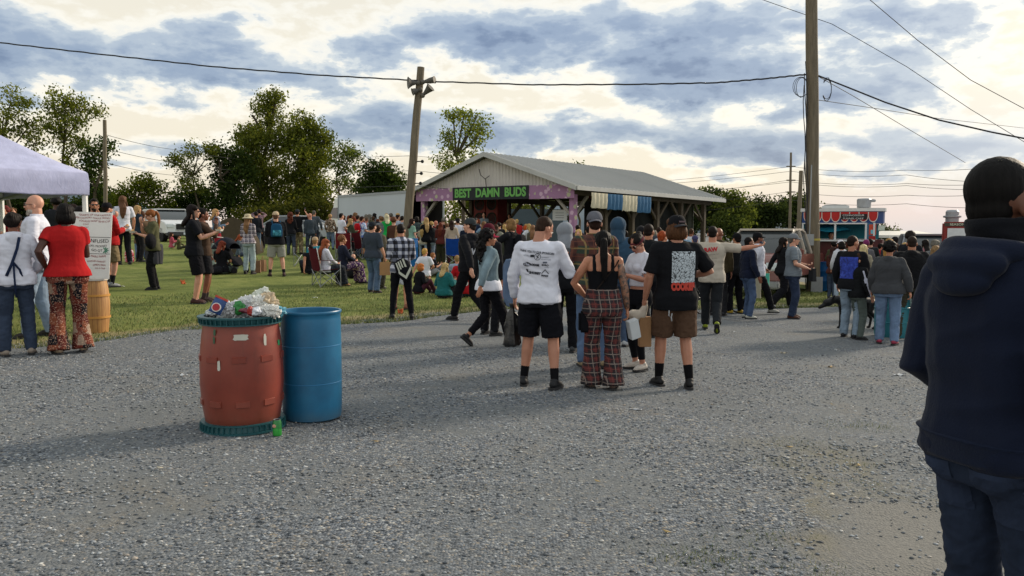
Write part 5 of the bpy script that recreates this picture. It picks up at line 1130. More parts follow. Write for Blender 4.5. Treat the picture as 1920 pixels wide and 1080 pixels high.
# ---------------------------------------------------------------- barrels
def barrel_orange():
    c = gp(449, 818); c.y += .30; c.x = (449-960)/F*c.y; c.z = gz(c.x, c.y); k = c.y/F; t = thing('barrel', 'orange plastic barrel with teal rims overflowing with trash', 'trash barrel', c)
    r = 73*k*1.0; z = lambda py: at(455, py, c.y).z-c.z; zt = z(607); z0 = .0
    ob, nt, N, L, b = newmat('orange_plastic'); g = G(nt); v = g.co(); b.inputs['Roughness'].default_value = .42
    base = g.ramp(g.noise(v, 3, 5, .6), [(.3, '#6c2a1e'), (.7, '#833728')]); sc = g.m('GREATER_THAN', g.noise(g.co('Object', (14, 14, 3)), 3, 6, .7), .72); base = g.mix(g.m('MULTIPLY', sc, .5), base, '#c08a72')
    dz = g.m('MULTIPLY', g.m('GREATER_THAN', g.noise(v, 40, 3, .6), .66), .3); sxx = N.new('ShaderNodeSeparateXYZ'); L.new(v, sxx.inputs[0]); low = g.m('MULTIPLY', g.m('SUBTRACT', .34, sxx.outputs[2]), g.m('MULTIPLY', g.noise(v, 9, 5, .65), 2.6), None, True); drip = g.m('GREATER_THAN', g.noise(g.co('Object', (9, 9, .7)), 3, 4, .6), .60)
    L.new(g.mix(g.m('MULTIPLY', low, .55), g.mix(g.m('MULTIPLY', drip, .22), g.mix(dz, base, '#6e3a2a'), '#5c2c20'), '#6f5a48'), b.inputs['Base Color'])
    H_ = zt; pr = [(r*.86, .04), (r*.93, .07), (r*.955, .12), (r*1.0, H_*.25), (r*1.035, H_*.45), (r*1.03, H_*.62), (r*1.0, H_*.80), (r*.965, H_*.92), (r*.94, H_*.97), (r*.93, H_+.02), (r*.86, H_+.02), (r*.86, .1)]
    m = MB(); m.lathe(pr, n=64, cap=False); m.rings([[(r*.86*math.cos(a), r*.86*math.sin(a), zz) for a in [2*math.pi*i/64 for i in range(64)]] for zz in (.04, .1)]); bod = B(m, 'body', ob, t, sharp=40)
    for zz in (H_*.285, H_*.70):
        for i in range(9):
            m = MB()
            a = 2*math.pi*(i+.12+(.1 if zz < .4 else 0))/9; rr = float(np.interp(zz, [p[1] for p in pr[:9]], [p[0] for p in pr[:9]])); w = .17; o_ = []
            for (ww, hh, dd) in ((w, .026, -.004), (w*.97, .021, .008)):
                o_.append([((rr+dd)*math.cos(a+x), (rr+dd)*math.sin(a+x), zz+y) for x, y in ((-ww, -hh), (-ww/2, -hh), (0, -hh), (ww/2, -hh), (ww, -hh), (ww, hh), (ww/2, hh), (0, hh), (-ww/2, hh), (-ww, hh))])
            m.rings(o_); B(m, 'raised_band', ob, bod, sharp=50)
    def dec(px, py, w, h, mat, seed):
        d = ray(px, py); o = Vector((0, 0, CAMH)); a_ = d.x**2+d.y**2; bq = 2*(d.x*(o.x-c.x)+d.y*(o.y-c.y)); zz = z(py); rr = float(np.interp(zz, [p[1] for p in pr[:9]], [p[0] for p in pr[:9]]))+.003; cq = (o.x-c.x)**2+(o.y-c.y)**2-rr*rr; D = max(0, bq*bq-4*a_*cq); tt = (-bq-math.sqrt(D))/(2*a_); p = o+d*tt
        a0 = math.atan2(p.y-c.y, p.x-c.x); rs_ = random.Random(seed); n_ = 18; m = MB(); pts = []
        for i in range(n_): th = 2*math.pi*i/n_; q = (abs(math.cos(th))**.5*math.copysign(1, math.cos(th)), abs(math.sin(th))**.5*math.copysign(1, math.sin(th))); jj = rs_.uniform(.82, 1.05); pts.append((a0+q[0]*w*k/rr*jj/2, p.z-c.z+q[1]*h*k*jj/2))
        m.v = [(rr*math.cos(a), rr*math.sin(a), zz_) for a, zz_ in pts]; m.f = [tuple(range(n_))]; B(m, 'sticker', mat, bod)
    pw = MAT('#b9b8ae', .7, .1, name='torn_paper'); dec(451, 633, 28, 12, pw, 1); dec(497, 637, 6, 22, pw, 2); dec(410, 686, 6, 20, pw, 3); dec(523, 642, 11, 12, MAT('#1f7a4c', .6, .1, name='green_label'), 4); dec(402, 624, 5, 12, MAT('#3c5a44', .7, .1, name='green_ink'), 5); dec(401, 638, 4, 14, MAT('#3c5a44', .7, .1, name='green_ink'), 6)
    TE = MAT('#1e4c52', .45, .12, 6, name='teal_rim')
    for nm, za, zb, fl in (('top_rim', H_+.010, H_+.072, 1), ('bottom_rim', .0, .070, 0)):
        m = MB(); R1 = r*1.0 if fl else r*1.03
        R0 = r*.97 if fl else r*1.0
        if fl: q = [(r*.935, za), (R0+.012, za), (R0+.012, za+.010), (R0, za+.012), (R1, zb-.014), (R1+.018, zb-.012), (R1+.018, zb), (r*.9, zb), (r*.9, zb-.01), (r*.935, zb-.012)]
        else: q = [(r*.86, za), (R1+.014, za), (R1+.014, za+.014), (R1, za+.016), (R0, zb-.012), (R0+.010, zb-.010), (R0+.010, zb), (r*.9, zb)]
        m.lathe(q, n=64, cap=False); 
        for i in range(44):
            a = 2*math.pi*i/44; M_ = Matrix.Rotation(a, 4, 'Z'); rr = (R0+R1)/2; m.box((rr-.005, -.0035, za+.012), (rr+.016, .0035, zb-.012), M_)
        B(m, nm, TE, t, sharp=30)
    return c, r, zt+.075, k
def lie(mb, name, mat, label, cat, loc, grp=None, sharp=40):
    o = B(mb, name, mat, None, loc, sharp=sharp); return tag(o, label, cat, grp)
def crumple(c, r, seed, amp=.25, vox=.008, sq=(1, 1, 1), fr=28, sm=0):
    m = MB(); m.ell((0, 0, 0), (r*sq[0], r*sq[1], r*sq[2]), 16, 12); me = remesh(m, vox, 0, amp=r*amp*.8, freq=fr*3, seed=seed); co = np.empty(len(me.vertices)*3); me.vertices.foreach_get('co', co); co = co.reshape(-1, 3); k = 1.15-.4*np.abs(fnoise(co, seed+9, fr*1.8)); me.vertices.foreach_set('co', (co*k[:, None]).ravel()); me.update(); return me
def trash():
    c, r, zt, k = barrel_orange(); P = lambda px, py, dy=0: at(px, py, c.y+dy)
    def cr(name, px, py, dy, rr, seed, col, label, cat, sq=(1, 1, 1), amp=.3, fr=26, tr=0, rough=.4):
        me = crumple(None, rr, seed, amp, .006, sq, fr); mt = MAT(col, rough, .08, 20, .3, 60, name=name+'_film')
        o = link(name, me, mt, None, P(px, py, dy), sharp=25); return tag(o, label, cat)
    cr('plastic_bag', 472, 580, .02, .062, 3, '#cfd2d6', 'white crumpled plastic bag in the middle of the trash heap', 'plastic bag', (1.3, 1, .8))
    cr('plastic_bag', 486, 560, .02, .055, 5, '#c6cbbf', 'pale bag sticking up highest from the trash heap', 'plastic bag', (1.1, .8, 1.25))
    cr('paper_bag', 502, 570, -.02, .085, 7, '#b7a68c', 'beige crumpled paper bag at the right of the trash heap', 'paper bag', (.75, .7, 1.0), .4, 16)
    cr('plastic_bag', 522, 583, .02, .06, 9, '#5f9fb4', 'pale blue thin bag hanging over the right rim of the barrel', 'plastic bag', (.9, .9, .6))
    cr('plastic_bag', 440, 578, .08, .05, 11, '#c9bc35', 'yellow wrapper behind the blue chip bag', 'wrapper', (1.3, .8, .7))
    cr('chip_bag', 447, 578, -.10, .048, 13, '#2f7a3c', 'green and red chip bag beside the blue one', 'chip bag', (1.0, .5, 1.1), .18)
    cr('candy_wrapper', 461, 583, -.17, .040, 15, '#6e3440', 'dark red wrapper lying by the front rim', 'wrapper', (1.4, .6, .45), .25)
    cr('candy_wrapper', 470, 584, -.19, .034, 17, '#94302c', 'small bright red wrapper by the front rim', 'wrapper', (.8, .7, .9), .3)
    cr('napkin', 481, 584, -.19, .036, 19, '#ccd0d8', 'white napkin ball by the front rim', 'napkin', (1.1, .8, .8), .35)
    cr('napkin', 428, 586, -.02, .045, 21, '#c3c6cc', 'grey white napkin between the cup and the chip bag', 'napkin', (1.3, .8, .6), .3)
    cr('napkin', 396, 586, .0, .045, 23, '#b9c0c4', 'pale scrap at the left rim of the barrel', 'napkin', (1.0, .9, .6), .3)
    cr('plastic_bag', 455, 592, .06, .13, 25, '#aeb4b6', 'flattened grey bag lining the top of the barrel', 'plastic bag', (1.35, 1.2, .4), .15)
    for i, (px_, py_, dy_, rr_, sq_, cl_) in enumerate(((465, 572, .0, .070, (1.3, .9, .9), '#d4d6d8'), (488, 572, -.06, .060, (1.1, .8, 1.1), '#d9dad6'), (497, 553, .03, .042, (.8, .7, 1.5), '#ced2cc'), (435, 578, -.08, .056, (1.4, .8, .8), '#c9ccd0'), (505, 584, -.12, .058, (1.4, .8, .8), '#cfcfcb'), (450, 571, .04, .045, (1.3, .9, .8), '#cfd2d6'))):
        cr('plastic_bag', px_, py_, dy_, rr_, 60+i, cl_, ['white bag folded over the middle of the trash heap', 'white knotted bag in front of the beige paper bag', 'thin white bag tip standing at the top of the heap', 'small pale bag between snack bag and green chip bag', 'pale flat bag at the front right of the rim', 'white bag corner behind the green chip bag'][i], 'plastic bag', sq_, .45, 34)
    # blue snack bag with round emblem and red top stripe
    q = P(409, 573, -.16); M_ = Matrix.Rotation(R(24), 4, 'Y') @ Matrix.Rotation(R(-16), 4, 'X'); t = thing('snack_bag', 'blue snack bag with a round red emblem leaning out of the barrel', 'snack bag', q)
    def pillow(w, h, d, z0=0): 
        m = MB(); rs = []
        for i in range(9):
            v = i/8; th_ = d*math.sin(math.pi*v)**.5+.002; rs.append([(w*x, -th_*(1-x*x*.9)*s_, z0+h*(v-.5)) for x, s_ in [(-1, 1), (-.6, 1), (-.2, 1), (.2, 1), (.6, 1), (1, 1), (.6, -1), (.2, -1), (-.2, -1), (-.6, -1)]])
        m.rings(rs); m.v = [M_ @ Vector(v) for v in m.v]; return m
    B(pillow(.048, .125, .022), 'body', MAT('#2b4678', .3, .15, name='blue_foil'), t); m = MB(); m.box((-.049, -.012, .052), (.049, .012, .068), M_); B(m, 'top_stripe', MAT('#a8402e', .4, .15, 50, name='red_foil'), t)
    m = MB(); m.rings([[M_ @ Vector((rr*math.cos(a), -.0265-yy, -.018+rr*math.sin(a))) for a in [2*math.pi*i/22 for i in range(22)]] for rr, yy in ((.034, -.012), (.034, 0), (.030, .001))]); em = B(m, 'emblem_ring', MAT('#c9c4c0', .4, .05, name='white_ink'), t)
    m = MB(); m.rings([[M_ @ Vector((rr*math.cos(a), -.0285-yy, -.018+rr*math.sin(a))) for a in [2*math.pi*i/22 for i in range(22)]] for rr, yy in ((.028, 0), (.025, .001))]); B(m, 'emblem', MAT('#9a2430', .4, .2, 60, name='red_ink'), em)
    m = MB(); m.lathe([(.030, -.03), (.038, .03), (.040, .034), (.036, .036), (.02, .02)], n=24); m.v = [Matrix.Rotation(R(50), 4, 'X') @ Vector(v) for v in m.v]; x = B(m, 'paper_cup', MAT('#b9b2b0', .5, .2, 30, name='cup_paper'), None, P(424, 574, -.05)); tag(x, 'paper cup lid facing up beside the blue snack bag', 'paper cup')
    # can on the ground
    q = gp(520, 817); m = MB(); m.lathe([(.026, 0), (.033, .008), (.033, .105), (.027, .118), (.026, .122)], n=28); t = thing('soda_can', 'green soda can standing on the gravel against the orange barrel', 'soda can', q)
    cm, nt, N, L, b = newmat('can_print'); g = G(nt); sx = N.new('ShaderNodeSeparateXYZ'); v = g.co(); L.new(v, sx.inputs[0]); n_ = g.noise(v, 22, 2, .5)
    L.new(g.ramp(g.m('ADD', g.m('MULTIPLY', sx.outputs[2], 7.5), g.m('MULTIPLY', n_, .25)), [(0, '#2f9a3c'), (.5, '#3aa042'), (.56, '#2c7a38'), (.9, '#2a6e3a')]), b.inputs['Base Color']); b.inputs['Metallic'].default_value = .4; b.inputs['Roughness'].default_value = .3
    B(m, 'can_body', cm, t); m = MB(); m.lathe([(.0255, .1215), (.0255, .125), (.022, .122), (.002, .122)], n=24); B(m, 'lid', METAL, t); m = MB(); m.ell((-.012, -.0305, .08), (.016, .005, .014), 10, 8); B(m, 'emblem', MAT('#b98f7a', .4, .1, name='label_ink'), t)
    # blue barrel
    q = gp(581, 797); q.y += .27; q.x = (581-960)/F*q.y; q.z = gz(q.x, q.y); kk = q.y/F; rb = 54*kk*1.02; z = lambda py: at(582, py, q.y).z-q.z; H_ = z(581)
    t = thing('barrel', 'open empty blue plastic barrel standing behind the orange one', 'barrel', q); bm_, nt, N, L, b = newmat('blue_plastic'); g = G(nt); v = g.co(); b.inputs['Roughness'].default_value = .38
    sx = N.new('ShaderNodeSeparateXYZ'); L.new(v, sx.inputs[0]); du = g.m('MULTIPLY', g.m('SUBTRACT', .12, sx.outputs[2]), g.m('MULTIPLY', g.noise(v, 12, 4), 7), None, True)
    base = g.ramp(g.noise(v, 4, 5, .6), [(.3, '#135479'), (.7, '#1b678e')]); sc = g.m('GREATER_THAN', g.noise(g.co('Object', (10, 10, 60)), 2, 5, .7), .70); base = g.mix(g.m('MULTIPLY', sc, .12), base, '#6f93b0'); L.new(g.mix(du, base, '#4f5c62'), b.inputs['Base Color'])
    pr = [(rb*.88, 0), (rb*.965, .012), (rb*.985, .05), (rb*1.0, H_*.16), (rb*1.006, H_*.34), (rb*1.008, H_*.5), (rb*1.006, H_*.68), (rb*1.0, H_*.84), (rb*.993, H_*.93), (rb*.985, H_-.03), (rb*1.0, H_-.026), (rb*1.025, H_-.018), (rb*1.03, H_-.004), (rb*1.01, H_+.002), (rb*.955, H_), (rb*.95, H_-.02), (rb*.95, .02), (.01, .02)]
    m = MB(); m.lathe(pr, n=72, cap=False); bb = B(m, 'body', bm_, t, sharp=50)
    for zf in (.345, .685): m = MB(); m.lathe([(rb*1.005, H_*zf-.004), (rb*1.0125, H_*zf-.002), (rb*1.0125, H_*zf+.002), (rb*1.005, H_*zf+.004)], n=72, cap=False); B(m, 'moulded_ring', MAT('#2c6c98', .4, .1, 4, name='ring_plastic'), bb)
trash()
def blue_barrel(label, px, f, hpx=None, col='#1e66a8', name='barrel', rw=None, Y=None):
    q = gp(px, f) if Y is None else Vector((at(px, 400, Y).x, Y, 0)); q.z = gz(q.x, q.y); r = (rw or 23)*q.y/F; H_ = .88 if hpx is None else hpx*q.y/F; m = MB()
    m.lathe([(r*.94, 0), (r, .04), (r*1.01, H_*.33), (r*1.04, H_*.34), (r*1.04, H_*.36), (r*1.01, H_*.37), (r*1.01, H_*.66), (r*1.04, H_*.67), (r*1.04, H_*.69), (r*1.01, H_*.70), (r*.99, H_-.03), (r*1.03, H_-.02), (r*1.03, H_), (r*.93, H_), (r*.92, .1), (.02, .1)], n=40, cap=False)
    t = thing(name, label, 'barrel', q); B(m, 'body', MAT(col, .45, .1, 4, name='drum_plastic'), t, sharp=40); return t
blue_barrel('bright blue barrel on the lawn behind the checked shirt man', 770, 499, 52, rw=14); t_ = blue_barrel('blue barrel with a pale sticker standing at the foot of the thick pole', 1546, 545, 54, rw=13)
blue_barrel('teal bin standing behind the woman in the grey hoodie', 1672, 631, 82, '#2c6f7c', rw=31)
# wooden barrel and sign
def woodbarrel():
    q = gp(174, 626); q.y += .18; q.x = (174-960)/F*q.y; q.z = gz(q.x, q.y); k = q.y/F; z = lambda py: at(174, py, q.y).z-q.z; H_ = z(526); r = 26*k
    wm, nt, N, L, b = newmat('oak_staves'); g = G(nt); v = g.co('Object', (1, 1, .12)); sx = N.new('ShaderNodeSeparateXYZ'); L.new(g.co(), sx.inputs[0]); a = g.m('ARCTAN2', sx.outputs[1], sx.outputs[0])
    st = g.m('FRACT', g.m('MULTIPLY', a, 20/6.2832)); gap = g.m('MINIMUM', g.m('MULTIPLY', st, 14, None, True), g.m('MULTIPLY', g.m('SUBTRACT', 1, st), 14, None, True)); base = g.ramp(g.noise(v, 26, 5, .6), [(.3, '#90643a'), (.7, '#b88a50')]); L.new(g.mix(gap, '#6a4218', base), b.inputs['Base Color']); b.inputs['Roughness'].default_value = .55
    t = thing('wooden_barrel', 'honey coloured wooden barrel supporting the handwritten sign', 'wooden barrel', q); m = MB(); m.lathe([(r*.86, 0), (r*.87, .01), (r*.95, H_*.22), (r*1.02, H_*.45), (r*1.02, H_*.6), (r*.95, H_*.84), (r*.85, H_), (r*.80, H_), (r*.80, H_-.03), (.01, H_-.03)], n=48, cap=False); B(m, 'staves', wm, t)
    for zf, rf in ((.30, .99), (.72, 1.0)): m = MB(); m.lathe([(r*rf, H_*zf-.014), (r*rf+.010, H_*zf-.014), (r*rf+.010, H_*zf+.014), (r*rf, H_*zf+.014)], n=48, cap=False); B(m, 'hoop', MAT('#b8843f', .6, .1, name='wood_hoop'), t)
    m = MB(); m.lathe([(r*.9, H_+.002), (r*.93, H_+.006), (r*.93, H_+.03), (r*.9, H_+.036), (.01, H_+.036)], n=40); B(m, 'lid', MAT('#b9b4ac', .6, .06, name='pale_lid'), t)
    # sign board
    W_, Hs = 96*k, 125*k; c = at(156, 522, q.y-.05); M0 = Matrix.Translation(c) @ Matrix.Rotation(R(-7), 4, 'X') @ Matrix.Rotation(R(1.5), 4, 'Y')
    s = thing('sign_board', 'white handwritten menu board standing on the wooden barrel', 'sign', c); s.matrix_world = M0
    m = MB(); m.box((-W_/2, 0, 0), (W_/2, .012, Hs)); bd = B(m, 'board', MAT('#d6d5d0', .6, .03, 3, name='foam_board'), s, bevel=.002)
    m = MB(); m.box((-W_/2, -.003, Hs*.62), (W_/2, -.001, Hs*.627)); m.box((-W_/2, -.003, Hs*.372), (W_/2, -.001, Hs*.378)); B(m, 'rule', MAT('#3a3a3e', .7, .02, name='marker'), s)
    lines = [('QUARTS OF OUR FAMOUS', .955, .050, 'r'), ('PEPPER COUNTRY WHOLE MONEY', .91, .046, 'r'), ('VOCALES NOW $3/30 CUP', .862, .050, 'r'), ('7 DAY', .81, .042, 'r'), ('A DAY', .765, .036, 'r'), ('INFUSED', .565, .115, 'b'), ('DILL PECKNET', .49, .062, 'b'), ('GO QT', .425, .078, 'b'), ('LOCAL MARS FARM', .335, .055, 'r'), ('WARNEI MARKET', .26, .045, 'r'), ('OPEN 9AM', .205, .05, 'r'), ('7/4 A CUP', .155, .045, 'r')]
    for s_, zf, sz, cc in lines:
        tm = text_mesh(s_, sz*(.60 if cc == 'b' else .72), ext=0); mw = max(v.co.x for v in tm.vertices); rs_ = random.Random(len(s_)); mb_ = MB(); x0 = W_*.47-mw if zf > .62 else W_*.42-mw
        if s_ in ('7 DAY', 'A DAY'): x0 = .0
        if mw*2 > W_*.95: kx = W_*.95/(mw*2); x0 = W_*.475-mw*kx
        else: kx = 1
        if cc == 'b': x0 = W_*.46-mw*kx-(.08 if s_ == 'GO QT' else .0)-(.02 if s_ == 'DILL PECKNET' else 0)
        mb_.add([(x0+v.co.x*kx, -.004, Hs*zf+v.co.y+.004*math.sin(v.co.x*30+zf*9)) for v in tm.vertices], [tuple(p.vertices) for p in tm.polygons]); B(mb_, 'lettering', MAT('#8e2f35' if cc == 'r' else '#26282c', .8, .03, name='marker_ink'), s)
    m = MB()
    for i in range(7): a = R(-60+i*40-60); m.prism([(W_*.40+.0, Hs*.43), (W_*.40+.03*math.cos(a+.25), Hs*.43+.03*math.sin(a+.25)), (W_*.40+.06*math.cos(a), Hs*.43+.05*math.sin(a)), (W_*.40+.03*math.cos(a-.25), Hs*.43+.03*math.sin(a-.25))], -.005-.0004*i, -.0045-.0004*i)
    B(m, 'leaf_emblem', MAT('#2b7a5c', .7, .05, name='green_marker'), s)
woodbarrel()
# ---------------------------------------------------------------- the crowd
SK1, SK2, SK3, SK4 = '#c2917a', '#a87358', '#7a4c38', '#452a20'
P_ = person
BLK, JN, LJ = '#1b1b20', '#34496a', '#7f9ab6'
def prod(o, loc, label, cat, rz=0):
    o.location = loc; o.rotation_euler.z = R(rz); return tag(o, label, cat)
def shopbag(name, label, loc, w, h, d, col, rz=0, cat='bag', handles=True, seed=1):
    t = thing(name, label, cat, loc, R(rz)); m = MB(); rs = []
    for i in range(7):
        z = -h+h*i/6; k = 1+.03*math.sin(i*2+seed); dd = d*(1-.35*(i/6)); rs.append([(-w/2*k, -dd/2, z), (0, -dd/2*1.08, z), (w/2*k, -dd/2, z), (w/2*k, 0, z), (w/2*k, dd/2, z), (0, dd/2*1.08, z), (-w/2*k, dd/2, z), (-w/2*k*.97, 0, z)])
    m.rings(rs); B(m, 'bag_body', MAT(col, .75, .10, 7, .4, 18, name='bag_'+name), t, sharp=25)
    if handles:
        for y in (-d*.28, d*.28):
            m = MB(); m.tube([(-w*.2, y, -.01), (-w*.16, y*.6, .07), (0, 0, .11), (w*.16, y*.6, .07), (w*.2, y, -.01)], .005, 6); B(m, 'handle', MAT(col, .8, .05, name='cord'), t)
    return t
def phone(label, loc, rz=0, tilt=-60):
    m = MB(); m.box((-.036, -.005, -.075), (.036, .005, .075)); o = B(m, 'phone', MAT('#0d0e12', .2, .02, name='phone_glass', spec=.6), None, bevel=.004); o.location = loc; o.rotation_euler = (R(tilt), 0, R(rz)); return tag(o, label, 'phone')
def food(label, loc, rz=0, col='#c9a06a'):
    t = thing('food_tray', label, 'food', loc, R(rz)); m = MB(); m.rings([[(-.06, -.04, 0), (.06, -.04, 0), (.06, .04, 0), (-.06, .04, 0)], [(-.08, -.055, .04), (.08, -.055, .04), (.08, .055, .04), (-.08, .055, .04)]]); B(m, 'tray', MAT('#c9c6c0', .8, .05, name='paper_tray'), t)
    m = MB(); m.ell((0, 0, .045), (.055, .035, .03), 10, 8); m.ell((.02, .01, .065), (.03, .025, .02), 10, 8); B(m, 'roll', MAT(col, .7, .2, 30, name='bread'), t); return t
# ---- left group
a = P_('person in a white hoodie and dark denim overalls, seen from behind beside the canopy leg', 35, 396, f=666, hdg=4, sex='f', fat=1.04, skin=SK3, hair=('bun', '#1a1412'), top=('hoodie', 'x', '#c8cad6'), bot=('jeans', '#22344e'), shoe='#857a70', arms=('relax', ((.06, .18, -.40), (.7, -1, 0))), lod=0, feet=(-.14, 0, .14, .02), look=(-25, 0), seed=3)
b = P_('person in a bright red top and patchwork flared trousers with one hand on the hip', 128, 379, f=662, hdg=6, sex='f', fat=1.16, skin=SK4, hair=('bob', '#100d0d'), top=('tee', 'x', '#9e1c1e', {'sl': .28, 'hem': .90, 't': .012, 'amp': .5}), bot=('flare', CLOTH('#7c2f22', 'patch')), shoe='#a08c78', arms=(((.05, .03, -.40), (.7, -.9, 0)), 'phone'), lod=0, feet=(-.10, -.02, .16, .04), look=(-20, 0), seed=4, lean=2)
c = P_('bald bearded person in a white shirt and pale jeans facing left under the canopy', 76, 363, f=632, hdg=78, fat=1.12, skin=SK1, hair=('bald', '#8c8478'), top=('shirt', 'x', '#c8cad6'), bot=('jeans', '#6785a2'), shoe='#26221f', arms=('relax', 'phone'), lod=0, feet=(-.12, .1, .12, -.1), glasses='#3a2a22', beard='#a39c92', face=True, seed=5)
m = MB(); q = [a['T']((.05, -.160, 1.44)), a['T']((.02, -.178, 1.30)), a['T']((-.04, -.170, 1.12)), a['T']((-.10, -.165, .98))]; m.tube(q, .018, 8, False, .3)
m.tube([a['T']((-.03, -.172, 1.15)), a['T']((.04, -.168, 1.05)), a['T']((.06, -.165, .97))], .015, 8, False, .3); m.tube([a['T']((-.02, -.175, 1.12)), a['T']((-.02, -.18, .95)), a['T']((-.01, -.185, .72))], .012, 8, False, .3)
bc = a['root'].location.copy(); m.v = [Vector(v)-bc for v in m.v]; x = B(m, 'strap', CLOTH('#1c2740'), None, None, sharp=None); x.parent = a['root']; x.matrix_parent_inverse = Matrix.Rotation(-R(a['hdg']), 4, 'Z')
P_('person with dark red hair and a white jacket cut by the left picture edge', -8, 428, f=628, hdg=-30, sex='f', hair=('long', '#3c1418'), top=('jacket', 'x', '#c8cad6'), bot=('jeans', JN), lod=1)
P_('person with red curly hair standing behind the white canopy leg', 9, 385, Y=17, hdg=160, sex='f', hair=('curly', '#5a1a16'), top=('long', 'x', '#6e1d22'), bot=('jeans', BLK), lod=2)
P_('person with long brown hair smiling beside the red haired one at the far left', 23, 388, Y=18.5, hdg=200, sex='f', hair=('long', '#5a3c24'), top=('long', 'x', '#4a3a34'), lod=2)
P_('person in sunglasses and a grey t-shirt facing us above the handwritten sign', 177, 371, Y=17.5, hdg=185, skin=SK2, hair=('short', '#1b1512'), top=('tee', 'x', '#4a4f50'), arms=('mouth', 'relax'), glasses='#0c0c0e', lod=1, beard='#2a201a')
P_('dark haired person with a green collar showing between the sign and the red top', 149, 386, Y=15.5, hdg=30, sex='f', skin=SK3, hair=('curly', '#15100f'), top=('long', 'x', '#1c6a44'), lod=2)
P_('person turned sideways just right of the dark bob haircut, partly hidden by the sign', 137, 381, Y=17, hdg=-70, sex='f', hair=('long', '#241815'), top=('long', 'x', '#22252a'), lod=2)
P_('dark headed person far behind the gap between the bald head and the black bob', 106, 369, Y=20, hdg=10, skin=SK4, hair=('afro', '#0f0d0d'), top=('long', 'x', '#202226'), lod=2)
r1 = P_('bearded person in a red hooded top, black cap and khaki cargo shorts beside the sign', 206, 379, f=538, hdg=-58, fat=1.15, skin=SK1, hair=('short', '#221812'), hat=('cap', '#16161a'), beard='#1c1410', top=('hoodie', 'x', '#a51c1e', {'sl': .7}), bot=('shorts', '#7c6c52'), shoe='#8a8c90', sock=('#1a1a1e', .5), arms=('mouth', 'phone'), lod=1)
r2 = P_('person with very long straight hair in a white t-shirt and black trousers', 234, 366, f=496, hdg=18, sex='m', fat=.92, hair=('long', '#5e4230'), top=('tee', 'x', '#c8cad6'), bot=('jeans', '#16171c', 'plain'), arms=('phone', 'relax'), lod=1, look=(-35, 0))
food('pale food tray held by the bearded person in red', r1['Rh'], -58)
P_('kneeling person in a brown shirt and blue jeans with pale soles turned to us', 268, 390, f=484, hdg=8, legs='kneel', fat=1.1, hair=('short', '#4a2d1c'), top=('tee', 'x', '#5d4b3a'), bot=('jeans', '#456890'), shoe='#a7a59c', arms=('phone', 'phone'), lod=1, lean=-4)
P_('blonde person in a dark jacket standing behind the kneeling one', 258, 384, Y=25, hdg=-60, sex='f', hair=('long', '#a8875e'), top=('jacket', 'x', '#23303c'), bot=('jeans', BLK), lod=2)
w1 = P_('person with a long ginger ponytail, olive t-shirt and jacket tied at the waist, facing left', 291, 391, f=543, hdg=88, sex='f', fat=1.05, skin=SK1, hair=('pony', '#7d4a26'), top=('tee', 'x', '#4d4d38'), bot=('jeans', '#141417', 'plain'), shoe='#111113', arms=('phone', 'mouth'), glasses='#101012', lod=1, look=(0, -22))
m = MB(); rs = [[(rr*math.cos(t_)*(1.0), rr*1.0*math.sin(t_)+yy, z) for t_ in [2*math.pi*i/18 for i in range(18)]] for z, rr, yy in ((.55, .165, .0), (.68, .18, 0), (.82, .185, 0), (.95, .18, 0), (.98, .16, 0))]; m.rings(rs)
me = remesh(m, .014, 2, amp=.012, freq=14, seed=4, stretch=(1.6, 1.6, .3), sc=w1['s']); link('tied_jacket', me, CLOTH('#3c3c42'), w1['root'])
m = MB(); m.ell((0, 0, 0), (.10, .17, .17)); x = link('shoulder_bag', remesh(m, .015, 2, amp=.01, freq=12), CLOTH('#15151a'), None, w1['T']((-.10, .02, 1.05))+Vector((.05, -.19, 0))); tag(x, 'black slouchy shoulder bag hanging at the side of the ginger ponytail', 'shoulder bag')
food('white paper plate with fried food held up by the ginger ponytail', w1['Lh']+Vector((-.02, -.03, .0)), 90)
P_('sitting person in a pink top beside the white crossover', 322, 436, f=466, hdg=-70, legs='sitg', sex='f', hair=('half', '#3c2418'), top=('long', 'x', '#a04a58'), bot=('jeans', '#a8a49a', 'plain'), arms=('knee', 'knee'), lod=2)
P_('person lounging in olive clothes next to the sitting one in pink', 336, 441, f=468, hdg=-95, legs='sitg', feet='out', hair=('short', '#2a1d16'), top=('long', 'x', '#4b4a30'), bot=('jeans', '#3c3d30', 'plain'), arms=('lap', 'brace'), lod=2)
e1 = P_('person in black t-shirt and black shorts eating, facing right, long dark tied back hair', 366, 382, f=570, hdg=-92, fat=1.03, skin=SK1, hair=('half', '#1a1312'), top=('tee', 'x', '#15161b'), bot=('shorts', '#131318'), shoe='#3a1c1a', arms=(((-.02, .40, -.14), (.3, -.4, -1)), ((-.05, .36, -.16), (.3, -.4, -1))), glasses='#0c0c0f', lod=0, feet=(-.05, .02, .06, 0))
P_('person in brown raising a hand to the mouth right behind the black t-shirt eater', 384, 389, f=566, hdg=-88, fat=.95, skin=SK3, hair=('short', '#15100e'), top=('long', 'x', '#4a3a30'), bot=('shorts', '#1c1c20'), shoe='#2a1a18', sock=('#3a3234', .2), arms=('relax', 'mouth'), lod=1)
food('wrapped sandwich held out by the black t-shirt eater', e1['Rh'], -90, '#b98f60')
P_('blonde person in a denim jacket and red skirt looking at a phone on the lawn', 404, 391, Y=26, hdg=-82, sex='f', hair=('half', '#b08a5e'), top=('denim', 'x', '#40607e', {'hem': .94}), bot=('skirt', '#7c1f2a'), arms=('phone', 'phone'), lod=1)
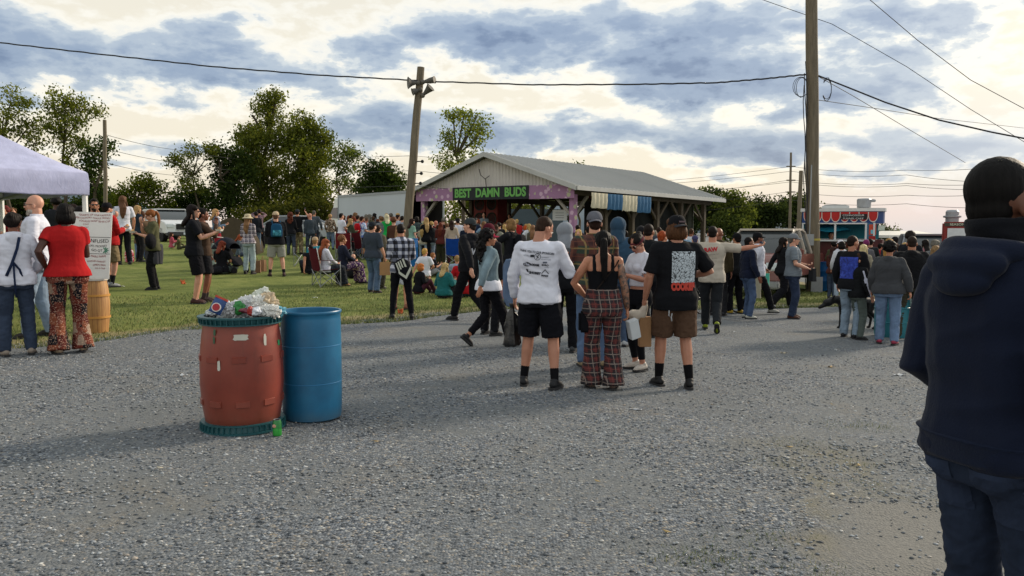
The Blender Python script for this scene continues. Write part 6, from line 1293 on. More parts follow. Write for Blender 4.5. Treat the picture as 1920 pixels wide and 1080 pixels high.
P_('person with long brown hair and a pale green top sitting left of the stroller', 396, 438, f=508, hdg=-30, legs='sitg', sex='f', hair=('long', '#382318'), top=('long', 'x', '#93a298'), bot=('jeans', '#46566c'), arms=('knee', 'knee'), lod=1)
P_('auburn haired person in a black t-shirt sitting cross legged on the lawn', 416, 452, f=514, hdg=-25, legs='sitg', feet='cross', sex='f', hair=('half', '#6e3020'), top=('tee', 'x', '#131318'), bot=('jeans', '#3a4a44'), arms=('lap', 'lap'), lod=1, look=(-30, -15))
P_('redhead seated behind the stroller with face turned down', 447, 440, Y=24.5, hdg=-100, legs='chair', sex='f', hair=('long', '#8e4424'), top=('long', 'x', '#46525a'), lod=2, look=(0, -25))
h1 = P_('person in a cream sun hat, plaid overshirt and pale jeans with black boots', 467, 401, f=514, hdg=-22, sex='f', hair=('long', '#7c5c40'), hat=('bucket', '#b9ad90'), top=('shirt', 'x', PLAID('#3a3440', '#6a6270', '#a39a9e', 9, '#c9c4cc'), {'hem': .90}), bot=('high', '#7c98a2', 'denim'), shoe='#121214', sock=('#131315', .35), arms=('low', 'cross'), lod=1)
P_('person in a red and navy plaid shirt photographing the stage behind the cream sun hat', 487, 392, f=466, hdg=8, sex='f', hair=('bun', '#1c1412'), top=('shirt', 'x', PLAID('#3a1f2a', '#5c2c3a', '#22222e', 10, '#b9a7ae'), {'hem': .92}), bot=('jeans', '#121216', 'plain'), arms=(((-.05, .15, .20), (1, .3, -.5)), ((-.05, .15, .20), (1, .3, -.5))), lod=1, feet=(-.16, 0, .18, 0))
P_('dark haired person standing behind the shoulder of the plaid photographer', 480, 396, Y=30, hdg=10, sex='f', hair=('bun', '#151112'), top=('long', 'x', '#1d2026'), bot=('jeans', '#4a6888'), lod=2)
k1 = P_('person in a black sweatshirt, beige cap and grey shorts wearing a blue backpack', 518, 396, f=518, hdg=4, fat=1.15, skin=SK1, hair=('short', '#5a4030'), hat=('cap', '#b39f84', '#7c3a2c'), top=('long', 'x', '#14151a', {'t': .01}), bot=('shorts', '#8a8a84'), shoe='#3a2622', sock=('#18181c', .25), arms=('low', 'low'), lod=1, feet=(-.16, 0, .20, -.04), look=(-10, 0))
def backpack(info, label, z0, z1, w, d, mat, name='backpack', straps=True, side=-1, pk=None, xo=0):
    s = info['s']; M0 = info['M']; t = thing(name, label, 'backpack', info['T']((xo, side*.14, (z0+z1)/2)), R(info['hdg'])); c = info['T']((xo, side*.14, (z0+z1)/2)); h = (z1-z0)/2
    m = MB(); m.rings([[((w/2)*kk*math.copysign(abs(math.cos(a_))**.6, math.cos(a_)), side*d/2+(d/2)*kk*math.copysign(abs(math.sin(a_))**.6, math.sin(a_)), zz*h) for a_ in [2*math.pi*i/16 for i in range(16)]] for zz, kk in ((-1, .7), (-.92, .95), (-.5, 1.02), (0, 1), (.5, .94), (.8, .85), (.95, .65), (1, .4))])
    link('pack_body', remesh(m, .014, 2, amp=.005, freq=16), mat, t)
    m = MB(); m.rings([[((w*.36)*kk*math.copysign(abs(math.cos(a_))**.6, math.cos(a_)), side*(d*.98+.02)+.03*kk*math.sin(a_), zz*h*.42-h*.38) for a_ in [2*math.pi*i/14 for i in range(14)]] for zz, kk in ((-1, .8), (-.7, 1), (.7, 1), (1, .8))]); B(m, 'front_pocket', pk or mat, t)
    if straps:
        for sg in (-1, 1):
            m = MB(); pts = [(sg*w*.28, side*-.0, h*.85), (sg*.11, -side*.10, (1.475-(z0+z1)/2)+.02), (sg*.115, -side*.22, h*.6), (sg*.13, -side*.24, 0), (sg*w*.5, -side*.1, -h*.7)]; m.tube(pts, .016, 8, True, .5); B(m, 'strap', mat, t)
    return t
backpack(k1, 'blue printed backpack worn over a black sweatshirt', 1.06, 1.42, .30, .14, CLOTH('#1c4664'), pk=CLOTH('#3f7f92', 'camo'))
shopbag('paper_bag', 'larger brown paper bag standing on the lawn by the sun hat person', gp(480, 511)+Vector((0, 0, .34)), .26, .34, .16, '#7c5c44', 10)
shopbag('paper_bag', 'narrow lighter brown bag standing beside the larger paper bag', gp(489, 509)+Vector((.05, .05, .33)), .16, .33, .14, '#9a7456', -20)
P_('person with big curly auburn hair in a black top near the filming one', 546, 398, f=478, hdg=-10, sex='f', fat=1.05, hair=('curlylong', '#54281a'), top=('long', 'x', '#17181c'), bot=('jeans', '#26354c'), arms=('low', 'low'), lod=1)
f1 = P_('person in a black t-shirt and cap filming with one raised arm, baggy khaki trousers', 559, 392, f=477, hdg=-12, hair=('short', '#1b1512'), hat=('cap', '#2a2f34'), top=('tee', 'x', '#18191c'), bot=('cargo', '#8a7c60', 'camo'), arms=('relax', ((.12, .20, .20), (1, .2, -.6))), lod=1)
phone('dark phone held high by the filming person in the cap', f1['Rh']+Vector((0, 0, .06)), -12, 0)
P_('person in a slate grey long sleeved shirt with cropped grey hair near the silver car', 590, 394, f=468, hdg=-18, fat=1.1, hair=('buzz', '#55504a'), top=('long', 'x', '#474e56'), bot=('jeans', '#232c3c'), arms=('out', ((.10, .16, -.46), (.7, -1, 0))), lod=1)
P_('balding person half hidden behind the slate grey shirt', 581, 399, Y=30, hdg=20, hair=('bald', '#555555'), skin='#b8806c', top=('long', 'x', '#39424a'), lod=2)
P_('blonde person with an up-do and floral blouse standing before the truck cab', 620, 401, f=468, hdg=-6, sex='f', fat=1.05, hair=('bun', '#a58256'), top=('long', 'floral', '#6e5a48'), bot=('jeans', '#54749a'), arms=('pocket', 'relax'), lod=1)
# seated left-centre
P_('person in a black sleeveless top sitting on the lawn leaning back on both hands', 583, 459, f=514, hdg=14, legs='sitg', hair=('short', '#1c1512'), skin=SK2, top=('vest', 'x', '#17181d', {'t': -.012}), bot=('jeans', '#1c2230'), arms=('brace', 'brace'), lod=1)
P_('person in a tan cap and turquoise shirt sitting by the folding chair', 590, 445, Y=24, hdg=-20, legs='sitg', hair=('short', '#8a6a48'), hat=('cap', '#a08a70'), top=('tee', 'x', '#1f7d8e'), lod=2)
def campchair(label, px, f, hdg, col, sit=.42, dx=0):
    g = gp(px, f); hdg += math.degrees(math.atan((960-px)/F)); t = thing('camping_chair', label, 'camping chair', g, R(hdg)); fab = CLOTH(col)
    m = MB(); m.rings([[(-.25, -.22, .40), (0, -.20, .36), (.25, -.22, .40), (.25, -.215, .41), (0, -.195, .37), (-.25, -.215, .41)], [(-.25, .22, .43), (0, .20, .38), (.25, .22, .43), (.25, .22, .44), (0, .20, .39), (-.25, .22, .44)]]); B(m, 'seat', fab, t)
    m = MB(); m.rings([[(-.25, -.24, .40), (0, -.30, .40), (.25, -.24, .40), (.25, -.25, .40), (0, -.31, .40), (-.25, -.25, .40)], [(-.25, -.30, .70), (0, -.36, .70), (.25, -.30, .70), (.25, -.31, .70), (0, -.37, .70), (-.25, -.31, .70)], [(-.24, -.34, .95), (0, -.38, .93), (.24, -.34, .95), (.24, -.35, .95), (0, -.39, .93), (-.24, -.35, .95)]]); B(m, 'backrest', fab, t)
    for sg in (-1, 1):
        m = MB(); m.tube([(sg*.27, -.34, .95), (sg*.26, -.24, .45), (sg*.28, -.26, .0)], .010, 6); m.tube([(sg*.30, .24, .62), (sg*.28, .26, .0)], .010, 6); m.tube([(sg*.28, -.26, .02), (sg*.28, .24, .42)], .009, 6); m.tube([(sg*.28, .26, .02), (sg*.27, -.24, .42)], .009, 6); B(m, 'side_frame', METAL, t)
        m = MB(); m.beam((sg*.29, -.30, .66), (sg*.31, .26, .63), .05, .012); B(m, 'armrest', fab, t)
    for y in (-.26, .26): m = MB(); m.tube([(-.28, y, .02), (.27, y, .42)], .009, 6); m.tube([(.28, y, .02), (-.27, y, .42)], .009, 6); B(m, 'cross_frame', METAL, t)
    return t, g
t_, g_ = campchair('maroon camping chair with a silver frame holding the red haired person', 612, 537, -68, '#4f1620')
P_('long red haired person in white top and patterned trousers in the maroon camping chair', 609, 449, xy=(g_.x-.02, g_.y), hdg=-68, legs='chair', sex='f', hair=('long', '#8a4a2e'), top=('long', 'x', '#c8cad6'), bot=('wide', '#2c3038', 'camo'), arms=('lap', 'lap'), lod=0, look=(0, -10), sit=.42, shoe='#a57a50')
P_('person with wavy brown hair seated on the far side of the red haired person', 607, 442, xy=(g_.x+.25, g_.y+.75), hdg=-72, legs='chair', sex='f', hair=('curly', '#6e4a30'), top=('long', 'x', '#1d2130'), bot=('wide', '#5a3a6a', 'floral'), arms=('lap', 'lap'), lod=1, sit=.42)
t_, g_ = campchair('dark red camping chair standing empty backed towards us before the crowd', 646, 488, -8, '#5e1a20')
P_('dark haired person in black sitting in the second red camping chair', 659, 434, xy=(g_.x+.12, g_.y+.15), hdg=-8, legs='chair', sex='f', hair=('short', '#1c1413'), top=('hoodie', 'x', '#15161a'), lod=2, sit=.42)
t_, g_ = campchair('low maroon camping chair turned sideways right of the dark red one', 677, 486, -40, '#4a141c')
t_, g_ = campchair('black folding chair standing sideways beside the khaki trousers', 574, 500, 60, '#141416')
P_('person in a black hooded sweatshirt hunched on the grass left of the paper bag', 664, 474, f=522, hdg=8, legs='sitg', fat=1.25, skin=SK1, hair=('bald', '#777777'), top=('hoodie', 'x', '#101114', {'t': .02}), bot=('jeans', BLK, 'plain'), arms=('knee', 'knee'), lod=1, lean=22, look=(-20, -20))
# crowd in front of the truck (left to right), with their backs or profiles to us
for (lab, px, hd, Y, hdg, sx, hr, tp, bt, ar) in [
 ('dark haired person in a white shirt behind the long red shirt', 640, 399, 29, -60, 'm', ('short', '#15110f'), ('tee', 'x', '#c8cad6'), ('jeans', '#8a7c64', 'plain'), ('low', 'low')),
 ('person with black hair tall behind the blonde at the truck corner', 658, 402, 31, -20, 'm', ('short', '#151213'), ('long', 'x', '#2a2f38'), ('jeans', BLK), ('low', 'low')),
 ('blonde person in dark green looking down at a phone before the truck', 657, 409, 28.5, -60, 'f', ('half', '#a5855c'), ('long', 'x', '#3c4234'), ('jeans', JN), ('phone', 'phone')),
 ('person in a teal top with brown hair before the truck side', 671, 403, 31, -40, 'm', ('short', '#2a1c15'), ('tee', 'x', '#2b6a68'), ('jeans', JN), ('low', 'relax')),
 ('bald headed person in a grey t-shirt before the truck side', 687, 406, 30.5, -10, 'm', ('buzz', '#5c4a3c'), ('tee', 'x', '#7c858c'), ('jeans', JN), ('low', 'relax')),
 ('person with short brown hair and grey top left of the backwards cap', 699, 405, 32, 10, 'm', ('short', '#4a3424'), ('tee', 'x', '#6b6f72'), ('jeans', JN), ('low', 'relax')),
 ('person with cropped hair right above the backwards cap', 713, 404, 32, -10, 'm', ('buzz', '#3a2c22'), ('tee', 'x', '#30343c'), ('jeans', JN), ('low', 'relax')),
 ('person with white blond hair and a vivid green top left of the checked shirt', 725, 401, 29, 10, 'f', ('half', '#c9c0a0'), ('long', 'x', '#1f9a48'), ('jeans', JN), ('low', 'relax')),
 ('person with thick brown curls left of the checked shirt', 738, 406, 24, -15, 'f', ('curly', '#5a3a28'), ('long', 'x', '#4a3228'), ('jeans', BLK), ('low', 'relax')),
 ('dark haired person with a beard just left of the leaning pole', 746, 402, 31, -60, 'm', ('short', '#2a1a14'), ('tee', 'x', '#9aa6b4'), ('jeans', JN), ('low', 'relax')),
 ('person in a striped shirt with black hair touching the leaning pole', 754, 404, 30, -20, 'm', ('short', '#16120f'), ('tee', 'x', '#8a93a0'), ('jeans', JN), ('low', 'relax')),
 ('brown haired person in a mint t-shirt right of the leaning pole above the blue barrel', 772, 409, 27, -60, 'f', ('half', '#2c1c16'), ('tee', 'x', '#7a9a8c'), ('jeans', BLK), ('phone', 'relax')),
 ('person with very long blonde hair in a black top right of the blue barrel', 799, 407, 27.5, 12, 'f', ('long', '#a5875c'), ('long', 'x', '#111216'), ('jeans', BLK, 'plain'), ('low', 'relax')),
 ('bald person with a flushed head in maroon left of the left stack', 817, 413, 29, 30, 'm', ('bald', '#777777'), ('long', 'x', '#5c2424'), ('jeans', BLK), ('low', 'relax')),
 ('person with auburn hair, rust top and wide olive trousers in the crowd', 826, 416, 27, -10, 'f', ('long', '#5e2a1c'), ('long', 'x', '#4e2420'), ('wide', '#333322'), ('low', 'low')),
 ('person in a cream ruffled blouse with dark shoulder length hair', 847, 412, 27, 0, 'f', ('half', '#2a1a16'), ('long', 'x', '#ab9a88', {'hem': 1.0}), ('high', '#4a2a30', 'plain'), ('relax', 'relax')),
 ('person in a dark bucket hat and white t-shirt right of the cream blouse', 858, 409, 29, 20, 'm', ('short', '#1c1412'), ('tee', 'x', '#c8cad6'), ('jeans', JN), ('low', 'low')),
 ('person in a navy t-shirt standing behind the black hoodie', 873, 420, 28, 0, 'm', ('short', '#1c1412'), ('tee', 'x', '#1a2232'), ('jeans', BLK), ('low', 'relax')),
 ('person with maroon hair in the crowd under the left stage post', 909, 417, 31, 0, 'f', ('short', '#5a2228'), ('long', 'x', '#3a2a2a'), ('jeans', BLK), ('low', 'low')),
 ('dark head in the crowd right of the maroon hair', 921, 414, 32, 20, 'm', ('short', '#1a1412'), ('long', 'x', '#2a2e30'), ('jeans', BLK), ('low', 'low')),
 ('bald pink headed person in the crowd below the stage', 936, 416, 31, -30, 'm', ('bald', '#777777'), ('long', 'x', '#3c4448'), ('jeans', BLK), ('low', 'low')),
 ('small blonde in the crowd below the stage', 946, 420, 29, 0, 'f', ('half', '#b3945c'), ('long', 'x', '#6a7468'), ('jeans', BLK), ('low', 'low')),
 ('balding fair head in a grey green shirt below the stage', 957, 415, 29.5, 5, 'm', ('buzz', '#8a6a50'), ('shirt', 'x', '#6c7466'), ('jeans', BLK), ('low', 'low')),
 ('light brown long haired person left of the white long sleeved shirt', 999, 421, 26, -10, 'f', ('long', '#7a5840'), ('long', 'x', '#4c4a44'), ('jeans', BLK), ('low', 'low')),
 ('person with orange hair glimpsed beside the cropped head', 985, 422, 30, 30, 'f', ('bob', '#a5481e'), ('long', 'x', '#2a2e30'), ('jeans', BLK), ('low', 'low')),
 ('short blonde person facing us between grey hood and plaid shirt', 1085, 429, 22, 170, 'f', ('bob', '#b9975e'), ('long', 'x', '#4c3a34'), ('jeans', BLK), ('low', 'low')),
 ('dark haired head above the short blonde', 1083, 421, 27, 10, 'm', ('short', '#17120f'), ('long', 'x', '#3c3440'), ('jeans', BLK), ('low', 'low')),
 ('dark head between plaid shirt and blue hood', 1103, 424, 24, 0, 'm', ('short', '#14100f'), ('long', 'x', '#22242a'), ('jeans', BLK), ('low', 'low')),
 ('dark skinned person seen between blue hood and headband', 1172, 431, 22, 40, 'm', ('short', '#17110f'), ('long', 'x', '#3c3034'), ('jeans', BLK), ('low', 'low')),
 ('brown head beyond the ginger hair', 1236, 425, 27, 0, 'm', ('short', '#2a1c16'), ('long', 'x', '#3a3f48'), ('jeans', BLK), ('low', 'low')),
 ('person with a purple cap just left of the outstretched arm shirt', 1304, 441, 20, 10, 'm', ('buzz', '#3a3a58'), ('long', 'x', '#3c4048'), ('jeans', BLK), ('low', 'low')),
 ('white capped person at the food trailer window', 1577, 449, 22, 30, 'f', ('pony', '#3c2a1e'), ('tee', 'x', '#c8cad6'), ('jeans', JN), ('low', 'relax')),
 ('dark haired person in brown left of the white cap', 1564, 462, 22, -30, 'f', ('half', '#33201c'), ('long', 'x', '#4c2c28'), ('jeans', JN), ('low', 'relax')),
 ('long blonde person queueing right of the blue graphic back', 1621, 457, 19, -10, 'f', ('long', '#c2b184'), ('long', 'x', '#8b8574'), ('jeans', JN), ('low', 'relax')),
 ('person in a purple knitted hat behind the long blonde', 1626, 449, 22.5, 0, 'f', ('short', '#33201c'), ('long', 'x', '#5a5a60'), ('jeans', JN), ('low', 'relax')),
 ('dark clad person in the queue beneath the trailer corner', 1634, 447, 25, 10, 'm', ('short', '#171312'), ('long', 'x', '#22262a'), ('jeans', BLK), ('low', 'relax')),
 ('far dark headed person right of the trailer corner', 1651, 447, 27, 0, 'm', ('curly', '#14100f'), ('long', 'x', '#22242c'), ('jeans', BLK), ('low', 'relax')),
 ('honey blonde person right behind the grey hoodie', 1669, 446, 20.5, -30, 'f', ('long', '#9a743c'), ('long', 'x', '#33333a'), ('jeans', BLK), ('low', 'relax')),
 ('capped person beyond the honey blonde', 1680, 443, 24, 20, 'm', ('short', '#1a1412'), ('long', 'x', '#5c6068'), ('jeans', BLK), ('low', 'relax')),
 ('tall dark curly haired person behind the black hoodie at right', 1709, 432, 17.5, -30, 'm', ('curly', '#1f1815'), ('jacket', 'x', '#17191f'), ('jeans', BLK), ('low', 'relax')),
 ('person with light brown hair half hidden at the shoulder of the hooded figure', 1757, 459, 16, -20, 'f', ('half', '#7d6446'), ('long', 'x', '#44484e'), ('jeans', JN), ('low', 'relax')),
 ('singer with long dark hair and denim jacket on the stage at left', 907, 397, 36, 175, 'f', ('long', '#16110f'), ('denim', 'x', '#5f7480'), ('jeans', BLK), ('mouth', 'relax')),
 ('performer with black hair in the dark middle of the stage', 955, 400, 38.5, 170, 'm', ('half', '#120e0e'), ('long', 'x', '#1d1d20'), ('jeans', BLK), ('mouth', 'low')),
 ('performer in dark red standing by the right speaker cabinets', 1018, 402, 37, 160, 'm', ('short', '#17110f'), ('long', 'x', '#3c1c1e'), ('jeans', BLK), ('low', 'low')),
 ('server inside the food trailer window silhouetted before the umbrella', 1560, 433, 27.6, 185, 'm', ('short', '#17110f'), ('tee', 'x', '#1d2a30'), ('jeans', BLK), ('low', 'low')),
]:
    hat = {'purple cap': ('cap', '#3c3c5e'), 'dark bucket hat': ('bucket', '#17171d'), 'white capped': ('cap', '#c2c2ca'), 'purple knitted': ('beanie', '#6e2c58'), 'capped person beyond': ('cap', '#1a1b20'), 'bald pink': None}
    ht = next((v for k, v in hat.items() if k in lab), None)
    P_(lab, px, hd, Y=Y, hdg=hdg, sex=sx, hair=hr, top=tp, bot=bt, arms=ar, lod=2, hat=ht, skin=SK3 if 'dark skinned' in lab else ('#b8725e' if 'bald' in lab else SK1))
rc = random.Random(44); HC = [('black', '#14100e'), ('brown', '#3c281c'), ('blond', '#a88a58'), ('reddish', '#6a3520'), ('light brown', '#6e5036'), ('grey', '#6a665e')]
TC = [('white', '#b9bcc4'), ('bright red', '#9c1f24'), ('pale blue', '#7c96ae'), ('black', '#15161a'), ('mustard', '#8e7434'), ('grey', '#676c70'), ('olive', '#4a4c36'), ('pink', '#a2707a'), ('navy', '#1e2a42'), ('cream', '#aaa28e')]
cmb = [(h_, t_) for h_ in HC for t_ in TC]; rc.shuffle(cmb); k_ = 0
for (pa, pb_, n_, ya, yb_, ha, wh) in ((650, 772, 15, 28, 34, 402, 'before the white truck'), (785, 1000, 22, 27, 34, 412, 'in the crowd before the stage'), (1180, 1310, 7, 24, 30, 430, 'in the crowd beyond the pavilion posts'), (1555, 1760, 12, 17, 27, 452, 'in the queue at the food trailers')):
    for i in range(n_):
        (hn, hcx), (tn, tcx) = cmb[k_]; k_ += 1; px_ = pa+(pb_-pa)*(i+.5)/n_+rc.uniform(-4, 4); fm = rc.random() < .5
        P_('person with %s hair and %s top %s' % (hn, tn, wh), px_, ha+rc.uniform(-5, 9), Y=rc.uniform(ya, yb_), hdg=rc.uniform(-50, 40), sex='f' if fm else 'm', fat=rc.uniform(.92, 1.18), skin=rc.choice([SK1, SK1, SK2, SK3]), hair=(rc.choice(['long', 'half', 'bob', 'bun']) if fm else rc.choice(['short', 'short', 'fade', 'curly']), hcx), top=(rc.choice(['tee', 'long', 'hoodie']), 'x', tcx), bot=('jeans', rc.choice([JN, BLK, LJ])), arms=(rc.choice(['low', 'phone', 'relax', 'hip']), rc.choice(['low', 'relax', 'mouth', 'cross'])), lod=2, lean=rc.uniform(-3, 5))
P_('person with long brown hair and an oversized red shirt over jeans', 645, 403, f=474, hdg=-52, sex='f', hair=('long', '#33201a'), top=('shirt', 'x', '#a01f26', {'hem': .74}), bot=('jeans', '#5c7a9a'), arms=('phone', 'phone'), lod=1)
t1 = P_('person in a blue tie-dye t-shirt with a red backpack and dark beard', 680, 405, f=484, hdg=-62, hair=('short', '#2a1812'), beard='#2a1812', top=('tee', 'tiedye', '#2c5fb0'), bot=('shorts', '#15161a'), sock=('#22222a', .2), arms=('low', 'low'), lod=1, glasses='#15151a')
backpack(t1, 'bright red backpack worn over a blue tie-dye t-shirt', 1.06, 1.42, .30, .16, CLOTH('#a81822'))
P_('person with brown hair in a dark green plaid shirt standing behind the blue barrel', 782, 405, f=486, hdg=0, sex='m', fat=1.1, hair=('bob', '#1c1614'), top=('shirt', 'x', PLAID('#16202c', '#22303a', '#2c3c38', 9, '#4c6058')), bot=('cargo', '#4a4636', 'camo'), arms=('low', 'low'), lod=1)
# couple with paper bags
g1 = P_('person in a dark grey sweater and backwards cap carrying brown paper bags on the lawn', 700, 415, f=549, hdg=-42, fat=1.2, skin=SK1, hair=('short', '#2a2019'), hat=('capback', '#22262c'), top=('long', 'x', '#363d48', {'sl': .05, 't': .006}), bot=('jeans', '#35577c'), shoe='#33231c', arms=('relax', 'relax'), lod=0, beard='#4a382c', belly=.04)
g2 = P_('bearded person in a tan jacket hidden behind the backwards cap', 710, 421, f=541, hdg=-40, fat=1.1, hair=('short', '#2a1c15'), beard='#33221a', top=('jacket', 'x', '#5c5648'), bot=('cargo', '#3a3830'), shoe='#3a3a30', arms=('relax', 'relax'), lod=1, glasses='#141414')
shopbag('paper_bag', 'crinkled brown paper bag carried in front of the jeans of the backwards cap person', g1['Rh']+Vector((.02, -.12, -.06)), .27, .30, .10, '#94704c', 0, 'paper bag')
shopbag('paper_bag', 'smaller brown paper bag hanging right of the crinkled one', g1['Rh']+Vector((.26, .02, -.10)), .17, .24, .08, '#7d5e40', -6, 'paper bag')
# checked shirt
c1 = P_('person in a black and white checked shirt and black skinny jeans seen from behind', 745, 418, f=598, hdg=4, skin=SK2, fat=.98, hair=('fade', '#17110e'), top=('shirt', 'x', PLAID('#10121c', '#5c6070', '#b9bcc8', 8.5), {'hem': .86}), bot=('skinny', '#121318', 'plain'), shoe='#141418', arms=('low', 'low'), lod=0, feet=(-.09, .02, .26, -.04), look=(-8, -8), key='chk')
m = MB(); x0 = c1['T']((.035, -.215, .91)); t = thing('drawstring_bag', 'black and white drawstring bag slung on the back of the checked shirt', 'backpack', x0, R(c1['hdg'])); 
m.rings([[(.125*k*math.cos(a_)+.0, -.02+.045*k*math.sin(a_), z) for a_ in [2*math.pi*i/14 for i in range(14)]] for z, k in ((-.20, .35), (-.14, .85), (0, 1.1), (.12, 1.0), (.20, .45))]); M0 = Matrix.Rotation(R(-24), 4, 'Y'); m.v = [M0 @ Vector(v) for v in m.v]; B(m, 'sack', CLOTH('#16171c'), t, sharp=None)
m = MB(); off = -.074
def fl_(pts, dy=0): m.prism([(M0 @ Vector((x, 0, z))).xz[:] for x, z in pts], off-dy-.004, off-dy)
m = MB(); fl_([(-.11, -.02), (-.03, -.155), (.11, -.04), (.125, .02), (-.02, -.095), (-.095, .035)]); B(m, 'swoosh', MAT('#b9bcae', .7, .05, name='white_print'), t)
for k, (x, z, w, h) in enumerate(((-.085, .09, .022, .15), (-.045, .10, .026, .14), (-.005, .11, .022, .13), (.045, .11, .03, .15))):
    m = MB(); fl_([(x-w/2, z-h/2+.01), (x+w/2, z-h/2), (x+w/2+.008, z+h/2), (x-w/2+.008, z+h/2)]); B(m, 'letter_bar', MAT('#b9bcae', .7, .05, name='white_print'), t)
for sg in (-1, 1):
    m = MB(); q = [Vector((.09 if sg > 0 else -.07, -.04, .15)), c1['T']((sg*.13-.0, -.165, 1.30))-x0, c1['T']((sg*.12, -.10, 1.44))-x0]; q[1:] = [Matrix.Rotation(-R(c1['hdg']), 3, 'Z') @ v for v in q[1:]]; m.tube(q, .006, 6); B(m, 'cord', CLOTH('#131318'), t)
P_('person with long light hair just beyond the checked shirt, pale shorts', 751, 421, f=580, hdg=-12, sex='f', hair=('long', '#8a6c4a'), top=('long', 'x', '#55504a'), bot=('shorts', '#b4bac6'), shoe='#7a4a38', arms=('low', 'low'), lod=1)
# ---- seated centre group
P_('blond person in a white t-shirt leaning back on one hand on the lawn', 797, 466, f=521, hdg=-35, legs='sitg', feet='out', sex='m', hair=('short', '#b98f4c'), top=('tee', 'x', '#c8cad6'), bot=('jeans', '#4c555c'), arms=('brace', 'lap'), lod=1)
P_('person in a black t-shirt sitting with an arm on the knee beside the blond one', 812, 474, f=517, hdg=-60, legs='sitg', sex='f', hair=('short', '#8a5c38'), top=('tee', 'x', '#17181c'), bot=('jeans', '#5c666e'), arms=('knee', 'knee'), lod=1)
P_('ginger person in a black sweater and plum trousers sitting sideways near the gravel', 785, 494, f=551, hdg=-58, legs='sitg', sex='f', hair=('bob', '#b06a34'), top=('long', 'x', '#14151a', {'t': .01}), bot=('jeans', '#4a2834', 'plain'), arms=('knee', 'knee'), lod=1, lean=8)
P_('blonde person in a teal hooded raincoat sitting near the gravel', 832, 493, f=559, hdg=-38, legs='sitg', sex='f', hair=('half', '#b39a6c'), top=('hoodie', 'x', '#1f5f62', {'t': .02}), bot=('jeans', '#22262e'), arms=('knee', 'knee'), lod=1, lean=6)
P_('fair haired child in a pale blue top sitting left of the red jersey', 857, 479, f=535, hdg=5, legs='sitg', hair=('short', '#93764e'), top=('long', 'x', '#8a98ac'), bot=('jeans', JN), arms=('knee', 'knee'), lod=1)
j1 = P_('fair haired child in a red football jersey with a white number sitting on the lawn', 871, 477, f=556, hdg=8, legs='sitg', fat=1.1, hair=('short', '#8e7450'), top=('long', 'x', '#a11a20'), bot=('jeans', '#22343c', 'plain'), arms=('knee', 'knee'), lod=1, lean=5)
write(j1, '3', .02, j1['Tl']((0, 0, 1.12)).z, .24, MAT('#c9c9c4', .7, .03, name='white_print'), ext=.012, name='number_print')
campchair('royal blue camping chair in the middle of the lawn, back towards us', 852, 500, -6, '#123a86')
P_('knee high child in flowered clothes standing by the blond seated person', 815, 452, f=492, hdg=0, sex='f', hair=('short', '#3a2418'), top=('tee', 'floral', '#4a4a60'), lod=2)
# ---- walkers centre
v1 = P_('person in a black hoodie with white back lettering and a grey cap walking left', 882, 407, f=604, hdg=48, legs='walk', feet=-1, skin=SK1, hair=('short', '#2a1f18'), hat=('capback', '#33383a'), top=('hoodie', 'x', '#14151a'), bot=('jeans', '#121317', 'plain'), shoe='#16161a', arms=('swingb', 'swingf'), lod=0, look=(20, 0))
write(v1, 'VNS', .0, 1.16*v1['s'], .13*v1['s'], MAT('#b9bcc4', .7, .03, name='white_print'), ext=.006, rot=R(-3))
d1_ = P_('person with long black curls, raspberry cap and light denim jacket walking across', 916, 428, f=650, hdg=-62, legs='walk', sex='f', fat=1.08, skin=SK2, hair=('curlylong', '#100d0e'), hat=('cap', '#83203a'), top=('denim', 'x', '#587886', {'hem': 1.0}), bot=('cropped', '#111116', 'plain'), shoe='#18181c', arms=('swingf', 'swingb'), lod=0, look=(-12, 0), face=True)
m = MB(); m.rings([[(rx_*math.cos(a_), ry_*math.sin(a_), z) for a_ in [2*math.pi*i/22 for i in range(22)]] for z, rx_, ry_ in ((.86, .240, .190), (.90, .238, .188), (.98, .218, .168), (1.03, .18, .14))]); m.v = [Vector((v[0], v[1], v[2]-.03)) for v in m.v]
link('undershirt', remesh(m, .011, 2, amp=.004, freq=14, sc=d1_['s']), CLOTH('#d2d4de'), d1_['root'])
t = thing('face_mask', 'pale pink face mask dangling from the hand of the denim jacket walker', 'face mask', d1_['Lh']+Vector((0, 0, -.03))); m = MB(); m.rings([[(.05*k*math.cos(a_)+.02, .02*math.sin(a_), z) for a_ in [2*math.pi*i/12 for i in range(12)]] for z, k in ((-.16, .5), (-.13, 1), (-.06, 1.05), (-.03, .6))]); B(m, 'cloth', CLOTH('#b08a8e'), t)
m = MB(); m.tube([(-.03, 0, -.15), (-.07, 0, -.09), (-.03, 0, -.02), (.0, 0, 0)], .003, 5); B(m, 'ear_loop', CLOTH('#9a8a8c'), t)
P_('person in a dark maroon cap right behind the raspberry cap', 917, 418, f=628, hdg=-40, skin=SK2, hair=('short', '#15100f'), hat=('cap', '#4a1420'), top=('long', 'x', '#1b1c20'), bot=('jeans', '#14151a', 'plain'), shoe='#1a1a1e', lod=1)
b1 = P_('person with fair hair, black t-shirt and black rucksack holding out an arm to the left', 958, 409, f=572, hdg=62, fat=.95, skin=SK1, hair=('bob', '#7a5c3a'), top=('tee', 'x', '#17181d'), bot=('jeans', '#3c5674'), shoe='#1a1b20', arms=('fwd', 'relax'), lod=1)
backpack(b1, 'black rucksack on the back of the fair haired person', 1.02, 1.44, .32, .18, CLOTH('#121318'))
m = MB(); m.rings([[(rr*math.cos(a_), .13*math.sin(a_), z) for a_ in [2*math.pi*i/14 for i in range(14)]] for z, rr in ((-.42, .06), (-.3, .10), (-.1, .10), (.05, .10), (.14, .06))]); q = at(958, 508, 9.6)
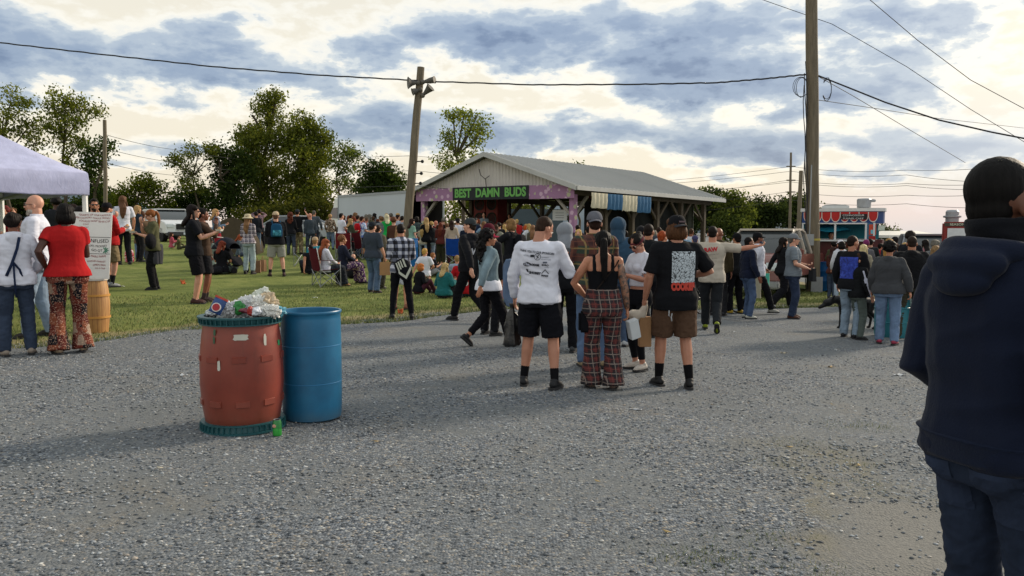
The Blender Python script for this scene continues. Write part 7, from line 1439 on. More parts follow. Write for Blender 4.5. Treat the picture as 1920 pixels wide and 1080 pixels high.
x = link('denim_jacket', remesh(m, .014, 2, amp=.012, freq=12, stretch=(1.5, 1.5, .4)), CLOTH('#3f5f86', 'denim'), None, q); tag(x, 'blue denim jacket carried over the arm between the walker and the white shirt', 'jacket')
P_('person with bushy grey hair and olive top in the crowd left of the rucksack', 938, 436, Y=19, hdg=0, sex='f', hair=('afro', '#6c6c60'), top=('long', 'x', '#33372c'), bot=('jeans', BLK), lod=2)
# ---- foreground knot
n1 = P_('person in a white long sleeved shirt with small black prints, black shorts and black socks', 1014, 400, f=727, hdg=-14, fat=1.10, skin='#a87862', hair=('fade', '#2c1d14'), top=('long', 'x', '#c8cad6', {'hem': .87, 't': .004}), bot=('shorts', '#111218'), shoe='#15161a', sock=('#0e0e12', .30), arms=('relax', ((.03, .30, -.14), (.5, -.4, -1))), look=(-38, -28), lod=0, feet=(-.19, .05, .15, -.03), seed=11, face=True)
INK = MAT('#1d1f26', .8, .03, name='black_ink'); GINK = MAT('#5a5f6e', .8, .03, name='grey_ink'); s_ = n1['s']; zz = lambda z: n1['Tl']((0, 0, z)).z
write(n1, 'THANK YOU TO OUR SPONSORS', -.02, zz(1.37), .030*s_, INK, sq=.78, rot=R(-6), ext=.0008, name='slogan_print', off=.008)
for (s2, x, z, sz, mt, ex) in (('VITALS', -.115, 1.335, .020, GINK, 0), ('SUMMIT', .075, 1.318, .017, GINK, 0), ('ADVENTURE', .082, 1.298, .014, GINK, 0), ('BORO', .075, 1.243, .020, INK, .001), ('works', .09, 1.222, .015, GINK, 0), ('The', -.115, 1.252, .034, MAT('#b9bccc', .8, .02, name='shirt_white'), .001), ('LODGE', -.03, 1.245, .024, INK, .002), ('VISTA', -.115, 1.150, .015, GINK, 0), ('SHOREY', -.03, 1.165, .028, INK, .002), ('PEAKS', .07, 1.140, .020, INK, .0015)):
    write(n1, s2, x, zz(z), sz*s_*1.15, mt, rot=R(-5), ext=ex, off=.010 if s2 == 'The' else .008)
def shape(info, pts, mat, name='print', off=.008): return drape(info, pts, [tuple(range(len(pts)))], mat, name, off)
circ = lambda cx, cz, rx, rz, n=20: [(cx+rx*math.cos(2*math.pi*i/n), cz+rz*math.sin(2*math.pi*i/n)) for i in range(n)]
shape(n1, circ(-.115, zz(1.252), .040, .022), INK, 'oval_logo'); shape(n1, [(-.075, zz(1.322)), (-.035, zz(1.322)), (-.035, zz(1.345)), (-.075, zz(1.345))], INK, 'block_logo')
q = circ(.0, zz(1.325), .034, .034, 24); q2 = circ(.0, zz(1.325), .029, .029, 24); drape(n1, q+q2, [(i, (i+1) % 24, 24+(i+1) % 24, 24+i) for i in range(24)], INK, 'ring_logo', .008)
shape(n1, [(-.012, zz(1.305)), (-.004, zz(1.305)), (.014, zz(1.345)), (.006, zz(1.345))], INK, 'ring_mark'); shape(n1, [(-.018, zz(1.335)), (-.014, zz(1.34)), (.016, zz(1.315)), (.012, zz(1.31))], INK, 'ring_mark')
shape(n1, [(-.125, zz(1.205)), (-.105, zz(1.205)), (-.095, zz(1.170)), (-.115, zz(1.178))], INK, 'sail_logo')
shape(n1, [(.035, zz(1.160)), (.075, zz(1.205)), (.110, zz(1.158)), (.102, zz(1.158)), (.074, zz(1.194)), (.044, zz(1.160))], INK, 'peak_logo')
shape(n1, [(.055, zz(1.262)), (.095, zz(1.262)), (.095, zz(1.278)), (.055, zz(1.278))], GINK, 'crest_logo')
phone('black phone held up by the person in the white long sleeved shirt', n1['Rh']+Vector((.01, .02, .03)), -30, -25)
me = MB(); me.rings([[(w*math.cos(a_), .05*math.sin(a_)*(.4+w*3), z) for a_ in [2*math.pi*i/16 for i in range(16)]] for z, w in ((-.42, .075), (-.38, .095), (-.2, .09), (-.10, .06), (-.02, .025), (.03, .03))])
x = link('plastic_bag', remesh(me, .010, 1, amp=.018, freq=16, seed=6, stretch=(1.6, 1, .5)), MAT('#0d0e11', .28, .1, 20, .5, 30, name='black_film', spec=.6), None, n1['Lh']+Vector((-.03, 0, -.02)), sharp=40); tag(x, 'crumpled black plastic bag hanging from the left hand of the white shirt', 'plastic bag')
n2 = P_('person in a light grey hood and black vest behind the phone hand', 1063, 417, f=660, hdg=-4, fat=.98, skin=SK1, hair=('short', '#3a2a20'), hat=('hood', '#7d828a'), top=('jacket', 'x', '#15161a'), bot=('jeans', '#131419', 'plain'), shoe='#33363a', arms=('low', 'low'), lod=1, look=(25, -5), feet=(-.16, .02, .08, 0))
n3 = P_('person in a green and maroon flannel shirt with a grey cap worn backwards', 1115, 395, f=688, hdg=6, fat=1.12, skin=SK1, hair=('short', '#2a1a14'), hat=('capback', '#5c5e66'), top=('shirt', 'x', PLAID('#351a1a', '#4a2a22', '#26332a', 5.5, '#8e7a4a', '#6a3a2a')), bot=('jeans', '#3a5f8a'), shoe='#8a7a60', arms=('low', 'low'), lod=0, feet=(-.13, 0, .1, 0))
n4 = P_('person in a black tank top and red tartan trousers with a long black ponytail', 1129, 430, f=729, hdg=3, sex='f', fat=1.16, skin='#a8745a', hair=('pony', '#0d0b0c'), top=('tank', 'x', '#0f1014', {'hem': 1.02}), bot=('flarehigh', PLAID('#4e2020', '#26151a', '#12121a', 10.5, '#8c7e76', '#7a3a34')), shoe='#5a4a44', arms=(((.02, .16, -.40), (1, -.5, 0)), ((.10, .02, -.52), (.4, -1, 0))), lod=0, feet=(-.12, .04, .12, -.02), seed=21)
m = MB(); m.box((-.05, -.065, -.20), (.05, .03, 0)); x = B(m, 'small_bag', CLOTH('#101116'), None, bevel=.02); x.location = n4['T']((-.20, .03, .86)); x.scale = (1.2, 1.2, 1.1); tag(x, 'small black crossbody bag at the left hip of the tank top wearer', 'crossbody bag')
m = MB(); st_w = [(.17, -.05, 1.43), (.13, -.105, 1.36), (.04, -.128, 1.25), (-.06, -.120, 1.12), (-.16, -.07, 1.0), (-.19, .0, .88)]; m.tube([n4['Tl'](p) for p in st_w], .007, 6, True, .5); B(m, 'bag_strap', CLOTH('#201a18'), n4['root'])
t = thing('paper_box', 'white folded carton held low in the right hand of the tank top wearer', 'carton', n4['Rh']+Vector((.05, -.02, -.13)), R(20)); m = MB(); m.box((-.05, -.04, -.10), (.06, .04, .10)); o = B(m, 'carton_body', MAT('#b3b8bc', .6, .05, name='white_card'), t, bevel=.004); o.rotation_euler = (R(8), R(-16), 0)
# tattoo sleeve: dark ink pattern on the right arm is part of the skin, a thin sheath over it
tm, nt, N, L, b = newmat('tattooed_skin'); g = G(nt); v = g.co(); L.new(g.ramp(g.noise(v, 30, 4, .6, .8), [(.38, '#3c332f'), (.5, '#6e5244'), (.62, '#93674f')]), b.inputs['Base Color']); b.inputs['Roughness'].default_value = .5
sA, eA, wA = (q_[1] for q_ in n4['arm']); m = MB(); m.tube([sA.lerp(eA, .12), sA.lerp(eA, .35), sA.lerp(eA, .75), eA, eA.lerp(wA, .3), eA.lerp(wA, .7), wA.lerp(eA, .04)], [q_*.994+.0015 for q_ in (.0515, .050, .042, .039, .042, .033, .0265)], 16, False); m.v = [Vector(q_)*n4['s'] for q_ in m.v]; B(m, 'tattoo_sleeve', tm, n4['root'], sharp=None)

n5 = P_('person with a raised steel blue hood standing behind the plaid flannel', 1157, 408, f=648, hdg=-8, fat=1.10, hair=('short', '#2a1a14'), hat=('hood', '#2b4256'), top=('hoodie', 'x', '#2d465c'), bot=('jeans', '#2f4a6c'), shoe='#a5a8ac', arms=('low', 'low'), lod=1)
n6 = P_('person in a knotted white t-shirt, black leggings and headband looking down at a phone', 1196, 432, f=691, hdg=128, sex='f', fat=1.02, skin='#ad7b66', hair=('bun', '#15100f'), hat=('band', '#5c2c34'), top=('crop', 'x', '#c8cad6'), bot=('leggings', '#121318'), shoe='#b3aca4', arms=('phone', 'phone'), look=(10, -34), lod=0, face=True, glasses='#2a1612', feet=(-.14, .04, .05, 0))
INK2 = MAT('#2a2c33', .8, .03, name='black_ink')
phone('black phone held in both hands above the leggings', (n6['Lh']+n6['Rh'])/2+Vector((-.05, 0, .02)), 128, -75)
n7 = P_('person in a black t-shirt with a big white line drawing on the back, brown shorts', 1266, 402, f=727, hdg=16, fat=1.14, skin='#a67660', hair=('bob', '#4c3220'), hat=('capback', '#141519', '#33353a'), top=('tee', 'x', '#131418', {'hem': .80, 't': .006, 'sl': .86}), bot=('shorts', '#4f3c30'), shoe='#0f0f12', sock=('#0d0d10', .36), arms=('relax', ((.02, .22, -.28), (1, -.6, -.4))), look=(12, 0), lod=0, feet=(-.14, .12, .13, -.05), seed=31)
am, nt, N, L, b = newmat('line_art_print'); g = G(nt); v = g.co(); vo = N.new('ShaderNodeTexVoronoi'); vo.feature = 'DISTANCE_TO_EDGE'; vo.inputs['Scale'].default_value = 27
wv = N.new('ShaderNodeVectorMath'); wv.operation = 'ADD'; nz = N.new('ShaderNodeTexNoise'); nz.inputs['Scale'].default_value = 12; L.new(v, nz.inputs[0]); sc_ = N.new('ShaderNodeVectorMath'); sc_.operation = 'SCALE'; sc_.inputs['Scale'].default_value = .12; L.new(nz.outputs['Color'], sc_.inputs[0]); L.new(v, wv.inputs[0]); L.new(sc_.outputs[0], wv.inputs[1]); L.new(wv.outputs[0], vo.inputs['Vector'])
ln_ = g.m('LESS_THAN', vo.outputs['Distance'], .055); L.new(g.mix(ln_, '#aab4bc', '#22252a'), b.inputs['Base Color']); b.inputs['Roughness'].default_value = .8
z1_, z2_ = n7['Tl']((0, 0, 1.075)).z, n7['Tl']((0, 0, 1.385)).z; patch(n7, -.09, z1_, .165, z2_, am, name='drawing_print', off=.006)
write(n7, 'COOKIES', .035, n7['Tl']((0, 0, 1.035)).z, .098, MAT('#a8382c', .7, .05, name='red_print'), ext=.009, sq=.62, name='red_lettering', off=.010)
m = MB(); q = n7['Tl']((-.11, -.17, .80)); m.tube([q, q+Vector((-.005, -.01, -.05)), q+Vector((.02, -.01, -.07)), q+Vector((.03, 0, -.03))], .006, 6); m.tube([q+Vector((.02, -.01, -.07)), q+Vector((.025, -.012, -.10))], .008, 6); B(m, 'key_ring', METAL, n7['root'])
m = MB(); mm = n7['Hd']; ptsl = [mm((-.035, -.122, .075)), mm((.035, -.122, .075)), mm((.03, -.124, .060)), mm((-.03, -.124, .060))]; m.add(ptsl+[p+Vector((0, -.003, 0)) for p in ptsl], [(0, 1, 2, 3), (7, 6, 5, 4)]); B(m, 'cap_badge', MAT('#5c4a4e', .6, .1, name='badge'), n7['root'])
q = n7['Lh']; t = thing('takeaway_bag', 'tall brown paper bag with crumpled white wrapping in the left hand of the brown shorts', 'paper bag', q+Vector((-.04, 0, -.02))); m = MB(); m.box((-.01, -.05, -.42), (.12, .05, -.10)); o = B(m, 'bag_body', MAT('#8e6c4c', .8, .1, 6, .4, 14, name='kraft'), t, bevel=.006)
m = MB(); m.rings([[(-.12+.04*math.cos(a_), .05*math.sin(a_), -.05+.03*math.cos(a_)) for a_ in [2*math.pi*i/10 for i in range(10)]], [(-.03+.03*math.cos(a_), .06*math.sin(a_), -.10+.07*math.cos(a_)) for a_ in [2*math.pi*i/10 for i in range(10)]], [(.05, .06*math.sin(a_), -.04+.09*math.cos(a_)) for a_ in [2*math.pi*i/10 for i in range(10)]], [(.08, .04*math.sin(a_), .02+.05*math.cos(a_)) for a_ in [2*math.pi*i/10 for i in range(10)]]]); link('wrapping', remesh(m, .010, 1, amp=.01, freq=24), MAT('#b3a99c', .7, .05, name='tissue'), t)
P_('person in a black jacket with cropped hair behind the leggings', 1214, 418, f=632, hdg=-20, fat=1.05, skin=SK2, hair=('fade', '#1c1410'), top=('jacket', 'x', '#17191c'), bot=('jeans', '#131318', 'plain'), arms=('low', 'low'), lod=1)
P_('person with a dark cap at the shoulder of the cropped hair', 1200, 424, f=610, hdg=10, hair=('short', '#17110f'), hat=('beanie', '#141418'), top=('long', 'x', '#1d2026'), bot=('jeans', BLK), lod=2)
P_('ginger person in a navy sweater left of the snapback', 1240, 432, f=604, hdg=-40, sex='m', hair=('short', '#8a3d1c'), top=('hoodie', 'x', '#22303e'), bot=('jeans', JN), arms=('low', 'low'), lod=1)
n8 = P_('person in a cream t-shirt with red back lettering pointing right with a stretched arm', 1333, 421, f=622, hdg=2, legs='walk', feet=-1, fat=1.06, skin='#b07a62', hair=('fade', '#17110e'), top=('tee', 'x', '#a8a094', {'hem': .84, 'sl': .9, 't': .008}), bot=('jeans', '#23262a', 'plain'), shoe='#7d8a1c', arms=('low', ((.52, .10, .02), (0, -.4, -1))), lod=0, look=(-8, 0), lean=5)
write(n8, 'RAW', -.03, n8['Tl']((0, 0, 1.36)).z, .090*n8['s'], MAT('#a5202a', .7, .05, name='red_print'), ext=.005, name='red_lettering', rot=R(6), off=.012)
write(n8, 'THE NATURAL WAY', .0, n8['Tl']((0, 0, 1.285)).z, .022*n8['s'], MAT('#6e6862', .7, .05, name='faded_print'), name='small_print', rot=R(5), off=.012); write(n8, 'TO ROLL', .03, n8['Tl']((0, 0, 1.225)).z, .022*n8['s'], MAT('#6e6862', .7, .05, name='faded_print'), name='small_print', rot=R(5), off=.012)
P_('dark skinned bald person right behind the pointing arm', 1345, 426, f=592, hdg=0, skin=SK3, hair=('bald', '#222222'), top=('jacket', 'x', '#3c3424'), bot=('jeans', BLK), lod=1)
y1 = P_('person in black with a yellow print and a dark cap steadying the bicycle', 1379, 436, f=588, hdg=35, skin=SK2, hair=('short', '#15100f'), hat=('cap', '#101114'), top=('hoodie', 'x', '#18191c'), bot=('jeans', '#131318', 'plain'), shoe='#a58a2a', arms=('low', 'phone'), lod=1)
nv = P_('person in a navy hooded top and jeans standing right of the bicycle', 1401, 443, f=597, hdg=-62, skin=SK3, fat=.95, hair=('fade', '#120e0d'), top=('hoodie', 'x', '#151b2e'), bot=('jeans', '#2c4a72'), shoe='#a3a49c', arms=('relax', 'relax'), lod=0)
wm_ = P_('masked person in a white long shirt and black cap walking behind the navy hood', 1418, 434, f=588, hdg=-70, legs='walk', hair=('short', '#15100f'), skin=SK3, hat=('cap', '#131418'), beard='#22324c', top=('shirt', 'x', '#c8cad6'), bot=('jeans', '#17181c', 'plain'), shoe='#8c8c86', arms=('swingf', 'swingb'), lod=1)
shopbag('tote_bag', 'limp cream tote bag hanging behind the navy hooded person', wm_['Rh']+Vector((.1, -.1, -.05)), .26, .42, .08, '#a8a48e', -20, 'tote bag')
wk = P_('person in black clothes striding left of the grey polo shirt', 1466, 443, f=577, hdg=-60, legs='walk', feet=-1, sex='f', hair=('half', '#17100e'), top=('jacket', 'x', '#141519'), bot=('wide', '#131318'), shoe='#a8a8a8', arms=('swingb', 'swingf'), lod=1)
shopbag('shopping_bag', 'aqua green shopping bag swinging beside the striding one', wk['Lh']+Vector((-.05, -.05, 0)), .18, .30, .08, '#3f9c8a', -30, 'shopping bag', handles=False)
gp_ = P_('person in a grey polo shirt and grey cap holding a dark bag, facing right', 1484, 437, f=597, hdg=-84, fat=1.16, skin=SK1, hair=('short', '#55504a'), hat=('cap', '#6a6e74'), top=('tee', 'x', '#6c747c', {'hem': .88}), bot=('jeans', '#1f3150'), shoe='#4a2a1c', arms=('low', ((.02, .26, -.36), (.4, -1, -.3))), lod=0, belly=.05)
shopbag('dark_pouch', 'black pouch held at the belt of the grey polo shirt', gp_['Rh']+Vector((.02, -.02, .03)), .20, .26, .08, '#1b1c20', -84, 'pouch', handles=False)
# bicycle
def bicycle():
    g = gp(1352, 588); t = thing('bicycle', 'dark bicycle standing behind the pointing person', 'bicycle', g, R(28))
    for x, nm in ((-.48, 'wheel'), (.48, 'wheel')):
        m = MB(); n = 30; m.rings([[(x+(.30+.016*math.cos(b_))*math.cos(a_), .016*math.sin(b_), .31+(.30+.016*math.cos(b_))*math.sin(a_)) for b_ in [2*math.pi*k/6 for k in range(6)]] for a_ in [2*math.pi*i/n for i in range(n+1)]], cap=False); w = B(m, 'wheel', DARK, t)
        m = MB()
        for i in range(14): a_ = 2*math.pi*i/14; m.tube([(x, 0, .31), (x+.29*math.cos(a_), 0, .31+.29*math.sin(a_))], .0018, 4, False)
        m.ell((x, 0, .31), (.025, .04, .025), 8, 6); B(m, 'spokes', METAL, w)
    m = MB(); A, Bq, C_, D_ = (-.48, 0, .31), (-.10, 0, .30), (-.22, 0, .72), (.33, 0, .74)
    for p, q in ((A, Bq), (A, C_), (Bq, C_), (C_, D_), (Bq, D_), (D_, (.48, 0, .31)), (D_, (.30, 0, .90))): m.tube([p, q], .014, 6)
    B(m, 'frame', MAT('#1d2026', .35, .1, name='bike_paint'), t); m = MB(); m.tube([(.38, -.28, .95), (.30, -.1, .93), (.30, .1, .93), (.38, .28, .95)], .013, 6); B(m, 'handlebar', METAL, t); m = MB(); m.ell((-.25, 0, .80), (.13, .07, .03)); m.tube([(-.22, 0, .7), (-.24, 0, .79)], .012, 6); B(m, 'saddle', DARK, t)
bicycle()
# ---- right group
q1 = P_('person in a black sweatshirt with large blue back graphic and torn pale jeans', 1593, 440, f=634, hdg=-24, fat=1.08, skin='#a8745c', hair=('fade', '#1f1511'), top=('long', 'x', '#15161a', {'t': .012, 'hem': .84}), bot=('jeans', '#5f7c96'), shoe='#1a1a1e', arms=('relax', 'relax'), lod=0, look=(-22, 0), face=True)
bmx, nt, N, L, b = newmat('blue_back_print'); g = G(nt); v = g.co(); L.new(g.ramp(g.noise(v, 13, 5, .6, 1.5), [(.30, '#11131c'), (.42, '#1c2c80'), (.58, '#2a3fa0'), (.70, '#3f58b8'), (.72, '#15182a')]), b.inputs['Base Color']); b.inputs['Roughness'].default_value = .85
patch(q1, -.15, q1['Tl']((0, 0, 1.02)).z, .15, q1['Tl']((0, 0, 1.38)).z, bmx, name='graphic_print')
q2 = P_('boy in a black jacket with a white sleeve stripe and grey trousers looking right', 1606, 475, f=636, hdg=-52, fat=.9, skin='#bd8c72', hair=('short', '#3a271b'), top=('jacket', 'x', '#15171a', {'t': .012}), bot=('jeans', '#4c5552', 'plain'), shoe='#1b1c20', arms=('relax', 'relax'), lod=0, look=(-32, 0), face=True, head=1.16)
o = q2['top']; bv = BVHTree.FromPolygons([v_.co.copy() for v_ in o.data.vertices], [tuple(p.vertices) for p in o.data.polygons]); m = MB(); Ml = q2['root'].matrix_world.copy(); s2 = q2['s']
hp_, kn_, an_, pl_ = q2['fig']; vs = []; shp = q2['Tl']((.165, -.02, 1.41)); hand = (Matrix.Rotation(-R(q2['hdg']), 3, 'Z') @ (q2['Rh']-q2['root'].location))
for i in range(16):
    c_ = shp.lerp(hand, i/15*.88); d_ = Vector((.75, -.66, 0)); h_ = bv.ray_cast(c_+d_*.5, -d_); p = h_[0] if h_[0] is not None else c_+d_*.06; w_ = .012 if not 5 <= i <= 7 else .03
    ax_ = (hand-shp).normalized().cross(d_).normalized(); vs += [p+d_*.004-ax_*w_, p+d_*.004+ax_*w_]
m.add(vs, [(2*i, 2*i+1, 2*i+3, 2*i+2) for i in range(15)]); B(m, 'sleeve_stripe', MAT('#b3b6c8', .7, .03, name='white_tape'), q2['root'])
q3 = P_('person with short black curls in a charcoal hoodie and blue jeans with pink trainers', 1660, 452, f=645, hdg=-6, sex='f', fat=1.22, skin=SK2, hair=('afro', '#0f0d0e'), top=('hoodie', 'x', '#3a3c40', {'hem': .87, 't': .012}), bot=('jeans', '#466a94'), shoe='#8c2c44', arms=('relax', ((.16, .0, -.50), (1, -1, 0))), lod=0, feet=(-.10, .04, .14, -.04))
q4 = P_('broad person in a black hoodie and olive trousers with a cropped fade haircut', 1706, 441, f=636, hdg=6, fat=1.2, skin=SK2, hair=('fade', '#241a15'), top=('hoodie', 'x', '#131417'), bot=('jeans', '#3c3a30', 'plain'), shoe='#33312a', arms=('low', 'low'), lod=0, feet=(-.2, -.02, .16, .1))
P_('small figure with reddish hair beyond the gap right of the charcoal hoodie', 1697, 470, Y=14, hdg=0, sex='f', H=1.4, hair=('half', '#4a2820'), top=('long', 'x', '#2a1d22'), bot=('jeans', JN), lod=2)
# dog: black, standing side on behind the boy, head to the left
def dog():
    g = gp(1622, 622); g.y += .4; t = thing('dog', 'black dog standing behind the boy with its head lowered to the left', 'dog', g, R(-176)); m = MB(); V = Vector
    m.tube([(-.30, 0, .52), (-.15, 0, .53), (.05, 0, .52), (.22, 0, .52), (.34, 0, .57)], [.10, .125, .135, .15, .11], 14, True, .85)
    m.tube([(.30, 0, .57), (.44, 0, .58), (.54, 0, .53)], [.095, .075, .07], 12); m.ell((.57, 0, .52), (.10, .075, .075)); m.tube([(.61, 0, .49), (.73, 0, .43)], [.05, .034], 10)
    for sg in (-1, 1):
        m.tube([(.52, sg*.05, .57), (.49, sg*.085, .65), (.46, sg*.09, .68)], [.028, .022, .008], 6)
        m.tube([(.26, sg*.09, .50), (.25, sg*.095, .34), (.26, sg*.095, .18), (.27, sg*.095, .03)], [.065, .042, .030, .026], 10); m.ell((.29, sg*.095, .025), (.045, .03, .025))
        m.tube([(-.27, sg*.08, .50), (-.22, sg*.10, .34), (-.36, sg*.10, .20), (-.33, sg*.10, .03)], [.085, .060, .030, .025], 10); m.ell((-.31, sg*.10, .025), (.045, .03, .025))
    m.tube([(-.36, 0, .56), (-.48, 0, .50), (-.56, 0, .38)], [.03, .022, .012], 8)
    link('body', remesh(m, .012, 2, sc=.95), MAT('#0d0d0f', .55, .3, 30, .3, 60, name='black_fur'), t)
dog()
# ---- the big hooded back at the right edge
bg2 = P_('large person in dark navy hoodie and dark jeans filling the right picture edge', 1872, 288, xy=(1.50, 2.45), hdg=-40, fat=.90, skin='#5f3d2e', hair=('buzz', '#0c0a0a'), top=('hoodie', 'knit', '#11182a', {'hem': .885, 't': .010, 'amp': 1.1}), bot=('jeans', '#16263f'), shoe='#15161a', arms=(((-.02, .18, -.40), (.5, -1, 0)), 'pocket'), lod=0, vox=.0075, look=(-10, 4), feet=(-.13, 0, .14, 0), seed=77, head=1.04)
m = MB(); Tq = bg2['Tl']; hd_ = bg2['Hd']; s_ = bg2['s']
m.rings([[hd_((0, 0, 0))*0+Vector((p.x, p.y, p.z)) for p in [hd_((.082*k*math.cos(a_), -.012+.095*k*math.sin(a_), z)) for a_ in [2*math.pi*i/26 for i in range(26)]]] for z, k in ((-.155, 1.05), (-.13, 1.03), (-.10, .98), (-.07, 1.0), (-.045, 1.02), (-.035, .97))])
link('neck_gaiter', remesh(m, .007, 2, amp=.006, freq=26, seed=9, stretch=(.5, .5, 2.2)), CLOTH('#0e1016', 'knit'), bg2['root'])
m = MB(); pts = [Tq((math.sin(a_)*.112, -.03-math.cos(a_)*.098, 1.485-.012*(1-math.cos(a_)))) for a_ in [R(x) for x in range(-150, 151, 15)]]; m.tube(pts, [.030+.012*math.cos(R(x)) for x in range(-150, 151, 15)], 12); m.ell(Tq((0, -.135, 1.445)), (.135, .065, .060)); m.ell(Tq((0, -.15, 1.40)), (.10, .05, .055))
link('hood', remesh(m, .008, 3, amp=.008, freq=20, seed=19, stretch=(.6, .6, 1.8)), CLOTH('#151c2e', 'knit'), bg2['root'])
m = MB(); rs = []
for z, k in ((.885, .93), (.895, .96), (.945, .97), (.955, 1.02)): rs.append([Tq(((.205*k)*math.copysign(abs(math.cos(a_))**.85, math.cos(a_)), (.165*k)*math.copysign(abs(math.sin(a_))**.85, math.sin(a_))-.008, z)) for a_ in [2*math.pi*i/72 for i in range(72)]])
rs = [[p*(1+(.004 if i % 2 else 0)) if 0 < j < 3 else p for i, p in enumerate(r_)] for j, r_ in enumerate(rs)]
m.rings(rs); link('ribbed_hem', mesh_from(m), CLOTH('#151d30', 'knit'), bg2['root'])
patch(bg2, .04, Tq((0, 0, .72)).z, .20, Tq((0, 0, .875)).z, CLOTH('#1a2b47', 'denim'), n=10, name='back_pocket', off=.005, target='pants'); patch(bg2, -.185, Tq((0, 0, .72)).z, -.03, Tq((0, 0, .875)).z, CLOTH('#1a2b47', 'denim'), n=10, name='back_pocket', off=.005, target='pants')
# ---- stroller
def stroller():
    g = gp(432, 512); t = thing('stroller', 'dark folded hood stroller parked among the sitting people', 'stroller', g, R(-20)); m = MB()
    for sg in (-1, 1): m.tube([(-.42, sg*.24, .98), (-.30, sg*.24, .80), (.02, sg*.25, .38), (.34, sg*.22, .12)], .013, 6); m.tube([(.05, sg*.25, .50), (-.28, sg*.25, .12)], .012, 6)
    m.tube([(-.42, -.24, .98), (-.45, 0, 1.0), (-.42, .24, .98)], .016, 8); B(m, 'frame', MAT('#3c3e42', .4, .1, name='frame_grey'), t)
    m = MB(); m.rings([[(x, -.20, z), (x+.02, 0, z-.03), (x, .20, z), (x+.05, .20, z+.03), (x+.07, 0, z), (x+.05, -.20, z+.03)] for x, z in ((-.26, .80), (-.10, .45), (.16, .40), (.26, .22))]); B(m, 'seat', CLOTH('#1b1c22'), t)
    m = MB(); rs = []
    for a_ in np.linspace(R(20), R(150), 9): rs.append([(-.12-.34*math.cos(a_)*math.cos(b_*0)*1.0, .25*math.cos(b_), .66+.34*math.sin(a_)*max(.05, math.sin(b_))) for b_ in np.linspace(0, math.pi, 11)])
    m.rings(rs, cap=False); h = B(m, 'hood', CLOTH('#23262e'), t, sharp=None); sm = h.modifiers.new('t', 'SOLIDIFY'); sm.thickness = .01
    for x, r_ in ((-.28, .13), (.34, .09)):
        for sg in (-1, 1): wheel(t, (x, sg*.25, r_), r_, .04, 'y')
stroller()
m = MB(); m.rings([[(.14*k*math.copysign(abs(math.cos(a_))**.6, math.cos(a_)), .09*k*math.sin(a_), z) for a_ in [2*math.pi*i/16 for i in range(16)]] for z, k in ((0, .85), (.04, 1), (.25, 1), (.38, .8), (.42, .4))]); cm_, nt, N, L, b = newmat('red_print_cloth'); g = G(nt); L.new(g.ramp(g.noise(g.co(), 16, 2, .5, 1.2), [(.42, '#a81c34'), (.5, '#a81c34'), (.54, '#c9b4b8')], 'CONSTANT'), b.inputs['Base Color'])
x = link('backpack', remesh(m, .014, 2, amp=.006), cm_, None, gp(243, 492)); tag(x, 'red and white patterned rucksack standing on the grass by the kneeling person', 'backpack')
# dark rucksacks by the cross legged one
for px, f, lb, cl in ((404, 515, 'crumpled dark rucksack lying left of the cross legged one', '#17181d'), (428, 513, 'dark green bag lying in front of the stroller', '#22302c')):
    m = MB(); m.ell((0, 0, .10), (.20, .15, .11)); m.ell((.08, .02, .14), (.12, .1, .09)); x = link('bag', remesh(m, .014, 2, amp=.02, freq=10, seed=px), CLOTH(cl), None, gp(px, f)); tag(x, lb, 'bag')
# ---- litter
def scrap(px, f, w, col, label, name='paper_scrap', cat='litter', seed=1, rz=0, tall=.01):
    rs_ = random.Random(seed); m = MB(); n = 6; vs = [(w*(i/n-.5), (j-.5)*w*.35*(1+rs_.uniform(-.3, .3)), tall*(1+math.sin(i*1.7+j*2))+rs_.uniform(0, tall)) for i in range(n+1) for j in (0, 1)]; fs = [(2*i, 2*i+2, 2*i+3, 2*i+1) for i in range(n)]; m.add(vs, fs); o = B(m, name, MAT(col, .7, .08, 20, name='litter_'+name), None, gp(px, f)+Vector((0, 0, .004)), sharp=20); o.rotation_euler.z = R(rz); so = o.modifiers.new('s', 'SOLIDIFY'); so.thickness = .0012; return tag(o, label, cat)
scrap(341, 706, .11, '#b9bcc0', 'white torn strip lying on the gravel left of the orange barrel', seed=2, rz=20)
scrap(590, 559, .12, '#c4c8cc', 'white napkin lying on the lawn above the blue barrel', seed=3)
scrap(1687, 705, .16, '#b9bcc0', 'flat white paper lying on the gravel left of the navy hoodie', seed=4, rz=8)
scrap(1558, 690, .10, '#a08a6a', 'small tan scrap on the gravel below the boy', seed=5)
scrap(1192, 769, .11, '#9aa0a8', 'pale flattened scrap on the gravel below the tartan trousers', seed=6, rz=-10, tall=.004)
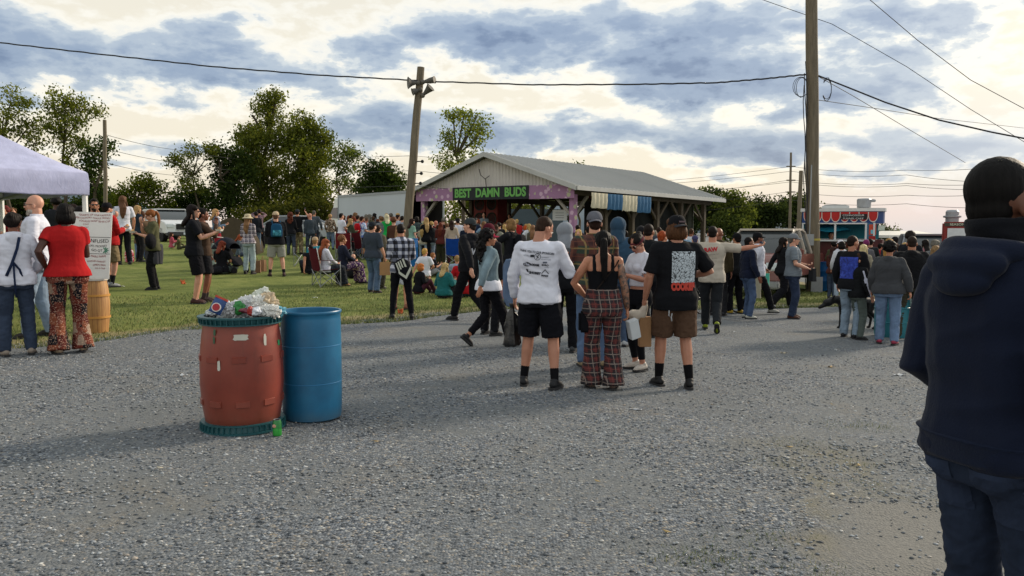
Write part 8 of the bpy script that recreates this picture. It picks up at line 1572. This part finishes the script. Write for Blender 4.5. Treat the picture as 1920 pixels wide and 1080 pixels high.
scrap(1600, 873, .035, '#b9b9b4', 'tiny white chip on the gravel near the dry tuft', seed=7)
scrap(1376, 624, .09, '#b4b8ba', 'white scrap on the gravel right of the raised shoe', seed=8)
scrap(1470, 664, .10, '#a39a84', 'beige scrap on the gravel halfway to the boy', seed=9)
scrap(1568, 658, .05, '#c2c4c4', 'small bright scrap on the gravel under the blue graphic back', seed=10)
scrap(228, 538, .14, '#c9cbcc', 'white crushed wrapper on the lawn right of the khaki shorts', seed=11); scrap(1262, 0+1050-320, .02, '#c9c9c4', 'minute white chip lying by the black shoe', seed=12)
for px, f, sz, lb in ((752, 588, .12, 'orange crumpled wrapper between the feet of the checked shirt'), (345, 533, .16, 'orange scattered peel on the lawn left of the bare shins')):
    m = MB(); rs_ = random.Random(px)
    for i in range(9): a_ = rs_.uniform(0, 6.28); q = Vector((math.cos(a_)*sz*.5*rs_.random(), math.sin(a_)*sz*.5*rs_.random(), .01)); m.tube([q, q+Vector((rs_.uniform(-.05, .05), rs_.uniform(-.03, .03), sz*rs_.uniform(.2, .8)))], [.018, .006], 6)
    x = link('litter', remesh(m, .008, 0), MAT('#b5562a', .6, .15, 20, name='orange_litter'), None, gp(px, f)); tag(x, lb, 'litter')
def leaf_litter():
    rs_ = np.random.RandomState(8); spots = [(1290, 790), (1480, 840), (1640, 840), (1120, 905), (300, 880), (705, 830), (1560, 930), (1250, 1000), (1390, 960), (1610, 875), (880, 690), (1560, 760)]
    for i, (px, f) in enumerate(spots):
        m = MB(); w = .022+.012*rs_.rand(); m.add([(-w, 0, .004), (0, -w*.5, .002), (w, 0, .010), (0, w*.5, .003)], [(0, 1, 2, 3)]); o = B(m, 'dry_leaf', MAT('#9a8458' if i % 2 else '#b3ab98', .8, .1, name='dry_leaf'), None, gp(px, f)+Vector((0, 0, .008))); so = o.modifiers.new('s', 'SOLIDIFY'); so.thickness = .001; o.rotation_euler.z = rs_.rand()*6; tag(o, 'small %s dry leaf lying curled on the gravel' % ('tan' if i % 2 else 'pale'), 'leaf', 'dry leaves scattered on the gravel')
leaf_litter()
